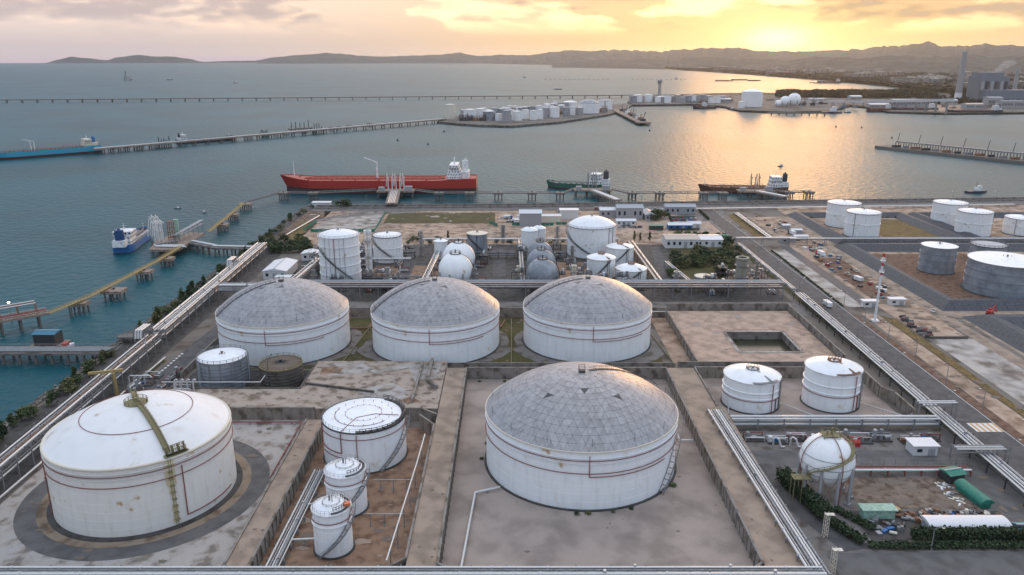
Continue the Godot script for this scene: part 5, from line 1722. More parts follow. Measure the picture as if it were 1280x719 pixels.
	for q in [[-66, -399, 1.0, 13], [-60.5, -401, 0.8, 10], [-20, -401, 1.1, 12], [3.5, -410, 0.9, 11], [33, -400, 1.2, 14], [37, -404, 0.8, 9], [88, -402, 1.3, 10], [-105, -398, 0.9, 12], [-57, -476, 1.2, 16], [30, -505, 1.0, 13], [-6, -512, 1.2, 12], [36, -452, 1.0, 12]]:
		column("slender gray process column with round platforms among the process tanks", q[0], q[1], q[2], q[3], ["gray_paint", "steel", "cream"][int(q[3]) % 3], 2)
	for z in [-400.0, -412.0, -470.0]:
		pipe_rack("low cross rack of mixed pipes between the process tanks, %s" % {-400.0: "nearest the tall rack", -412.0: "behind the first cross rack", -470.0: "beyond the gray spheres"}[z], Vector3(-82 if z > -450 else -110, 4.2, z), Vector3(-46 if z > -450 else -60, 4.2, z), {"n": 4, "gap": 0.9, "levels": [2.2, 4.2], "every": 6.0, "frame_mat": "dark_steel", "mats": ["pipe", "dark_steel", "rusty", "pipe_gray"]})
	for q in [[28.0, -398.0, 46.0, "in front of the gray spheres"], [-24.0, -470.0, 2.0, "behind the white spheres"], [84.0, -398.0, 118.0, "by the stout olive column"], [24.0, -470.0, 34.0, "behind the gray spheres"]]:
		pipe_rack("short rack of dark and pale pipes " + q[3], Vector3(q[0], 4.0, q[1]), Vector3(q[2], 4.0, q[1]), {"n": 4, "gap": 0.9, "levels": [2.0, 4.0], "every": 5.0, "frame_mat": "dark_steel", "mats": ["pipe", "dark_steel", "rusty", "pipe_gray"]})
	for c in get_children():
		if c.get_meta("label", "") == "slender gray process column with round platforms among the process tanks": c.set_meta("group", "slender process columns")
	pipe_rack("pipe rack running back beside the dark lane near the white spheres", Vector3(-47, 5.5, -396), Vector3(-45, 5.5, -492), {"n": 4, "gap": 0.9, "levels": [5.5], "every": 10.0})
	pipe_rack("pipe rack running back beside the lane and gray spheres", Vector3(5.8, 5.0, -396), Vector3(5.2, 5.0, -500), {"n": 3, "gap": 0.8, "levels": [5.0], "every": 10.0})
	pipe_rack("rusty pipe rack running back beside the asphalt lane", Vector3(79.5, 4.6, -396), Vector3(77.5, 4.6, -496), {"n": 5, "gap": 0.8, "levels": [4.6], "every": 9.0, "mats": ["cream", "pipe", "rusty", "pipe"], "frame_mat": "rusty"})
	pipe_rack("pale pipe rack between the asphalt lane and garden trees", Vector3(98, 3.0, -398), Vector3(92, 3.0, -450), {"n": 3, "gap": 0.8, "levels": [3.0], "every": 8.0})
	pipe_rack("pipe bundle beside the tallest white tank", Vector3(-116, 6.4, -398), Vector3(-113.5, 6.4, -445), {"n": 5, "gap": 0.9, "levels": [6.4], "every": 8.0})
	pipe_rack("low cross rack behind the tallest white tank", Vector3(-120, 5.0, -447.5), Vector3(-60, 5.0, -449.5), {"n": 3, "gap": 0.8, "levels": [5.0], "every": 9.0})
	pipe_rack("low cross rack behind the file of gray spheres", Vector3(-60, 4.6, -503), Vector3(70, 4.6, -503), {"n": 4, "gap": 0.8, "levels": [4.6], "every": 10.0})
	# sheds by the shore rack
	building("white shed with wide gabled roof beside the shore pipe rack", Vector3(-133, 0.03, -433), 13, 5.0, 24, {"shape": "gable_z", "roof": "roof_white", "rise": 1.6})
	building("small flat canopy in front of the wide white shed", Vector3(-126.5, 0.03, -415.5), 8, 3.4, 4, {"shape": "flat", "roof": "roof_white", "windows": false})
	building("low white cabin between the shore rack and western dome", Vector3(-122.5, 0.05, -398.5), 9, 3.0, 5, {"shape": "flat", "windows": false})
	building("small white shed with hipped look behind the wide white shed", Vector3(-124.5, 0.03, -468), 9, 4.4, 9, {"shape": "gable_z", "roof": "roof_white", "rise": 1.0})
	building("tiny white cabin beside the shrubs behind the sheds", Vector3(-116, 0.03, -471), 4, 2.6, 4, {"shape": "flat", "windows": false})
	building("long low office under the garden trees, beige roof", G(850, 307), 22, 6.0, 16, {"called": "office", "roof": "roof_tan", "rise": 1.3})
	building("white workshop joined to the beige roofed office", G(877, 306) + Vector3(3.5, 0, 0), 17, 5.2, 15, {"called": "workshop", "roof": "roof_white", "rise": 1.2})
	# garden trees
	for i in 46:
		var u := rng.randf_range(838, 925)
		var v := rng.randf_range(318, 346)
		if absf(u - 925) < 12 and v > 338: continue
		if v > 336 and u > 862 and u < 898: continue
		tree("round", G(u, v), rng.randf_range(4.5, 8), rng.randf_range(5, 8.5), "leafy garden tree between the office and pipe racks", "garden trees by the office")
	for i in 8:
		tree("round", G(rng.randf_range(846, 885), rng.randf_range(297, 300)), rng.randf_range(4, 6.5), rng.randf_range(5, 7), "leafy tree in the line behind the office", "trees behind the office")
	for i in 9:
		var a := G(rng.randf_range(905, 925), rng.randf_range(300, 316))
		if a.x > 146: a.x = 146 - rng.randf() * 6
		tree("round", a, rng.randf_range(4, 7), rng.randf_range(4, 7), "leafy tree by the workshop and eastern road", "trees by the workshop")
	# scrub in front of the sand lot
	for i in 34:
		var u := rng.randf_range(505, 705)
		tree("bush", G(u, rng.randf_range(298, 305)), rng.randf_range(1.5, 3.2), rng.randf_range(2, 4.4), "low scrub bush on the edge of the sandy lot", "scrub on the sandy lot")
	for u in [524.0, 560.0, 755.0, 793.0, 800.0, 812.0]:
		tree("tall", G(u, 301), rng.randf_range(5, 7), 3.0, "small slim tree on the edge of the sandy lot", "slim trees on the sandy lot")

# ---------------------------------------------------------------- sphere yard, road side and the eastern tanks
func make_right_side() -> void:
	var t := sphere_tank("white pressure sphere on legs with curving mossy stair beside the hedge", "", G(1034, 574, 11.2).x, G(1034, 574, 11.2).z, 7.4, 11.2, 10, M.white_tank, true)
	var cy := 11.2
	var r := 7.4
	var b := MB.new()
	for q in [[0.35, 0.1], [0.0, 0.1], [-0.35, 0.1]]:
		b.ring(Vector3(0, cy + r * sin(q[0]), 0), r * cos(q[0]) + 0.1, q[1], 56, 4)
	obj("spray_ring", b, M.pipe_gray, t)
	b = MB.new()
	b.box(Vector3(0, cy + r + 0.25, 0), Vector3(4.6, 0.2, 3.4))
	for x in [-2.2, 0.0, 2.2]:
		for z in [-1.6, 1.6]:
			b.bar(Vector3(x, cy + r - 0.5, z), Vector3(x, cy + r + 1.4, z), 0.14)
	for z in [-1.6, 1.6]: b.bar(Vector3(-2.2, cy + r + 1.4, z), Vector3(2.2, cy + r + 1.4, z), 0.12)
	for x in [-2.2, 2.2]: b.bar(Vector3(x, cy + r + 1.4, -1.6), Vector3(x, cy + r + 1.4, 1.6), 0.12)
	b.cyl(Vector3(0.4, cy + r, 0), Vector3(0.4, cy + r + 2.4, 0), 0.4, 0.3, 8)
	b.cyl(Vector3(-1, cy + r, 0.4), Vector3(-1, cy + r + 1.6, 0.4), 0.3, 0.3, 8)
	b.bar(Vector3(1.4, cy + r, -0.5), Vector3(1.4, cy + r + 3.6, -0.5), 0.12)
	obj("top_platform", b, M.moss_yellow, t)
	b = MB.new()
	var last := Vector3.ZERO
	for i in 40:
		var f := i / 39.0
		var lat := lerpf(1.25, -0.42, f)
		var lon := deg_to_rad(lerpf(-20, 150, smoothstep(0, 1, f)))
		var d := Vector3(cos(lat) * cos(lon), sin(lat), cos(lat) * sin(lon))
		var p := Vector3(0, cy, 0) + d * (r + 0.5)
		if i > 0:
			b.bar(last, p, 1.0, 0.2)
			b.bar(last + Vector3(0, 1.0, 0) + d * 0.3, p + Vector3(0, 1.0, 0) + d * 0.3, 0.12)
			if i % 2 == 0: b.bar(p, p + Vector3(0, 1.0, 0) + d * 0.3, 0.1)
		last = p
	b.box(last + Vector3(-2.2, 0, 0.6), Vector3(5, 0.2, 3.0))
	for x in [-4.4, -2.2, 0.0]:
		b.bar(Vector3(last.x + x, 0, last.z + 1.9), last + Vector3(x, 1.1, 1.9), 0.16)
		b.bar(Vector3(last.x + x, 0, last.z - 0.7), last + Vector3(x, 1.1, -0.7), 0.16)
	b.bar(last + Vector3(-4.4, 1.1, 1.9), last + Vector3(0, 1.1, 1.9), 0.12)
	obj("stairway", b, M.moss_yellow, t)
	for a in [80.0, 8.0, 172.0]:
		b = MB.new()
		var pts := []
		for i in 9:
			var q := deg_to_rad(lerpf(80, 0, i / 8.0))
			pts.append(Vector3(cos(deg_to_rad(a)) * cos(q) * (r + 0.35), cy + sin(q) * (r + 0.35), sin(deg_to_rad(a)) * cos(q) * (r + 0.35)))
		pts.append(around(r + 0.35, deg_to_rad(a), 0))
		b.tube(pts, 0.13, 5)
		obj("deluge_pipe", b, M.redpipe, t)
	# pumps and fittings between the rack and the lane
	for i in 9:
		skid(Vector3(79 + i * 6.9 + (2.0 if i > 6 else 0.0), 0.05, -230.5 + (i % 2) * 1.6), 0, 700 + i, "pump skid under the crossing pipe rack behind the sphere", "pump skids behind the sphere")
	for i in 3:
		t = thing("gooseneck_pipe", "pale bent pipe rising from the pump yard behind the sphere", "pipe", Vector3(84 + i * 5.5, 0.03, -226.2), 0, "bent pipes in the pump yard")
		b = MB.new()
		b.tube([Vector3(0, 0, 0), Vector3(0, 2.4, 0), Vector3(0.6, 3.0, 0), Vector3(1.4, 2.6, 0.8), Vector3(2.0, 0.4, 1.6), Vector3(3.2, 0.4, 1.6)], 0.32, 7)
		obj("pipe", b, M.pipe, t)
	for x in [108.0, 110.6]:
		t = thing("fire_monitor", "bright red pump set by the crossing pipe rack", "pump", Vector3(x, 0.03, -226), 0, "red pump sets")
		b = MB.new()
		b.cyl(Vector3(-1, 1.2, 0), Vector3(1, 1.2, 0), 0.9, -1, 12)
		b.box(Vector3(0, 0.35, 0), Vector3(2.2, 0.7, 1.4))
		obj("casing", b, M.red, t)
		b = MB.new()
		b.tube([Vector3(0.4, 2.0, 0), Vector3(0.4, 2.8, 0), Vector3(1.4, 3.2, 0.3)], 0.2, 6)
		obj("outlet", b, M.red, t)
	building("small white pump house with gray annex by the crossing rack", Vector3(129.5, 0.06, -222), 7.5, 3.2, 5, {"shape": "flat", "roof": "roof_white"})
	pipe_rack("low rack of red and gray pipes behind the stained yard", Vector3(97, 1.5, -208.8), Vector3(137, 1.5, -208.8), {"n": 4, "gap": 0.8, "levels": [1.5], "every": 5.0, "mats": ["redpipe", "gray_paint", "redpipe", "pipe"], "frame_mat": "redpipe"})
	pipe_rack("short pipe bridge with green frame towards the eastern road", Vector3(136, 5.0, -215.6), Vector3(151, 5.0, -215.6), {"n": 6, "gap": 0.5, "levels": [5.0], "every": 14.0, "sizes": [0.2], "mats": ["pipe_gray", "olive_gray", "pipe"], "frame_mat": "gray_paint"})
	pipe_rack("pipe portal stepping over the eastern rack", Vector3(138, 7.4, -243), Vector3(151, 7.4, -243), {"n": 3, "gap": 0.7, "levels": [7.4], "every": 12.0, "sizes": [0.26]})
	# fence wires on posts along the lane
	t = thing("wire_fence", "thin post and wire fence along the lane behind the sphere", "fence")
	for i in 12:
		b = MB.new()
		b.bar(Vector3(99 + i * 3.4, 0.05, -211.2), Vector3(99 + i * 3.4, 3.6, -211.2), 0.12)
		obj("post", b, M.gray_paint, t)
	b = MB.new()
	for y in [1.2, 2.4, 3.5]: b.bar(Vector3(99, y, -211.2), Vector3(136.4, y, -211.2), 0.06)
	obj("wire", b, M.gray_paint, t)
	# roofs of the yard
	building("green tarpaulin canopy at the head of the long green shelter", Vector3(129.8, 0.1, -205), 5.0, 2.8, 4.2, {"shape": "gable_x", "roof": "teal", "wall": "dark_steel", "rise": 0.7, "windows": false, "turn": 0.25})
	building("long round green shelter along the stained yard", Vector3(130.6, 0.1, -195.0), 10.5, 1.4, 3.0, {"shape": "barrel", "roof": "teal", "wall": "teal", "rise": 1.5, "windows": false, "turn": PI / 2 + 0.12, "called": "shelter"})
	building("pale green container shed by the scrap yard", Vector3(99.2, 0.1, -185.8), 8.6, 2.6, 2.6, {"shape": "flat", "roof": "pale_green", "wall": "pale_green", "windows": false, "called": "container"})
	building("long low white roofed shelter behind the hedge", Vector3(119.6, 0.1, -179.6), 20.5, 2.4, 4.6, {"shape": "barrel", "roof": "roof_white", "wall": "house_gray", "rise": 0.9, "windows": false, "called": "shelter"})
	building("blue roofed shelter beside the long white shelter", Vector3(137.5, 0.1, -177.5), 11, 2.2, 3.6, {"shape": "gable_x", "roof": "blue_tarp", "wall": "dark_steel", "rise": 0.8, "windows": false, "called": "shelter"})
	# scrap heap: planks, drums and plates one could pick up
	for i in 90:
		var p := Vector3(rng.randf_range(96, 133), 0.1, rng.randf_range(-188, -183.2))
		if p.x < 104.5 and p.z < -183.8: p.z = rng.randf_range(-183.0, -177.5)
		t = thing("scrap_piece", "piece of scrap lying in the scrap yard by the white shelter", "scrap", p, rng.randf() * TAU, "scrap lying in the yard")
		b = MB.new()
		var dice := rng.randf()
		if dice < 0.4: b.box(Vector3(0, 0.3, 0), Vector3(rng.randf_range(1.0, 2.8), 0.6, rng.randf_range(0.4, 1.4)), Basis.from_euler(Vector3(0, 0, rng.randf_range(-0.15, 0.15))))
		elif dice < 0.7: b.cyl(Vector3(-0.9, 0.42, 0), Vector3(0.9, 0.42, 0), 0.42, -1, 9)
		else:
			b.box(Vector3(0, 0.5, 0), Vector3(1.6, 1.0, 1.3))
			b.box(Vector3(0.3, 1.1, 0.1), Vector3(0.8, 0.4, 0.9))
		obj("body", b, [M.rusty, M.gray_paint, M.dark_steel, M.rusty, M.pipe_gray, M.red_dirt, M.dark_steel, M.cream, M.gray_paint, M.ship_blue][rng.randi() % 10], t)
	for i in 26:
		t = thing("pale_sheet", "pale plank lying at the edge of the stained yard", "plank", Vector3(rng.randf_range(124, 127.5), 0.1, rng.randf_range(-204, -190.5)), rng.randf() * TAU, "planks on the stained yard")
		b = MB.new()
		b.box(Vector3(0, 0.12, 0), Vector3(rng.randf_range(1.0, 2.4), 0.24, 0.5))
		obj("board", b, [M.white_plain, M.pipe_gray, M.cream][i % 3], t)
	car(Vector3(104.5, 0.1, -188.0), 0.3, M.yellow, "yellow loader parked by the pale green container")
	# hedges and shrubs
	hedge("tall dark hedge beside the pressure sphere", Vector3(79.5, 0.03, -205), Vector3(84.5, 0.03, -183), 4.4, 4.0)
	hedge("dark hedge continuing down to the road corner", Vector3(84.8, 0.03, -182), Vector3(90, 0.03, -172.5), 2.6, 2.6)
	hedge("short clipped hedge beside the concrete drive", Vector3(89.0, 0.03, -188.5), Vector3(95.5, 0.03, -179), 1.6, 2.2)
	hedge("long hedge along the bottom road", Vector3(91, 0.03, -171.8), Vector3(140, 0.03, -171.8), 1.5, 2.4)
	hedge("row of leafy shrubs behind the long hedge", Vector3(103, 0.03, -174.8), Vector3(138, 0.03, -174.8), 3.8, 2.2)
	hedge("narrow hedge along the eastern road rack", Vector3(148.3, 0.12, -245), Vector3(148.3, 0.12, -380), 1.2, 1.0)
	hedge("narrow hedge by the lot entrance", Vector3(148.2, 0.12, -180), Vector3(148.2, 0.12, -233), 1.3, 1.2)
	hedge("dark hedge on the road side of the concrete strip", Vector3(165.6, 0.03, -372), Vector3(167.4, 0.03, -489), 0.9, 0.9)
	# lattice masts and posts near the bottom road
	for q in [[Vector3(81.5, 0.1, -176.5), "lattice post by the lane corner"], [Vector3(77.5, 0.06, -161.5), "lattice post at the road corner by the near pipes"]]:
		t = thing("lattice_mast", q[1], "mast", q[0])
		b = MB.new()
		for x in [-0.5, 0.5]:
			for z in [-0.5, 0.5]: b.bar(Vector3(x, -0.05, z), Vector3(x, 7, z), 0.12)
		for i in 6:
			b.bar(Vector3(-0.5, i * 1.15, 0.5), Vector3(0.5, (i + 1) * 1.15, 0.5), 0.08)
			b.bar(Vector3(0.5, i * 1.15, -0.5), Vector3(-0.5, (i + 1) * 1.15, -0.5), 0.08)
		b.box(Vector3(0.6, 6.6, 0), Vector3(2.4, 0.1, 1.2))
		obj("lattice", b, M.cream, t)
	for q in [[Vector3(106.3, 0.03, -170.8), 6.0, 0.0], [Vector3(130.2, 0.03, -171.0), 12.0, 0.4]]:
		lamp_post(q[0], q[2], q[1], "road lamp standing in the long hedge" + (", short" if q[1] < 8 else ", tall"), "")
	for i in 12:
		lamp_post(Vector3(150.6, 0.14, -212.0 - i * 36.0), 0.0, 9.0, "tall gray street lamp on the rack side of the eastern road", "street lamps of the eastern road")
	for i in 7:
		lamp_post(Vector3(166.2, 0.1, -228.0 - i * 24.0), PI, 8.0, "tall gray street lamp on the footway side of the eastern road", "street lamps of the footway")
	# red and white mast
	t = thing("radio_mast", "slim white mast with red bands beside the eastern road", "mast", Vector3(171.5, 0.1, -349))
	b = MB.new()
	b.cyl(Vector3(0, 0, 0), Vector3(0, 27, 0), 0.62, 0.48, 14)
	b.box(Vector3(0, 0.4, 0), Vector3(3, 0.9, 3))
	obj("shaft", b, M.white_plain, t)
	for q in [[22.8, 23.9], [27.2, 28.6], [31.4, 33.0]]:
		b = MB.new()
		b.cyl(Vector3(0, q[0], 0), Vector3(0, q[1], 0), 0.56, 0.53, 14)
		obj("red_band", b, M.red, t)
	b = MB.new()
	b.cyl(Vector3(0, 26.9, 0), Vector3(0, 33.0, 0), 0.46, 0.42, 12)
	for y in [24.0, 29.5]:
		b.lathe(Vector3(0, y, 0), PackedVector2Array([Vector2(0.45, 0), Vector2(1.2, 0), Vector2(1.2, 0.15), Vector2(0.45, 0.15)]), 10)
		rail_ring(b, 1.15, y + 0.15, 8, 0, TAU, 0.08)
	obj("top_section", b, M.white_plain, t)
	# yard things
	for i in 16:
		t = thing("pipe_stack", "dark pipes and plates piled on the storage yard by the mast", "pile", Vector3(rng.randf_range(184.5, 188.5), 0.1, -326.5 - i * 1.9), rng.randf_range(-0.4, 0.4), "piles on the storage yard")
		b = MB.new()
		for k in 3: b.cyl(Vector3(-1.6, 0.3 + (0.5 if k == 2 else 0.0), (k % 2) * 0.6 - 0.3 + (0.3 if k == 2 else 0.0)), Vector3(1.6, 0.3 + (0.5 if k == 2 else 0.0), (k % 2) * 0.6 - 0.3 + (0.3 if k == 2 else 0.0)), 0.3, -1, 7)
		obj("pipes", b, [M.dark_steel, M.redpipe, M.gray_paint, M.dark_steel][i % 4], t)
	bund_wall("low dark kerb at the end of the storage yard", [[185.5, -325.4], [202, -325.4]], 1.0, 0.6, "wall_dark", -0.05, 30)
	building("white site cabin beside the mast", Vector3(178.8, 0.1, -372), 7.0, 3.0, 3.2, {"shape": "flat", "roof": "roof_white", "called": "cabin"})
	building("white site cabin with dark door near the side road", Vector3(194, 0.1, -375.5), 7.6, 3.0, 3.4, {"shape": "flat", "roof": "roof_white", "called": "cabin"})
	car(G(1167, 389.5, 0.1), 1.0, M.white_plain, "white car driving along the side road by the slate banks")
	car(Vector3(158, 0.14, -372), PI / 2, M.white_plain, "white truck on the eastern road by the pipe rack", "", true)
	var cols := [M.white_plain, M.dark_steel, M.gray_paint, M.ship_blue, M.red, M.cream]
	for i in 30:
		car(Vector3(rng.randf_range(188, 206), 0.1, -392.0 - i * 6.6), rng.randf_range(1.2, 1.9), cols[rng.randi() % 6], "car parked on the work yard by the eastern tanks", "cars on the work yard", i % 9 == 4)
	for q in [[199, -557, 5], [201, -541, 7], [197, -521, 9], [182, -520, 10]]:
		building("low tin roofed hut on the work yard, %s" % {5: "smallest", 7: "second from the sea", 9: "broad one by the pipe bridge", 10: "beside the pipe bridge"}[q[2]], Vector3(q[0] + (4 if q[2] == 10 else 0), 0.05, q[1] + (6 if q[2] == 10 else 0)), q[2], 2.8, 5, {"roof": "roof_white", "wall": "house_gray", "called": "hut", "rise": 0.8})
	for i in 40:
		t = thing("crate", "crate or drum left lying on the work yard", "crate", Vector3(rng.randf_range(186, 204), 0.1, rng.randf_range(-600, -385)), rng.randf() * 3, "crates on the work yard")
		b = MB.new()
		var k := rng.randf_range(0.8, 2.2)
		b.box(Vector3(0, k * 0.3, 0), Vector3(k * 1.5, k * 0.6, k))
		b.box(Vector3(0, k * 0.62, 0), Vector3(k * 1.4, 0.08, k * 0.9))
		obj("box", b, [M.dark_steel, M.rusty, M.white_plain, M.gray_paint, M.blue_tarp][i % 5], t)
	# eastern tanks and their dykes
	var east := [["plain white tank behind its twin at the water end of the tank field", 244.9, -568.4, 11.8, 17.1], ["plain white tank beside the dry grass of the tank field", 244.7, -534.9, 11.5, 16.8], ["plain white tank behind its twin across the dry grass", 326.5, -574.3, 11.9, 16.3], ["plain white tank in front of its twin across the dry grass", 324.1, -537.8, 11.3, 16.7], ["plain white tank at the end of the white row", 360.0, -541.1, 11.1, 11.5]]
	for q in east:
		tank(q[0], "", q[1], q[2], q[3], q[4], {"k": 56, "rise": 1.6, "shape": "cone", "shell": "white_old", "rim": "gray_paint", "risers": [[140 if q[1] < 244.8 or q[1] > 350 else 20, 0.3, q[4], 140 if q[1] < 244.8 or q[1] > 350 else 20, 0.2, "gray_paint"]], "girders": [q[4] * 0.55], "rail": 30, "rail_w": 0.07})
	tank("small gray unpainted tank with white roof, among red earth", "", 247.8, -440.2, 9.6, 15.3, {"k": 52, "rise": 0.9, "shape": "cone", "shell": "gray_tank", "rim": "steel", "risers": [[85, 0.3, 15, 85, 0.15, "steel"]], "girders": [3.8, 7.6, 11.4]})
	tank("largest gray unpainted tank with white roof, by the side road", "", 262.1, -400.0, 18.3, 17.2, {"k": 72, "rise": 1.6, "shape": "cone", "shell": "gray_tank", "rim": "steel", "girders": [4.2, 8.4, 12.6], "base_w": 1.4})
	tank("half built gray tank behind the largest gray tank", "", 292.4, -465.9, 10.1, 9.8, {"k": 52, "rise": 0.6, "shape": "cone", "shell": "gray_tank", "rim": "dark_steel", "roof": "roof_gray", "rail": 24, "rail_w": 0.2, "cap": false})
	ground("field_grass", rect(258, 300, -590, -520), 0.06, M.dry_grass)
	ground("red_earth", rect(226, 330, -480, -380), 0.06, M.red_dirt)
	dyke("dark slate bank round the two white tanks by the work yard", 226, 302, -600, -516, 3.4, 9.0, "slate")
	dyke("dark slate bank round the white tanks across the dry grass", 318, 420, -600, -516, 3.4, 8.0, "slate")
	dyke("dark slate bank round the gray unpainted tanks", 222, 340, -492, -375, 3.6, 10.0, "slate")
	dyke("dark slate bank across the side road", 228, 330, -344, -250, 3.6, 12.0, "slate")
	ground("field_grass", rect(236, 322, -336, -258), 0.08, M.dry_grass)
	for q in [[231.5, -366.8, "red excavator standing on the slate bank by the largest gray tank"], [272, -377.5, "red excavator beside the largest gray tank"]]:
		t = thing("excavator", q[2], "excavator", Vector3(q[0], 0.12 if q[0] < 240 else 0.06, q[1] + (8.2 if q[0] < 240 else 0.0)), 0.6)
		b = MB.new()
		for s in [-1.0, 1.0]: b.box(Vector3(0, 0.45, s), Vector3(3.4, 0.9, 0.6))
		obj("track", b, M.dark_steel, t)
		b = MB.new()
		b.box(Vector3(-0.3, 1.6, 0), Vector3(2.8, 1.3, 2.2))
		b.box(Vector3(0.8, 2.3, -0.6), Vector3(1.2, 1.5, 0.9))
		obj("body", b, M.red, t)
		b = MB.new()
		b.bar(Vector3(1.0, 2.0, 0.3), Vector3(3.6, 4.4, 0.3), 0.4)
		b.bar(Vector3(3.6, 4.4, 0.3), Vector3(5.2, 1.6, 0.3), 0.3)
		b.box(Vector3(5.2, 1.2, 0.3), Vector3(0.9, 0.9, 1.0))
		obj("boom", b, M.red, t)
	pipe_rack("long low pipe rack between the two tank fields", Vector3(184, 4.0, -507), Vector3(420, 4.0, -507), {"n": 3, "gap": 0.7, "levels": [4.0], "every": 12.0})
	for i in 60:
		tree("bush", Vector3(rng.randf_range(228, 312), 0.05, rng.randf_range(-524, -518) if i % 2 == 0 else rng.randf_range(-600, -595)), rng.randf_range(0.8, 1.8), rng.randf_range(1.2, 2.6), "low weed clump along the slate bank of the white tanks", "weeds along the slate bank", "weed_clump")

# ---------------------------------------------------------------- lots behind the process area
func make_back_area() -> void:
	building("tall gray box shed with white roof by the teal fence", G(663, 282), 16, 10, 9, {"wall": "house_gray", "roof": "roof_white", "shape": "gable_x", "rise": 2.2, "windows": false})
	building("white box shed near the sea wall road", G(711, 273), 14, 7, 8, {"wall": "house", "shape": "flat", "windows": false})
	building("white roofed office by the tanker approach", G(763, 271), 17, 6, 9, {"called": "office", "wall": "house_gray", "roof": "roof_white", "rise": 1.8})
	building("gray roofed two storey office by the tanker approach", G(786, 273), 20, 9, 10, {"called": "office", "wall": "house_gray", "roof": "roof_gray", "rise": 2.2})
	building("small pale workshop in front of the gray roofed office", G(782, 281), 14, 3.6, 6, {"roof": "roof_white", "called": "workshop"})
	building("long gray roofed shed behind the car park", G(849, 267), 24, 6, 8, {"wall": "house_gray", "roof": "roof_gray", "rise": 2.0})
	building("narrow gray roofed hall turned along the lane", G(810, 273), 7, 4.5, 18, {"wall": "house_gray", "roof": "roof_gray", "shape": "gable_z", "rise": 1.5})
	building("white marquee in the fenced yard beside the hedge", G(849, 286), 17, 3.4, 7, {"roof": "roof_white", "wall": "ship_blue", "rise": 1.6})
	building("white marquee with open side by the car park hedge", G(867, 284), 9, 3.2, 6, {"roof": "roof_white", "rise": 1.4})
	building("dark green container by the dirt track", G(820, 287), 10, 3.0, 4, {"roof": "teal", "wall": "dark_steel", "shape": "flat", "windows": false, "called": "container"})
	building("white canopy at the sandy corner near the red tanker", G(405, 255) + Vector3(0, 0, 8), 15, 3.0, 6, {"roof": "roof_white", "shape": "flat", "windows": false, "called": "canopy"})
	building("green roofed guard hut by the eastern road", G(905, 301) + Vector3(-2, 0, 0), 9, 3.4, 6, {"roof": "teal", "rise": 1.0, "called": "guard_hut"})
	building("pale tank shelter between fenced lots", G(688, 277), 15, 5, 8, {"wall": "cream", "roof": "roof_white", "rise": 1.0, "windows": false})
	var teal := [[G(612, 279.5), G(622, 283), "by the grass field"], [G(640, 282), G(692, 282), "in front of the tall gray shed"], [G(695, 281), G(708, 281), "beside the pale shelter"], [G(388, 290), G(468, 290), "along the pale lot"], [G(468, 290), G(482, 267), "at the end of the pale lot"], [G(379, 289), G(396, 278), "at the corner of the pale lot"]]
	for q in teal:
		var t := thing("site_fence", "teal sheet fence " + q[2], "fence")
		var n := int(maxf(2, q[0].distance_to(q[1]) / 3.0))
		for i in n:
			var b := MB.new()
			var p: Vector3 = q[0].lerp(q[1], (i + 0.02) / n) + Vector3(0, 1.0, 0)
			var e: Vector3 = q[0].lerp(q[1], (i + 0.98) / n) + Vector3(0, 1.0, 0)
			b.bar(p, e, 0.08, 2.2)
			obj("panel", b, M.teal, t)
	var cols := [M.white_plain, M.dark_steel, M.gray_paint, M.ship_blue, M.red]
	for i in 24:
		var p := G(840 + (i % 12) * 2.6, 272.5 + (i / 12) * 3.2, 0.09)
		car(p, PI / 2, cols[rng.randi() % 5], "car in the rows of the hedged car park", "cars in the car park")
	for i in 14:
		car(G(rng.randf_range(628, 652), rng.randf_range(272, 279)), rng.randf() * 0.4, cols[rng.randi() % 5], "vehicle parked in the contractor lot by the gray shed", "vehicles in the contractor lot", i % 4 == 0)
	for i in 8:
		car(G(rng.randf_range(772, 800), rng.randf_range(283, 286)), rng.randf() * 3, cols[rng.randi() % 5], "car parked in front of the offices", "cars by the offices")
	hedge("clipped hedge round the car park, front side", G(838, 281), G(872, 281), 1.6, 1.6)
	hedge("clipped hedge between the offices and car park", G(834, 265), G(840, 279), 1.6, 1.6)
	hedge("clipped hedge beside the crossing lanes", G(874, 264), G(886, 275), 1.6, 1.6)
	hedge("hedge in front of the white marquees", G(836, 288.5), G(874, 288.5), 1.8, 1.6)
	for i in 9: tree("round", G(rng.randf_range(812, 830), rng.randf_range(267, 277)), rng.randf_range(5, 9), rng.randf_range(5, 9), "dark leafy tree beside the narrow hall", "trees beside the narrow hall")
	for u in [426.0, 434.0]: tree("round", G(u, 258.5), 7, 9, "round tree near the red tanker approach", "trees near the tanker approach")
	for i in 22: tree("round", G(rng.randf_range(338, 384), rng.randf_range(300, 317)), rng.randf_range(4, 7), rng.randf_range(5, 8), "leafy tree among the sheds by the shore rack", "trees by the shore sheds")
	for i in 16:
		lamp_post(Vector3(-120 + i * 38, 0.12, -634 - i * 1.7), PI / 2, 10, "slim lamp on the sea wall road", "lamps of the sea wall road")
	for i in 9:
		var p := G(rng.randf_range(700, 830), rng.randf_range(262, 265))
		skid(Vector3(p.x, 0.06, p.z), 0, 900 + i, "pipe manifold near the sea wall road", "manifolds near the sea wall")
	pipe_rack("low pipe rack along the sea wall road", Vector3(100, 1.6, -622), Vector3(420, 1.6, -645), {"n": 4, "gap": 0.9, "levels": [1.6], "every": 14.0})
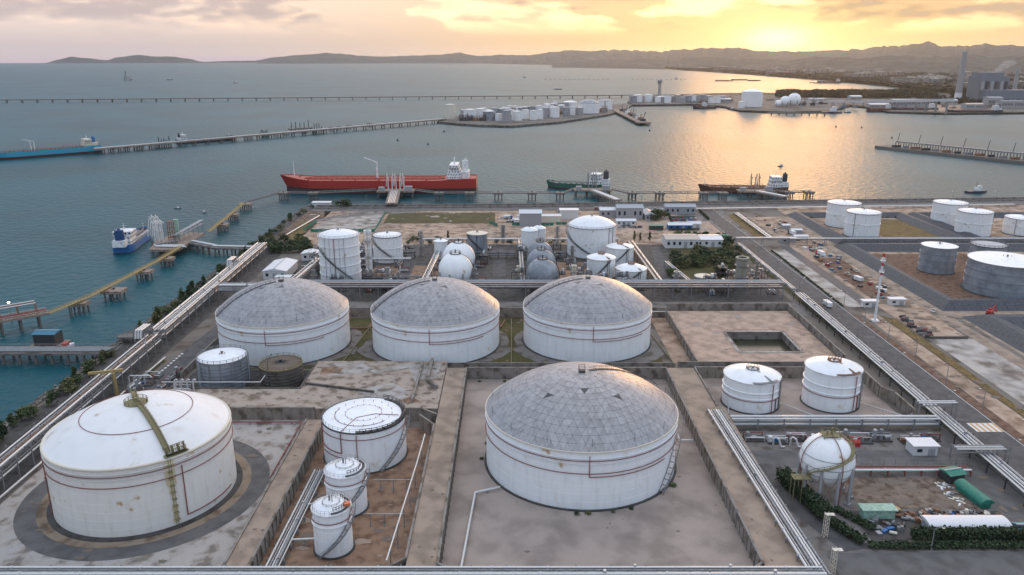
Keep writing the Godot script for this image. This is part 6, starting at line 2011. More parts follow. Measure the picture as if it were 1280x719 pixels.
# ---------------------------------------------------------------- western shore: jetties, walkways, trees
func loading_arm(t: Node3D, at: Vector3, h: float, lean: float, m: String) -> void:
	var b := MB.new()
	b.cyl(at, at + Vector3(0, h * 0.7, 0), 0.5, 0.4, 8)
	b.tube([at + Vector3(0, h * 0.65, 0), at + Vector3(-lean * 0.3, h, 0.3), at + Vector3(-lean * 0.7, h * 0.2, 0.6)], 0.28, 6)
	b.box(at + Vector3(lean * 0.12, h * 0.75, -0.2), Vector3(1.0, 1.2, 0.8))
	obj("loading_arm", b, M[m], t)
func make_shore() -> void:
	# low jetty in front
	trestle("low concrete jetty with pipes, crossing the water by the shore rack", Vector3(-168, 2.2, -306), Vector3(-262, 2.2, -306), 8.5, 7.0, {"called": "jetty", "pipes": 4, "pipe_gap": 1.3, "pipe_r": 0.35, "pipe_mat": "pipe_gray", "deck": "gray_concrete"})
	trestle("tan steel gangway rising from the low jetty to the yellow walkway", Vector3(-262, 4.2, -318), Vector3(-221, 4.2, -352), 7.0, 8.0, {"called": "jetty", "deck": "deck", "pipes": 4, "pipe_gap": 1.1, "pipe_r": 0.35, "pipe_mat": "redpipe", "rail_mat": "cream"})
	var t := thing("truss_gantry", "pale truss gantry standing on the tan gangway", "gantry")
	var g0 := Vector3(-258, 4.2, -321)
	var g1 := Vector3(-224, 4.2, -349)
	var b: MB
	for i in 7:
		b = MB.new()
		var c := g0.lerp(g1, i / 6.0)
		for s in [-2.6, 2.6]: b.bar(c + Vector3(s * 0.63, -0.05, s * 0.77), c + Vector3(s * 0.63, 5.2, s * 0.77), 0.28)
		b.bar(c + Vector3(-2.8 * 0.63, 5.0, -2.8 * 0.77), c + Vector3(2.8 * 0.63, 5.0, 2.8 * 0.77), 0.28)
		obj("portal_frame", b, M.rusty, t)
	for i in 3:
		b = MB.new()
		var o := Vector3((i - 1) * 1.3, 5.5, (i - 1) * 1.6)
		b.cyl(g0 + o, g1 + o, 0.35, -1, 7)
		obj("pipe", b, M.pipe if i != 1 else M.rusty, t)
	building("blue roofed hut with white end wall on the low jetty", Vector3(-205.5, -2.1, -325), 9.5, 5.4, 6.5, {"roof": "blue_tarp", "wall": "dark_steel", "rise": 0.9, "windows": false, "called": "jetty_hut"})
	t = thing("hut_platform", "square piled platform under the blue roofed hut", "platform", Vector3(-205.5, -3, -325))
	b = MB.new()
	b.box(Vector3(0, 0.45, 0), Vector3(14, 0.9, 10))
	obj("slab", b, M.deck, t)
	for x in [-6.0, 0.0, 6.0]:
		for z in [-4.0, 4.0]:
			b = MB.new()
			b.cyl(Vector3(x, -1.5, z), Vector3(x, 0.1, z), 0.4, -1, 7)
			obj("pile", b, M.piling, t)
	t = thing("rescue_boat", "small white and red boat beside the blue roofed hut", "boat", Vector3(-196.0, -2.9, -322), 1.2)
	b = MB.new()
	b.prism(poly([[-3.4, -1.3], [2.2, -1.3], [3.8, 0], [2.2, 1.3], [-3.4, 1.3]]), -0.2, 1.2)
	obj("hull", b, M.white_plain, t)
	b = MB.new()
	b.box(Vector3(-0.6, 1.8, 0), Vector3(2.6, 1.3, 1.8))
	obj("cabin", b, M.red, t)
	trestle("short concrete landing at the head of the low jetty", Vector3(-172, 3.0, -322), Vector3(-160, 3.0, -322), 6.0, 5.0, {"called": "landing_stage", "deck": "gray_concrete"})
	# yellow walkway on dolphins
	var path := [Vector3(-220, 3.2, -351.5), Vector3(-214.5, 3.2, -378), Vector3(-212.5, 3.2, -418), Vector3(-211.5, 3.2, -452), Vector3(-212.5, 3.2, -486)]
	var north := [Vector3(-211.5, 3.2, -532), Vector3(-216, 3.2, -580), Vector3(-223, 3.2, -640)]
	for q in [[path, "yellow railed walkway hopping between dolphins beside the low jetty"], [north, "yellow railed walkway from the loading platform towards the red tanker"]]:
		t = thing("walkway", q[1], "walkway")
		for i in q[0].size() - 1:
			var p: Vector3 = q[0][i]
			var e: Vector3 = q[0][i + 1]
			var s := (e - p).normalized().cross(Vector3.UP) * 0.9
			b = MB.new()
			b.bar(p, e, 1.8, 0.25)
			obj("deck", b, M.yellow, t)
			for k in [-1.0, 1.0]:
				b = MB.new()
				for y in [0.6, 1.2]: b.bar(p + s * k + Vector3(0, y, 0), e + s * k + Vector3(0, y, 0), 0.13)
				var n := int(p.distance_to(e) / 2.2)
				for j in n + 1: b.bar(p.lerp(e, float(j) / n) + s * k, p.lerp(e, float(j) / n) + s * k + Vector3(0, 1.2, 0), 0.12)
				b.bar(p + s * k - Vector3(0, 0.7, 0), e + s * k - Vector3(0, 0.7, 0), 0.16)
				obj("hand_rail", b, M.yellow, t)
			b = MB.new()
			var c := p.lerp(e, 0.5)
			b.cyl(Vector3(c.x - 0.5, -5, c.z), c - Vector3(0.5, 0.8, 0), 0.35, -1, 7)
			b.cyl(Vector3(c.x + 0.5, -5, c.z), c + Vector3(0.5, -0.8, 0), 0.35, -1, 7)
			obj("pile_pair", b, M.piling, t)
	for q in [[-216, -372, 7, 6], [-210, -394, 11, 8], [-211.5, -432, 9, 7], [-211, -462, 8, 7], [-212.5, -562, 8, 7], [-218, -600, 8, 7], [-223, -645, 10, 9]]:
		dolphin(Vector3(q[0], 0, q[1]), q[2], q[3], "tan concrete mooring dolphin under the yellow walkway", "dolphins of the yellow walkway", 2.4, "deck")
	# loading platform by the blue ship
	t = thing("loading_platform", "piled loading platform with white arms beside the blue ship", "jetty", Vector3.ZERO)
	b = MB.new()
	b.prism(polypx([[186, 312], [222, 312], [256, 291], [224, 290], [196, 300]], 2.5), 1.2, 2.5, true)
	obj("deck", b, M.deck, t)
	for i in 18:
		b = MB.new()
		var c := G(190 + (i % 6) * 9.5, 310.5 - (i % 6) * 1.6 - (i / 6) * 4.0, 0)
		b.cyl(Vector3(c.x, -5, c.z), Vector3(c.x, 1.3, c.z), 0.6, -1, 7)
		obj("pile", b, M.piling, t)
	for i in 5: loading_arm(t, G(194 + i * 2.6, 302 - (i % 2) * 2.0, 2.5), 17.0, 6.0, "white_plain")
	b = MB.new()
	var c0 := G(214, 302, 2.5)
	for i in 4:
		b.bar(c0 + Vector3((i % 2) * 3, 0, (i / 2) * 3), c0 + Vector3((i % 2) * 3, 14, (i / 2) * 3), 0.35)
	for y in [3.5, 7.0, 10.5, 13.8]: b.box(c0 + Vector3(1.5, y, 1.5), Vector3(4, 0.25, 4))
	obj("red_tower", b, M.rusty, t)
	b = MB.new()
	b.cyl(G(222, 298, 2.5), G(222, 298, 2.5) + Vector3(0, 13, 0), 1.6, -1, 10)
	obj("green_column", b, M.pale_green, t)
	for i in 3:
		b = MB.new()
		var p := G(192 + i * 1.5, 306 + i, 3.2)
		b.cyl(p, p + Vector3(20, 0, 1.5), 0.5, -1, 7)
		obj("pipe", b, M.pipe, t)
	b = MB.new()
	for i in 6: b.box(G(198 + i * 4.6, 308 - i * 0.8, 2.5) + Vector3(0, 1.0, 0), Vector3(2.2, 2.0, 1.8))
	obj("machinery", b, M.gray_paint, t)
	t = thing("covered_gangway", "sloping gray covered gangway on the loading platform", "gangway")
	b = MB.new()
	var ga := G(218, 304, 2.5)
	var gb := G(254, 290, 2.5)
	b.bar(ga + Vector3(0, 5.0, 0), gb + Vector3(0, 8.5, 0), 3.0, 0.4)
	b.bar(ga + Vector3(0, 2.6, 0), gb + Vector3(0, 6.0, 0), 2.6, 0.3)
	obj("roof", b, M.pipe_gray, t)
	b = MB.new()
	for i in 7:
		var p := ga.lerp(gb, i / 6.0)
		b.bar(p, p + Vector3(0, 5.0 + 3.5 * i / 6.0, 0), 0.25)
	obj("post", b, M.gray_paint, t)
	trestle("railed concrete trestle from the loading platform to its bend", Vector3(-213, 2.4, -505), Vector3(-193, 2.4, -492), 6.5, 6.0, {"deck": "gray_concrete", "pipes": 3, "pipe_r": 0.35})
	trestle("railed concrete trestle from the bend to the shore shrubs", Vector3(-193.5, 2.4, -490.5), Vector3(-166, 2.4, -488), 6.5, 6.0, {"deck": "gray_concrete", "pipes": 3, "pipe_r": 0.35})
	# trees of the shore
	for i in 110:
		var z := lerpf(-640, -190, float(i) / 110) + rng.randf_range(-2, 2)
		if z < -305 and z > -330: continue
		if z < -480 and z > -494: continue
		var dense := 1.0 if z > -530 else 0.3
		if rng.randf() > dense * 0.95: continue
		var tall := rng.randf() < 0.35
		tree("tall" if tall else "round", Vector3(rng.randf_range(-170.5, -164.5), 0.0, z), rng.randf_range(4, 7.5) if tall else rng.randf_range(2.5, 5.0), rng.randf_range(3.5, 6.0), "dark slim tree on the rocky bank beside the shore rack" if tall else "dark bushy tree on the rocky bank beside the shore rack", "slim trees on the bank" if tall else "bushy trees on the bank")
	t = thing("davit_crane", "yellow jib crane beside the shore rack and white tank", "crane", Vector3(-146.5, 0.03, -266))
	b = MB.new()
	b.cyl(Vector3(0, 0, 0), Vector3(0, 8.5, 0), 0.7, 0.5, 10)
	obj("post", b, M.yellow, t)
	b = MB.new()
	b.bar(Vector3(2.6, 8.9, -2.0), Vector3(-8.5, 8.9, 1.5), 0.9, 0.9)
	obj("jib", b, M.yellow, t)
	var valve_spots := [[-140, -268], [-132, -270], [-140, -275], [-132, -277], [-124, -270], [-137, -262], [-118, -256], [-126, -263], [-140, -282], [-132, -284]]
	for i in valve_spots.size():
		skid(Vector3(valve_spots[i][0], 0.08 if valve_spots[i][1] < -262 else 4.0, valve_spots[i][1]), PI / 2 * (i % 2), 500 + i, "valve skid with white bent pipes behind the white tank", "valve skids behind the white tank")
	for i in 8:
		var row := i / 4
		t = thing("gooseneck_pipe", ["white bent pipe rising from the valve yard by the western road", "tall white bent pipe beside the clad tank, behind the white tank roof"][row], "pipe", Vector3(-145.5 + i * 2.0 if row == 0 else -121.5 + (i - 4) * 2.2, 0.08 if row == 0 else 4.0, -274.0 if row == 0 else -259.5), 0, ["white bent pipes of the valve yard", "white bent pipes by the clad tank"][row])
		b = MB.new()
		var gh := 3.2 if row == 0 else 4.2
		b.tube([Vector3(0, 0, 0), Vector3(0, gh, 0), Vector3(0.8, gh + 0.8, 0), Vector3(2.2, gh + 0.7, 0), Vector3(2.8, gh, 0)] if row == 0 else [Vector3(0, 0, 0), Vector3(0, gh, 0), Vector3(0.6, gh + 0.6, 0), Vector3(1.1, gh + 0.2, 0)], 0.3, 7)
		obj("pipe", b, M.pipe, t)

# ---------------------------------------------------------------- ships and their berths
func catwalk(p: Vector3, q: Vector3) -> void:
	var t := thing("catwalk", "thin steel catwalk linking two mooring dolphins", "walkway", Vector3.ZERO, 0, "catwalks of the berths")
	var b := MB.new()
	b.bar(p, q, 2.0, 0.7)
	obj("deck", b, M.piling, t)
	for s in [-0.9, 0.9]:
		b = MB.new()
		b.bar(p + Vector3(0, 1.5, s), q + Vector3(0, 1.5, s), 0.22)
		var n := int(p.distance_to(q) / 5.0)
		for i in n + 1: b.bar(p.lerp(q, float(i) / n) + Vector3(0, 0.2, s), p.lerp(q, float(i) / n) + Vector3(0, 1.5, s), 0.18)
		obj("hand_rail", b, M.gray_paint, t)
func berth_line(us: Array, v: float, label: String, group: String) -> void:
	var last := Vector3.ZERO
	for i in us.size():
		var p := G(us[i], v, -3)
		dolphin(p, 8.5, 8.5, label, group, 4.0)
		if i > 0: catwalk(last + Vector3(4, 6.2, 0), p + Vector3(-4, 6.2, 0))
		last = p
func berth(label: String, foot: Vector3, head: Vector3, w: float, half: float, arms: int, arm_mat := "white_plain") -> void:
	trestle("approach trestle of the " + label, foot, head, w, 9.0, {"pipes": 5, "pipe_gap": w * 0.13, "pipe_r": 0.4, "pipe_mat": "pipe", "thick": 1.0})
	var t := thing("loading_platform", "loading platform of the " + label, "jetty")
	var c := head + Vector3(0, 0, -7)
	var b := MB.new()
	b.box(c - Vector3(0, 0.7, 0), Vector3(half * 2, 1.4, 13.5))
	obj("deck", b, M.deck, t)
	for i in 8:
		b = MB.new()
		b.cyl(Vector3(c.x + (i % 4 - 1.5) * half * 0.6, -5, c.z + (i / 4 - 0.5) * 9), Vector3(c.x + (i % 4 - 1.5) * half * 0.6, c.y - 1.2, c.z + (i / 4 - 0.5) * 9), 0.7, -1, 7)
		obj("pile", b, M.piling, t)
	for i in arms:
		loading_arm(t, c + Vector3((i - (arms - 1) / 2.0) * 3.6, 0, -2), 15.0, 2.5 * (1 if i % 2 == 0 else -1), arm_mat)
	b = MB.new()
	b.box(c + Vector3(half * 0.7, 2.0, 3), Vector3(half * 0.4, 4.0, 4.5))
	b.box(c + Vector3(-half * 0.75, 1.5, 2), Vector3(half * 0.3, 3.0, 4.5))
	obj("control_hut", b, M.house_gray, t)
func small_boat(label: String, at: Vector3, turn: float, l: float, group := "", m := "ship_dark") -> void:
	var t := thing("workboat", label, "boat", at, turn, group)
	var b := MB.new()
	b.prism(poly([[-l / 2, -l * 0.13], [l * 0.25, -l * 0.13], [l / 2, 0], [l * 0.25, l * 0.13], [-l / 2, l * 0.13]]), -0.6, l * 0.09)
	obj("hull", b, M[m], t)
	b = MB.new()
	b.box(Vector3(l * 0.05, l * 0.16, 0), Vector3(l * 0.28, l * 0.15, l * 0.18))
	b.box(Vector3(l * 0.08, l * 0.27, 0), Vector3(l * 0.15, l * 0.08, l * 0.14))
	obj("wheelhouse", b, M.white_plain, t)
	b = MB.new()
	b.cyl(Vector3(-l * 0.05, l * 0.2, 0), Vector3(-l * 0.05, l * 0.48, 0), l * 0.012, l * 0.006, 5)
	obj("mast", b, M.dark_steel, t)
func make_ships() -> void:
	ship("long red tanker moored at the waterfront berth", Vector3(-124, -3, -739), PI, 181, 32, 12.5, {"boot": 0.42, "funnel": "white_plain", "cranes": [0.02], "house_h": 13, "tiers": 5, "house_len": 0.075, "house_w": 0.72})
	ship("small bright blue ship with white upper works at the loading platform", Vector3(-258.5, -3, -520), PI / 2 + 0.16, 54, 13, 5.0, {"hull": "ship_blue", "boot": 0.1, "deck": "deck", "house_at": 0.2, "house_len": 0.26, "house_h": 8.5, "tiers": 3, "funnel": "funnel_blue", "pipe_mat": "gray_paint", "hatch_mat": "white_plain", "called": "coastal_ship"})
	ship("blue hulled tanker with cream upper works at the far jetty", Vector3(-601, -3, -1015), -2.366, 128, 20, 9.0, {"hull": "ship_cyan", "boot": 0.32, "deck": "ship_brown", "house": "cream", "funnel": "ship_blue", "pipe_mat": "rusty", "hatch_mat": "rusty", "cranes": [0.1, 0.13], "house_h": 9, "tiers": 4})
	ship("dark low tanker beside the far jetty trestle", Vector3(-462, -3, -1188), 0.768, 84, 14, 5.5, {"hull": "ship_dark", "boot": 0.2, "deck": "ship_dark", "house_h": 7.5, "tiers": 3, "funnel": "ship_dark", "pipe_mat": "gray_paint", "hatch_mat": "gray_paint"})
	ship("dark green coastal tanker at the middle berth", Vector3(64, -3, -752), 2.85, 60, 14, 6.0, {"hull": "ship_green", "boot": 0.25, "deck": "ship_green", "house_at": 0.2, "house_len": 0.2, "house_h": 10, "tiers": 3, "pipe_mat": "gray_paint", "hatch_mat": "gray_paint", "funnel": "ship_dark"})
	ship("dark brown coastal tanker at the eastern berth", Vector3(218, -3, -731), PI - 0.08, 80, 15, 6.0, {"hull": "ship_brown", "boot": 0.3, "deck": "ship_brown", "house_at": 0.14, "house_len": 0.14, "house_h": 10, "tiers": 3, "pipe_mat": "rusty", "hatch_mat": "rusty", "funnel": "ship_dark"})
	berth("red tanker", Vector3(-100, 3.4, -640), Vector3(-106, 3.4, -701), 10, 17, 5)
	berth("dark green coastal tanker", Vector3(90, 3.4, -656), Vector3(74, 3.4, -706), 8, 17, 3, "gray_paint")
	berth("dark brown coastal tanker", Vector3(238, 3.4, -672), Vector3(222, 3.4, -700), 8, 16, 3, "gray_paint")
	berth_line([355, 392], 250, "mooring dolphin off the bow of the red tanker", "dolphins off the red tanker bow")
	berth_line([549, 587, 623, 665, 700], 250, "mooring dolphin between the red and green ships", "dolphins between the berths")
	berth_line([790, 824, 879, 903], 250, "mooring dolphin between the green and brown ships", "dolphins by the brown ship")
	berth_line([985, 1010], 249, "mooring dolphin beyond the stern of the brown ship", "dolphins beyond the brown ship")
	for q in [[G(392, 250, -3) + Vector3(4, 6.2, 0), Vector3(-124, 3.2, -707)], [Vector3(-88, 3.2, -707), G(549, 250, -3) + Vector3(-4, 6.2, 0)], [G(700, 250, -3) + Vector3(4, 6.2, 0), Vector3(56, 3.2, -712)], [Vector3(92, 3.2, -712), G(790, 250, -3) + Vector3(-4, 6.2, 0)], [Vector3(239, 3.2, -706), G(985, 249, -3) + Vector3(-4, 6.2, 0)], [Vector3(-222, 3.2, -650), G(355, 250, -3) + Vector3(-4, 6.2, 0)]]: catwalk(q[0], q[1])
	small_boat("dark tug passing off the eastern sea wall", G(1221, 241, -3), 0.2, 22)
	small_boat("dark launch drifting between the far pier and the tugs", G(976, 208, -3), 0.6, 9)
	for q in [[212, 100], [295, 104], [655, 97], [255, 266], [222, 261], [845, 99], [697, 112]]:
		small_boat("tiny dark boat far out on the open water", G(q[0], q[1], -3), rng.randf() * 3, 34 if q[1] < 120 else 6, "tiny boats on open water")
	for q in [[905, 101.5, 95], [926, 100.3, 110], [943, 101.3, 70]]:
		var bt := thing("barge", "long dark barge anchored in the far bay", "barge", G(q[0], q[1], -3), 0.1, "barges in the far bay")
		var bb := MB.new()
		bb.prism(poly([[-q[2] / 2, -8], [q[2] * 0.44, -8], [q[2] / 2, -3], [q[2] / 2, 3], [q[2] * 0.44, 8], [-q[2] / 2, 8]]), -0.8, 3.5)
		obj("hull", bb, M.ship_dark, bt)
		bb = MB.new()
		bb.box(Vector3(-q[2] * 0.04, 4.6, 0), Vector3(q[2] * 0.7, 2.4, 11))
		obj("hatch_cover", bb, M.rusty, bt)
		bb = MB.new()
		bb.box(Vector3(-q[2] * 0.45, 5.5, 0), Vector3(7, 4.2, 8))
		obj("deckhouse", bb, M.house_gray, bt)
	# jack-up rig far out
	var t := thing("jack_up_rig", "small jack-up rig with tall legs far out at sea", "rig", G(160, 101, -3))
	var b := MB.new()
	b.box(Vector3(0, 16, 0), Vector3(34, 9, 26))
	b.box(Vector3(-8, 25, 0), Vector3(14, 10, 12))
	obj("platform", b, M.house_gray, t)
	for x in [-14.0, 14.0]:
		for z in [-10.0, 10.0]:
			b = MB.new()
			b.cyl(Vector3(x, -4, z), Vector3(x, 50 if x < 0 and z < 0 else 22, z), 1.6, -1, 6)
			obj("leg", b, M.dark_steel, t)
	for i in 26:
		var p := G(682 + i * 6.0 + (25 if i > 13 else 0), 99.5 + rng.randf_range(-0.3, 0.3), -3)
		t = thing("buoy", "small dark float in the line across the far bay", "buoy", p, 0, "line of floats")
		b = MB.new()
		b.lathe(Vector3.ZERO, PackedVector2Array([Vector2(3.4, -1), Vector2(3.4, 1.4), Vector2(1.2, 3.4), Vector2(0, 4.2)]), 8)
		obj("float", b, M.dark_steel, t)
	for q in [[555, 165], [535, 181], [497, 176], [478, 157], [812, 164], [1077, 160], [1115, 173], [1045, 159], [824, 98], [853, 101]]:
		t = thing("mooring_buoy", "single dark mooring buoy on the water between the jetties", "buoy", G(q[0], q[1], -3), 0, "mooring buoys")
		b = MB.new()
		b.lathe(Vector3.ZERO, PackedVector2Array([Vector2(1.6, -1), Vector2(1.6, 1.2), Vector2(0.8, 2.0), Vector2(0.3, 3.4), Vector2(0, 3.5)]), 10)
		obj("float", b, M.ship_dark, t)

# ---------------------------------------------------------------- far shore
func far_tank(u: float, v: float, w: float, h: float, m: String, roof: String, label: String, group: String, rise := 0.12) -> void:
	var p := G(u, v, 1.0)
	var dist := p.distance_to(Vector3(0, EYE, 0))
	var r := w * 0.5 * dist / FOCAL
	var hh := h * dist / FOCAL
	var t := thing("storage_tank", label, "tank", p - Vector3(0, 0.1, r), 0, group)
	var b := MB.new()
	b.lathe(Vector3.ZERO, PackedVector2Array([Vector2(r, 0), Vector2(r, hh)]), 24)
	obj("shell", b, M[m], t)
	b = MB.new()
	b.lathe(Vector3.ZERO, cap_profile(r, hh, r * rise, 4), 24, true)
	obj("roof", b, M[roof], t)
	b = MB.new()
	b.ring(Vector3(0, hh, 0), r, 0.3, 24, 4)
	obj("rim", b, M.gray_paint, t)
func ridge(called: String, line: Array, dist: Callable, depth: float, m: String, rough := 0.16) -> void:
	var b := MB.new()
	var pts := []
	for i in line.size() - 1:
		var n := int(maxf(1, absf(line[i + 1][0] - line[i][0]) / 3.5))
		for j in n:
			var f := float(j) / n
			pts.append([lerpf(line[i][0], line[i + 1][0], f), lerpf(line[i][1], line[i + 1][1], smoothstep(0, 1, f))])
	pts.append(line[line.size() - 1])
	var rows := 9
	var grid := []
	for p in pts:
		var d := G(p[0], 90.0, 0.0)
		var flat := Vector3(d.x, 0, d.z).normalized()
		var far_: float = dist.call(p[0])
		# height of the crest from the angle at which it shows
		var a: float = (p[0] - 640.0) / FOCAL
		var e: float = (359.5 - p[1]) / FOCAL
		var dy := e * cos(tilt) - sin(tilt)
		var dl := Vector2(a, cos(tilt) + e * sin(tilt)).length()
		var h := maxf(2.0, EYE + far_ * dy / dl)
		h *= 1.0 + 0.1 * noise.get_noise_1d(p[0] * 5.0 + far_) + 0.07 * noise.get_noise_1d(p[0] * 17.0)
		var col := []
		for k in rows:
			var f := float(k) / (rows - 1)
			var s := (f - 0.62) / (0.62 if f < 0.62 else 0.38)
			var prof := pow(1.0 - absf(s), 1.25)
			var q := flat * (far_ + (f - 0.62) * depth)
			var spur := noise.get_noise_2d(q.x * 0.09, q.z * 0.09) * rough * h * (0.0 if k == 0 or k == rows - 1 else 2.0) * (1.0 - prof * 0.8)
			col.append(Vector3(q.x, h * prof + spur - 4.0, q.z))
		grid.append(col)
	for i in grid.size() - 1:
		for k in rows - 1:
			var p0: Vector3 = grid[i][k]
			var p1: Vector3 = grid[i + 1][k]
			var p2: Vector3 = grid[i + 1][k + 1]
			var p3: Vector3 = grid[i][k + 1]
			b.auto_quad(p0, p1, p2, p3, (p0 + p2) / 2 - Vector3(0, 5000, 0))
	structure(called, b, M[m])
func scatter(called: String, label: String, mesh: Mesh, m: Material, spots: Array) -> void:
	var mm := MultiMesh.new()
	mm.transform_format = MultiMesh.TRANSFORM_3D
	mm.mesh = mesh
	mm.instance_count = spots.size()
	for i in spots.size(): mm.set_instance_transform(i, spots[i])
	var o := MultiMeshInstance3D.new()
	o.name = numbered(self, called)
	o.multimesh = mm
	o.material_override = m
	o.set_meta("kind", "stuff")
	o.set_meta("label", label)
	add_child(o)
func coast_v(u: float) -> float:
	var line := [[640, 79.8], [740, 82.2], [830, 86.0], [900, 90.0], [1000, 97.0], [1060, 102.0], [1120, 107.5], [1165, 113.0], [1200, 117.0], [1300, 118.0]]
	for i in line.size() - 1:
		if u <= line[i + 1][0]: return lerpf(line[i][1], line[i + 1][1], clampf((u - line[i][0]) / (line[i + 1][0] - line[i][0]), 0, 1)) - 0.15
	return 118.0
func make_far() -> void:
	var b := MB.new()
	var t: Node3D
	# land across the water: quays, bay shore and the plain under the hills
	var coast := polypx([[455, 77.9], [560, 78.6], [640, 79.8], [740, 82.2], [830, 86], [900, 90], [1000, 97], [1060, 102], [1120, 107.5], [1168, 113.2], [1130, 114.6], [990, 115.6], [900, 116.4], [790, 119.5], [784, 128], [792, 131.2], [870, 130.2], [905, 133], [925, 138], [985, 140], [1040, 138.5], [1062, 131.8], [1082, 133.5], [1110, 139.5], [1180, 141.5], [1290, 140.5]], 1.0)
	coast.append(Vector2(3500, -1700))
	coast.append(Vector2(17000, -4000))
	coast.append(Vector2(15500, -18000))
	coast.append(Vector2(-4200, -18900))
	ground("far_shore", coast, 1.0, M.far_land, -5.0)
	ground("far_quay", polypx([[786, 128], [793, 130.8], [870, 129.8], [905, 132.4], [925, 137.4], [985, 139.4], [1040, 137.8], [1060, 131], [1090, 133], [1112, 138.6], [1180, 140.6], [1290, 139.6], [1290, 128], [1100, 124], [1000, 119.5], [900, 118], [792, 121]], 1.3), 1.3, M.far_yard)
	ground("tank_island", polypx([[546, 151.5], [556, 146], [640, 139], [745, 131.5], [795, 128.5], [778, 138], [760, 143], [700, 152], [640, 157], [600, 156], [570, 154]], 1.0), 1.0, M.far_yard, -5.0)
	ground("beach", polypx([[1160, 139], [1200, 140], [1205, 131], [1165, 131]], 1.5), 1.5, M.sand)
	# hills
	var far_d := func(u: float) -> float: return lerpf(17600.0, 11500.0, smoothstep(520, 950, u))
	ridge("hills", [[322, 75], [345, 71], [385, 67.5], [420, 66], [452, 69], [480, 70.5], [515, 69], [545, 68.5], [572, 66], [600, 69.5], [632, 68], [660, 68.5], [690, 64], [715, 62.5], [745, 63], [770, 61], [800, 63], [830, 64], [850, 61], [872, 60], [895, 59], [915, 58.5], [950, 62.5], [975, 63.5], [1000, 63.5], [1040, 62], [1075, 61], [1105, 57], [1130, 55], [1152, 52.5], [1175, 57], [1200, 56], [1222, 53.5], [1240, 56], [1280, 54.5], [1330, 52], [1400, 58], [1480, 66]], far_d, 3200, "hill")
	ridge("hills", [[60, 78], [75, 74], [92, 70.5], [112, 72.5], [135, 75], [152, 71], [172, 68], [195, 70], [215, 70], [235, 72.5], [255, 77]], func(_u): return 18700.0, 1200, "hill", 0.05)
	ridge("hills", [[255, 77], [290, 75.8], [330, 75.5], [420, 74.2], [520, 74.5], [600, 75]], func(_u): return 18500.0, 700, "hill", 0.03)
	var mid_d := func(u: float) -> float: return lerpf(10500.0, 7200.0, smoothstep(680, 1100, u))
	ridge("foothills", [[690, 79], [740, 74], [790, 72.5], [840, 73.5], [880, 71], [930, 73], [980, 74], [1030, 70], [1075, 72], [1120, 68], [1160, 70], [1210, 68], [1250, 71], [1300, 70], [1380, 76]], mid_d, 2000, "hill", 0.2)
	# trees and houses of the plain, too far to count
	var crown := leafy(42, "round")
	var spots := []
	for i in 2600:
		var u := rng.randf_range(730, 1300)
		var p := G(u, lerpf(coast_v(u), 79.5, rng.randf() * rng.randf()), 1.0)
		var k := rng.randf_range(16, 42)
		spots.append(Transform3D(Basis(Vector3.UP, rng.randf() * TAU).scaled(Vector3(k * 2.2, k * 0.6, k * 2.2)), p))
	scatter("plain_woods", "hazy woods on the plain below the hills", crown, M.far_wood, spots)
	spots = []
	for i in 1400:
		var f := rng.randf()
		var u := lerpf(972, 1168, f)
		var p := G(u, rng.randf_range(116.2, 122.5) - (1.4 if u > 1120 else 0.0), 1.0)
		var k := rng.randf_range(9, 17)
		spots.append(Transform3D(Basis(Vector3.UP, rng.randf() * TAU).scaled(Vector3(k * 1.3, k, k * 1.3)), p))
	for i in 300:
		var p := G(rng.randf_range(1120, 1280), rng.randf_range(118, 131), 1.0)
		var k := rng.randf_range(7, 14)
		spots.append(Transform3D(Basis(Vector3.UP, rng.randf() * TAU).scaled(Vector3(k * 1.3, k, k * 1.3)), p))
	scatter("forest", "dark belt of trees between the bay and the quays", crown, M.far_wood, spots)
	b = MB.new()
	b.box(Vector3(0, 0.5, 0), Vector3(1, 1, 1))
	b.face(Vector3(-0.5, 1, 0.5), Vector3(0.5, 1, 0.5), Vector3(0, 1.25, 0), Vector3(0, 0.9, 0.4))
	var box_m := b.mesh()
	spots = []
	for i in 420:
		var u := rng.randf_range(1090, 1288)
		var p := G(u, rng.randf_range(98, coast_v(u) - 0.5), 1.0)
		spots.append(Transform3D(Basis(Vector3.UP, rng.randf()).scaled(Vector3(rng.randf_range(18, 70), rng.randf_range(6, 15), rng.randf_range(15, 40))), p))
	for i in 260:
		var u := rng.randf_range(760, 1290)
		var p := G(u, lerpf(coast_v(u) - 0.3, 80.5, rng.randf()), 1.0)
		spots.append(Transform3D(Basis(Vector3.UP, rng.randf()).scaled(Vector3(rng.randf_range(30, 120), rng.randf_range(8, 40), rng.randf_range(20, 60))), p))
	scatter("town", "pale sheds and houses of the town on the far plain", box_m, M.far_house, spots)
	# quay sheds one can tell apart
	for q in [[1097, 136, 22, 5, "roof_white"], [1128, 134, 26, 8, "roof_gray"], [1148, 133, 20, 7, "house_gray"], [1068, 126, 12, 5, "roof_white"], [1020, 128, 20, 4, "roof_gray"], [905, 128, 14, 4, "roof_white"], [1262, 135, 24, 7, "plant_gray"], [1215, 136, 18, 5, "roof_tan"], [1240, 133, 15, 9, "house_gray"], [1186, 131, 13, 5, "roof_white"]]:
		var p := G(q[0], q[1], 1.3)
		var k := p.distance_to(Vector3(0, EYE, 0)) / FOCAL
		building("low quay shed with %s on the far harbour front" % {"roof_white": "white roof", "roof_gray": "blue gray roof", "house_gray": "dark gray roof", "plant_gray": "slate roof", "roof_tan": "tan roof"}[q[4]], p, q[2] * k, q[3] * k, 26, {"roof": q[4], "wall": "house_gray", "rise": 2.5 * k * 0.4, "group": "quay sheds", "called": "quay_shed"})
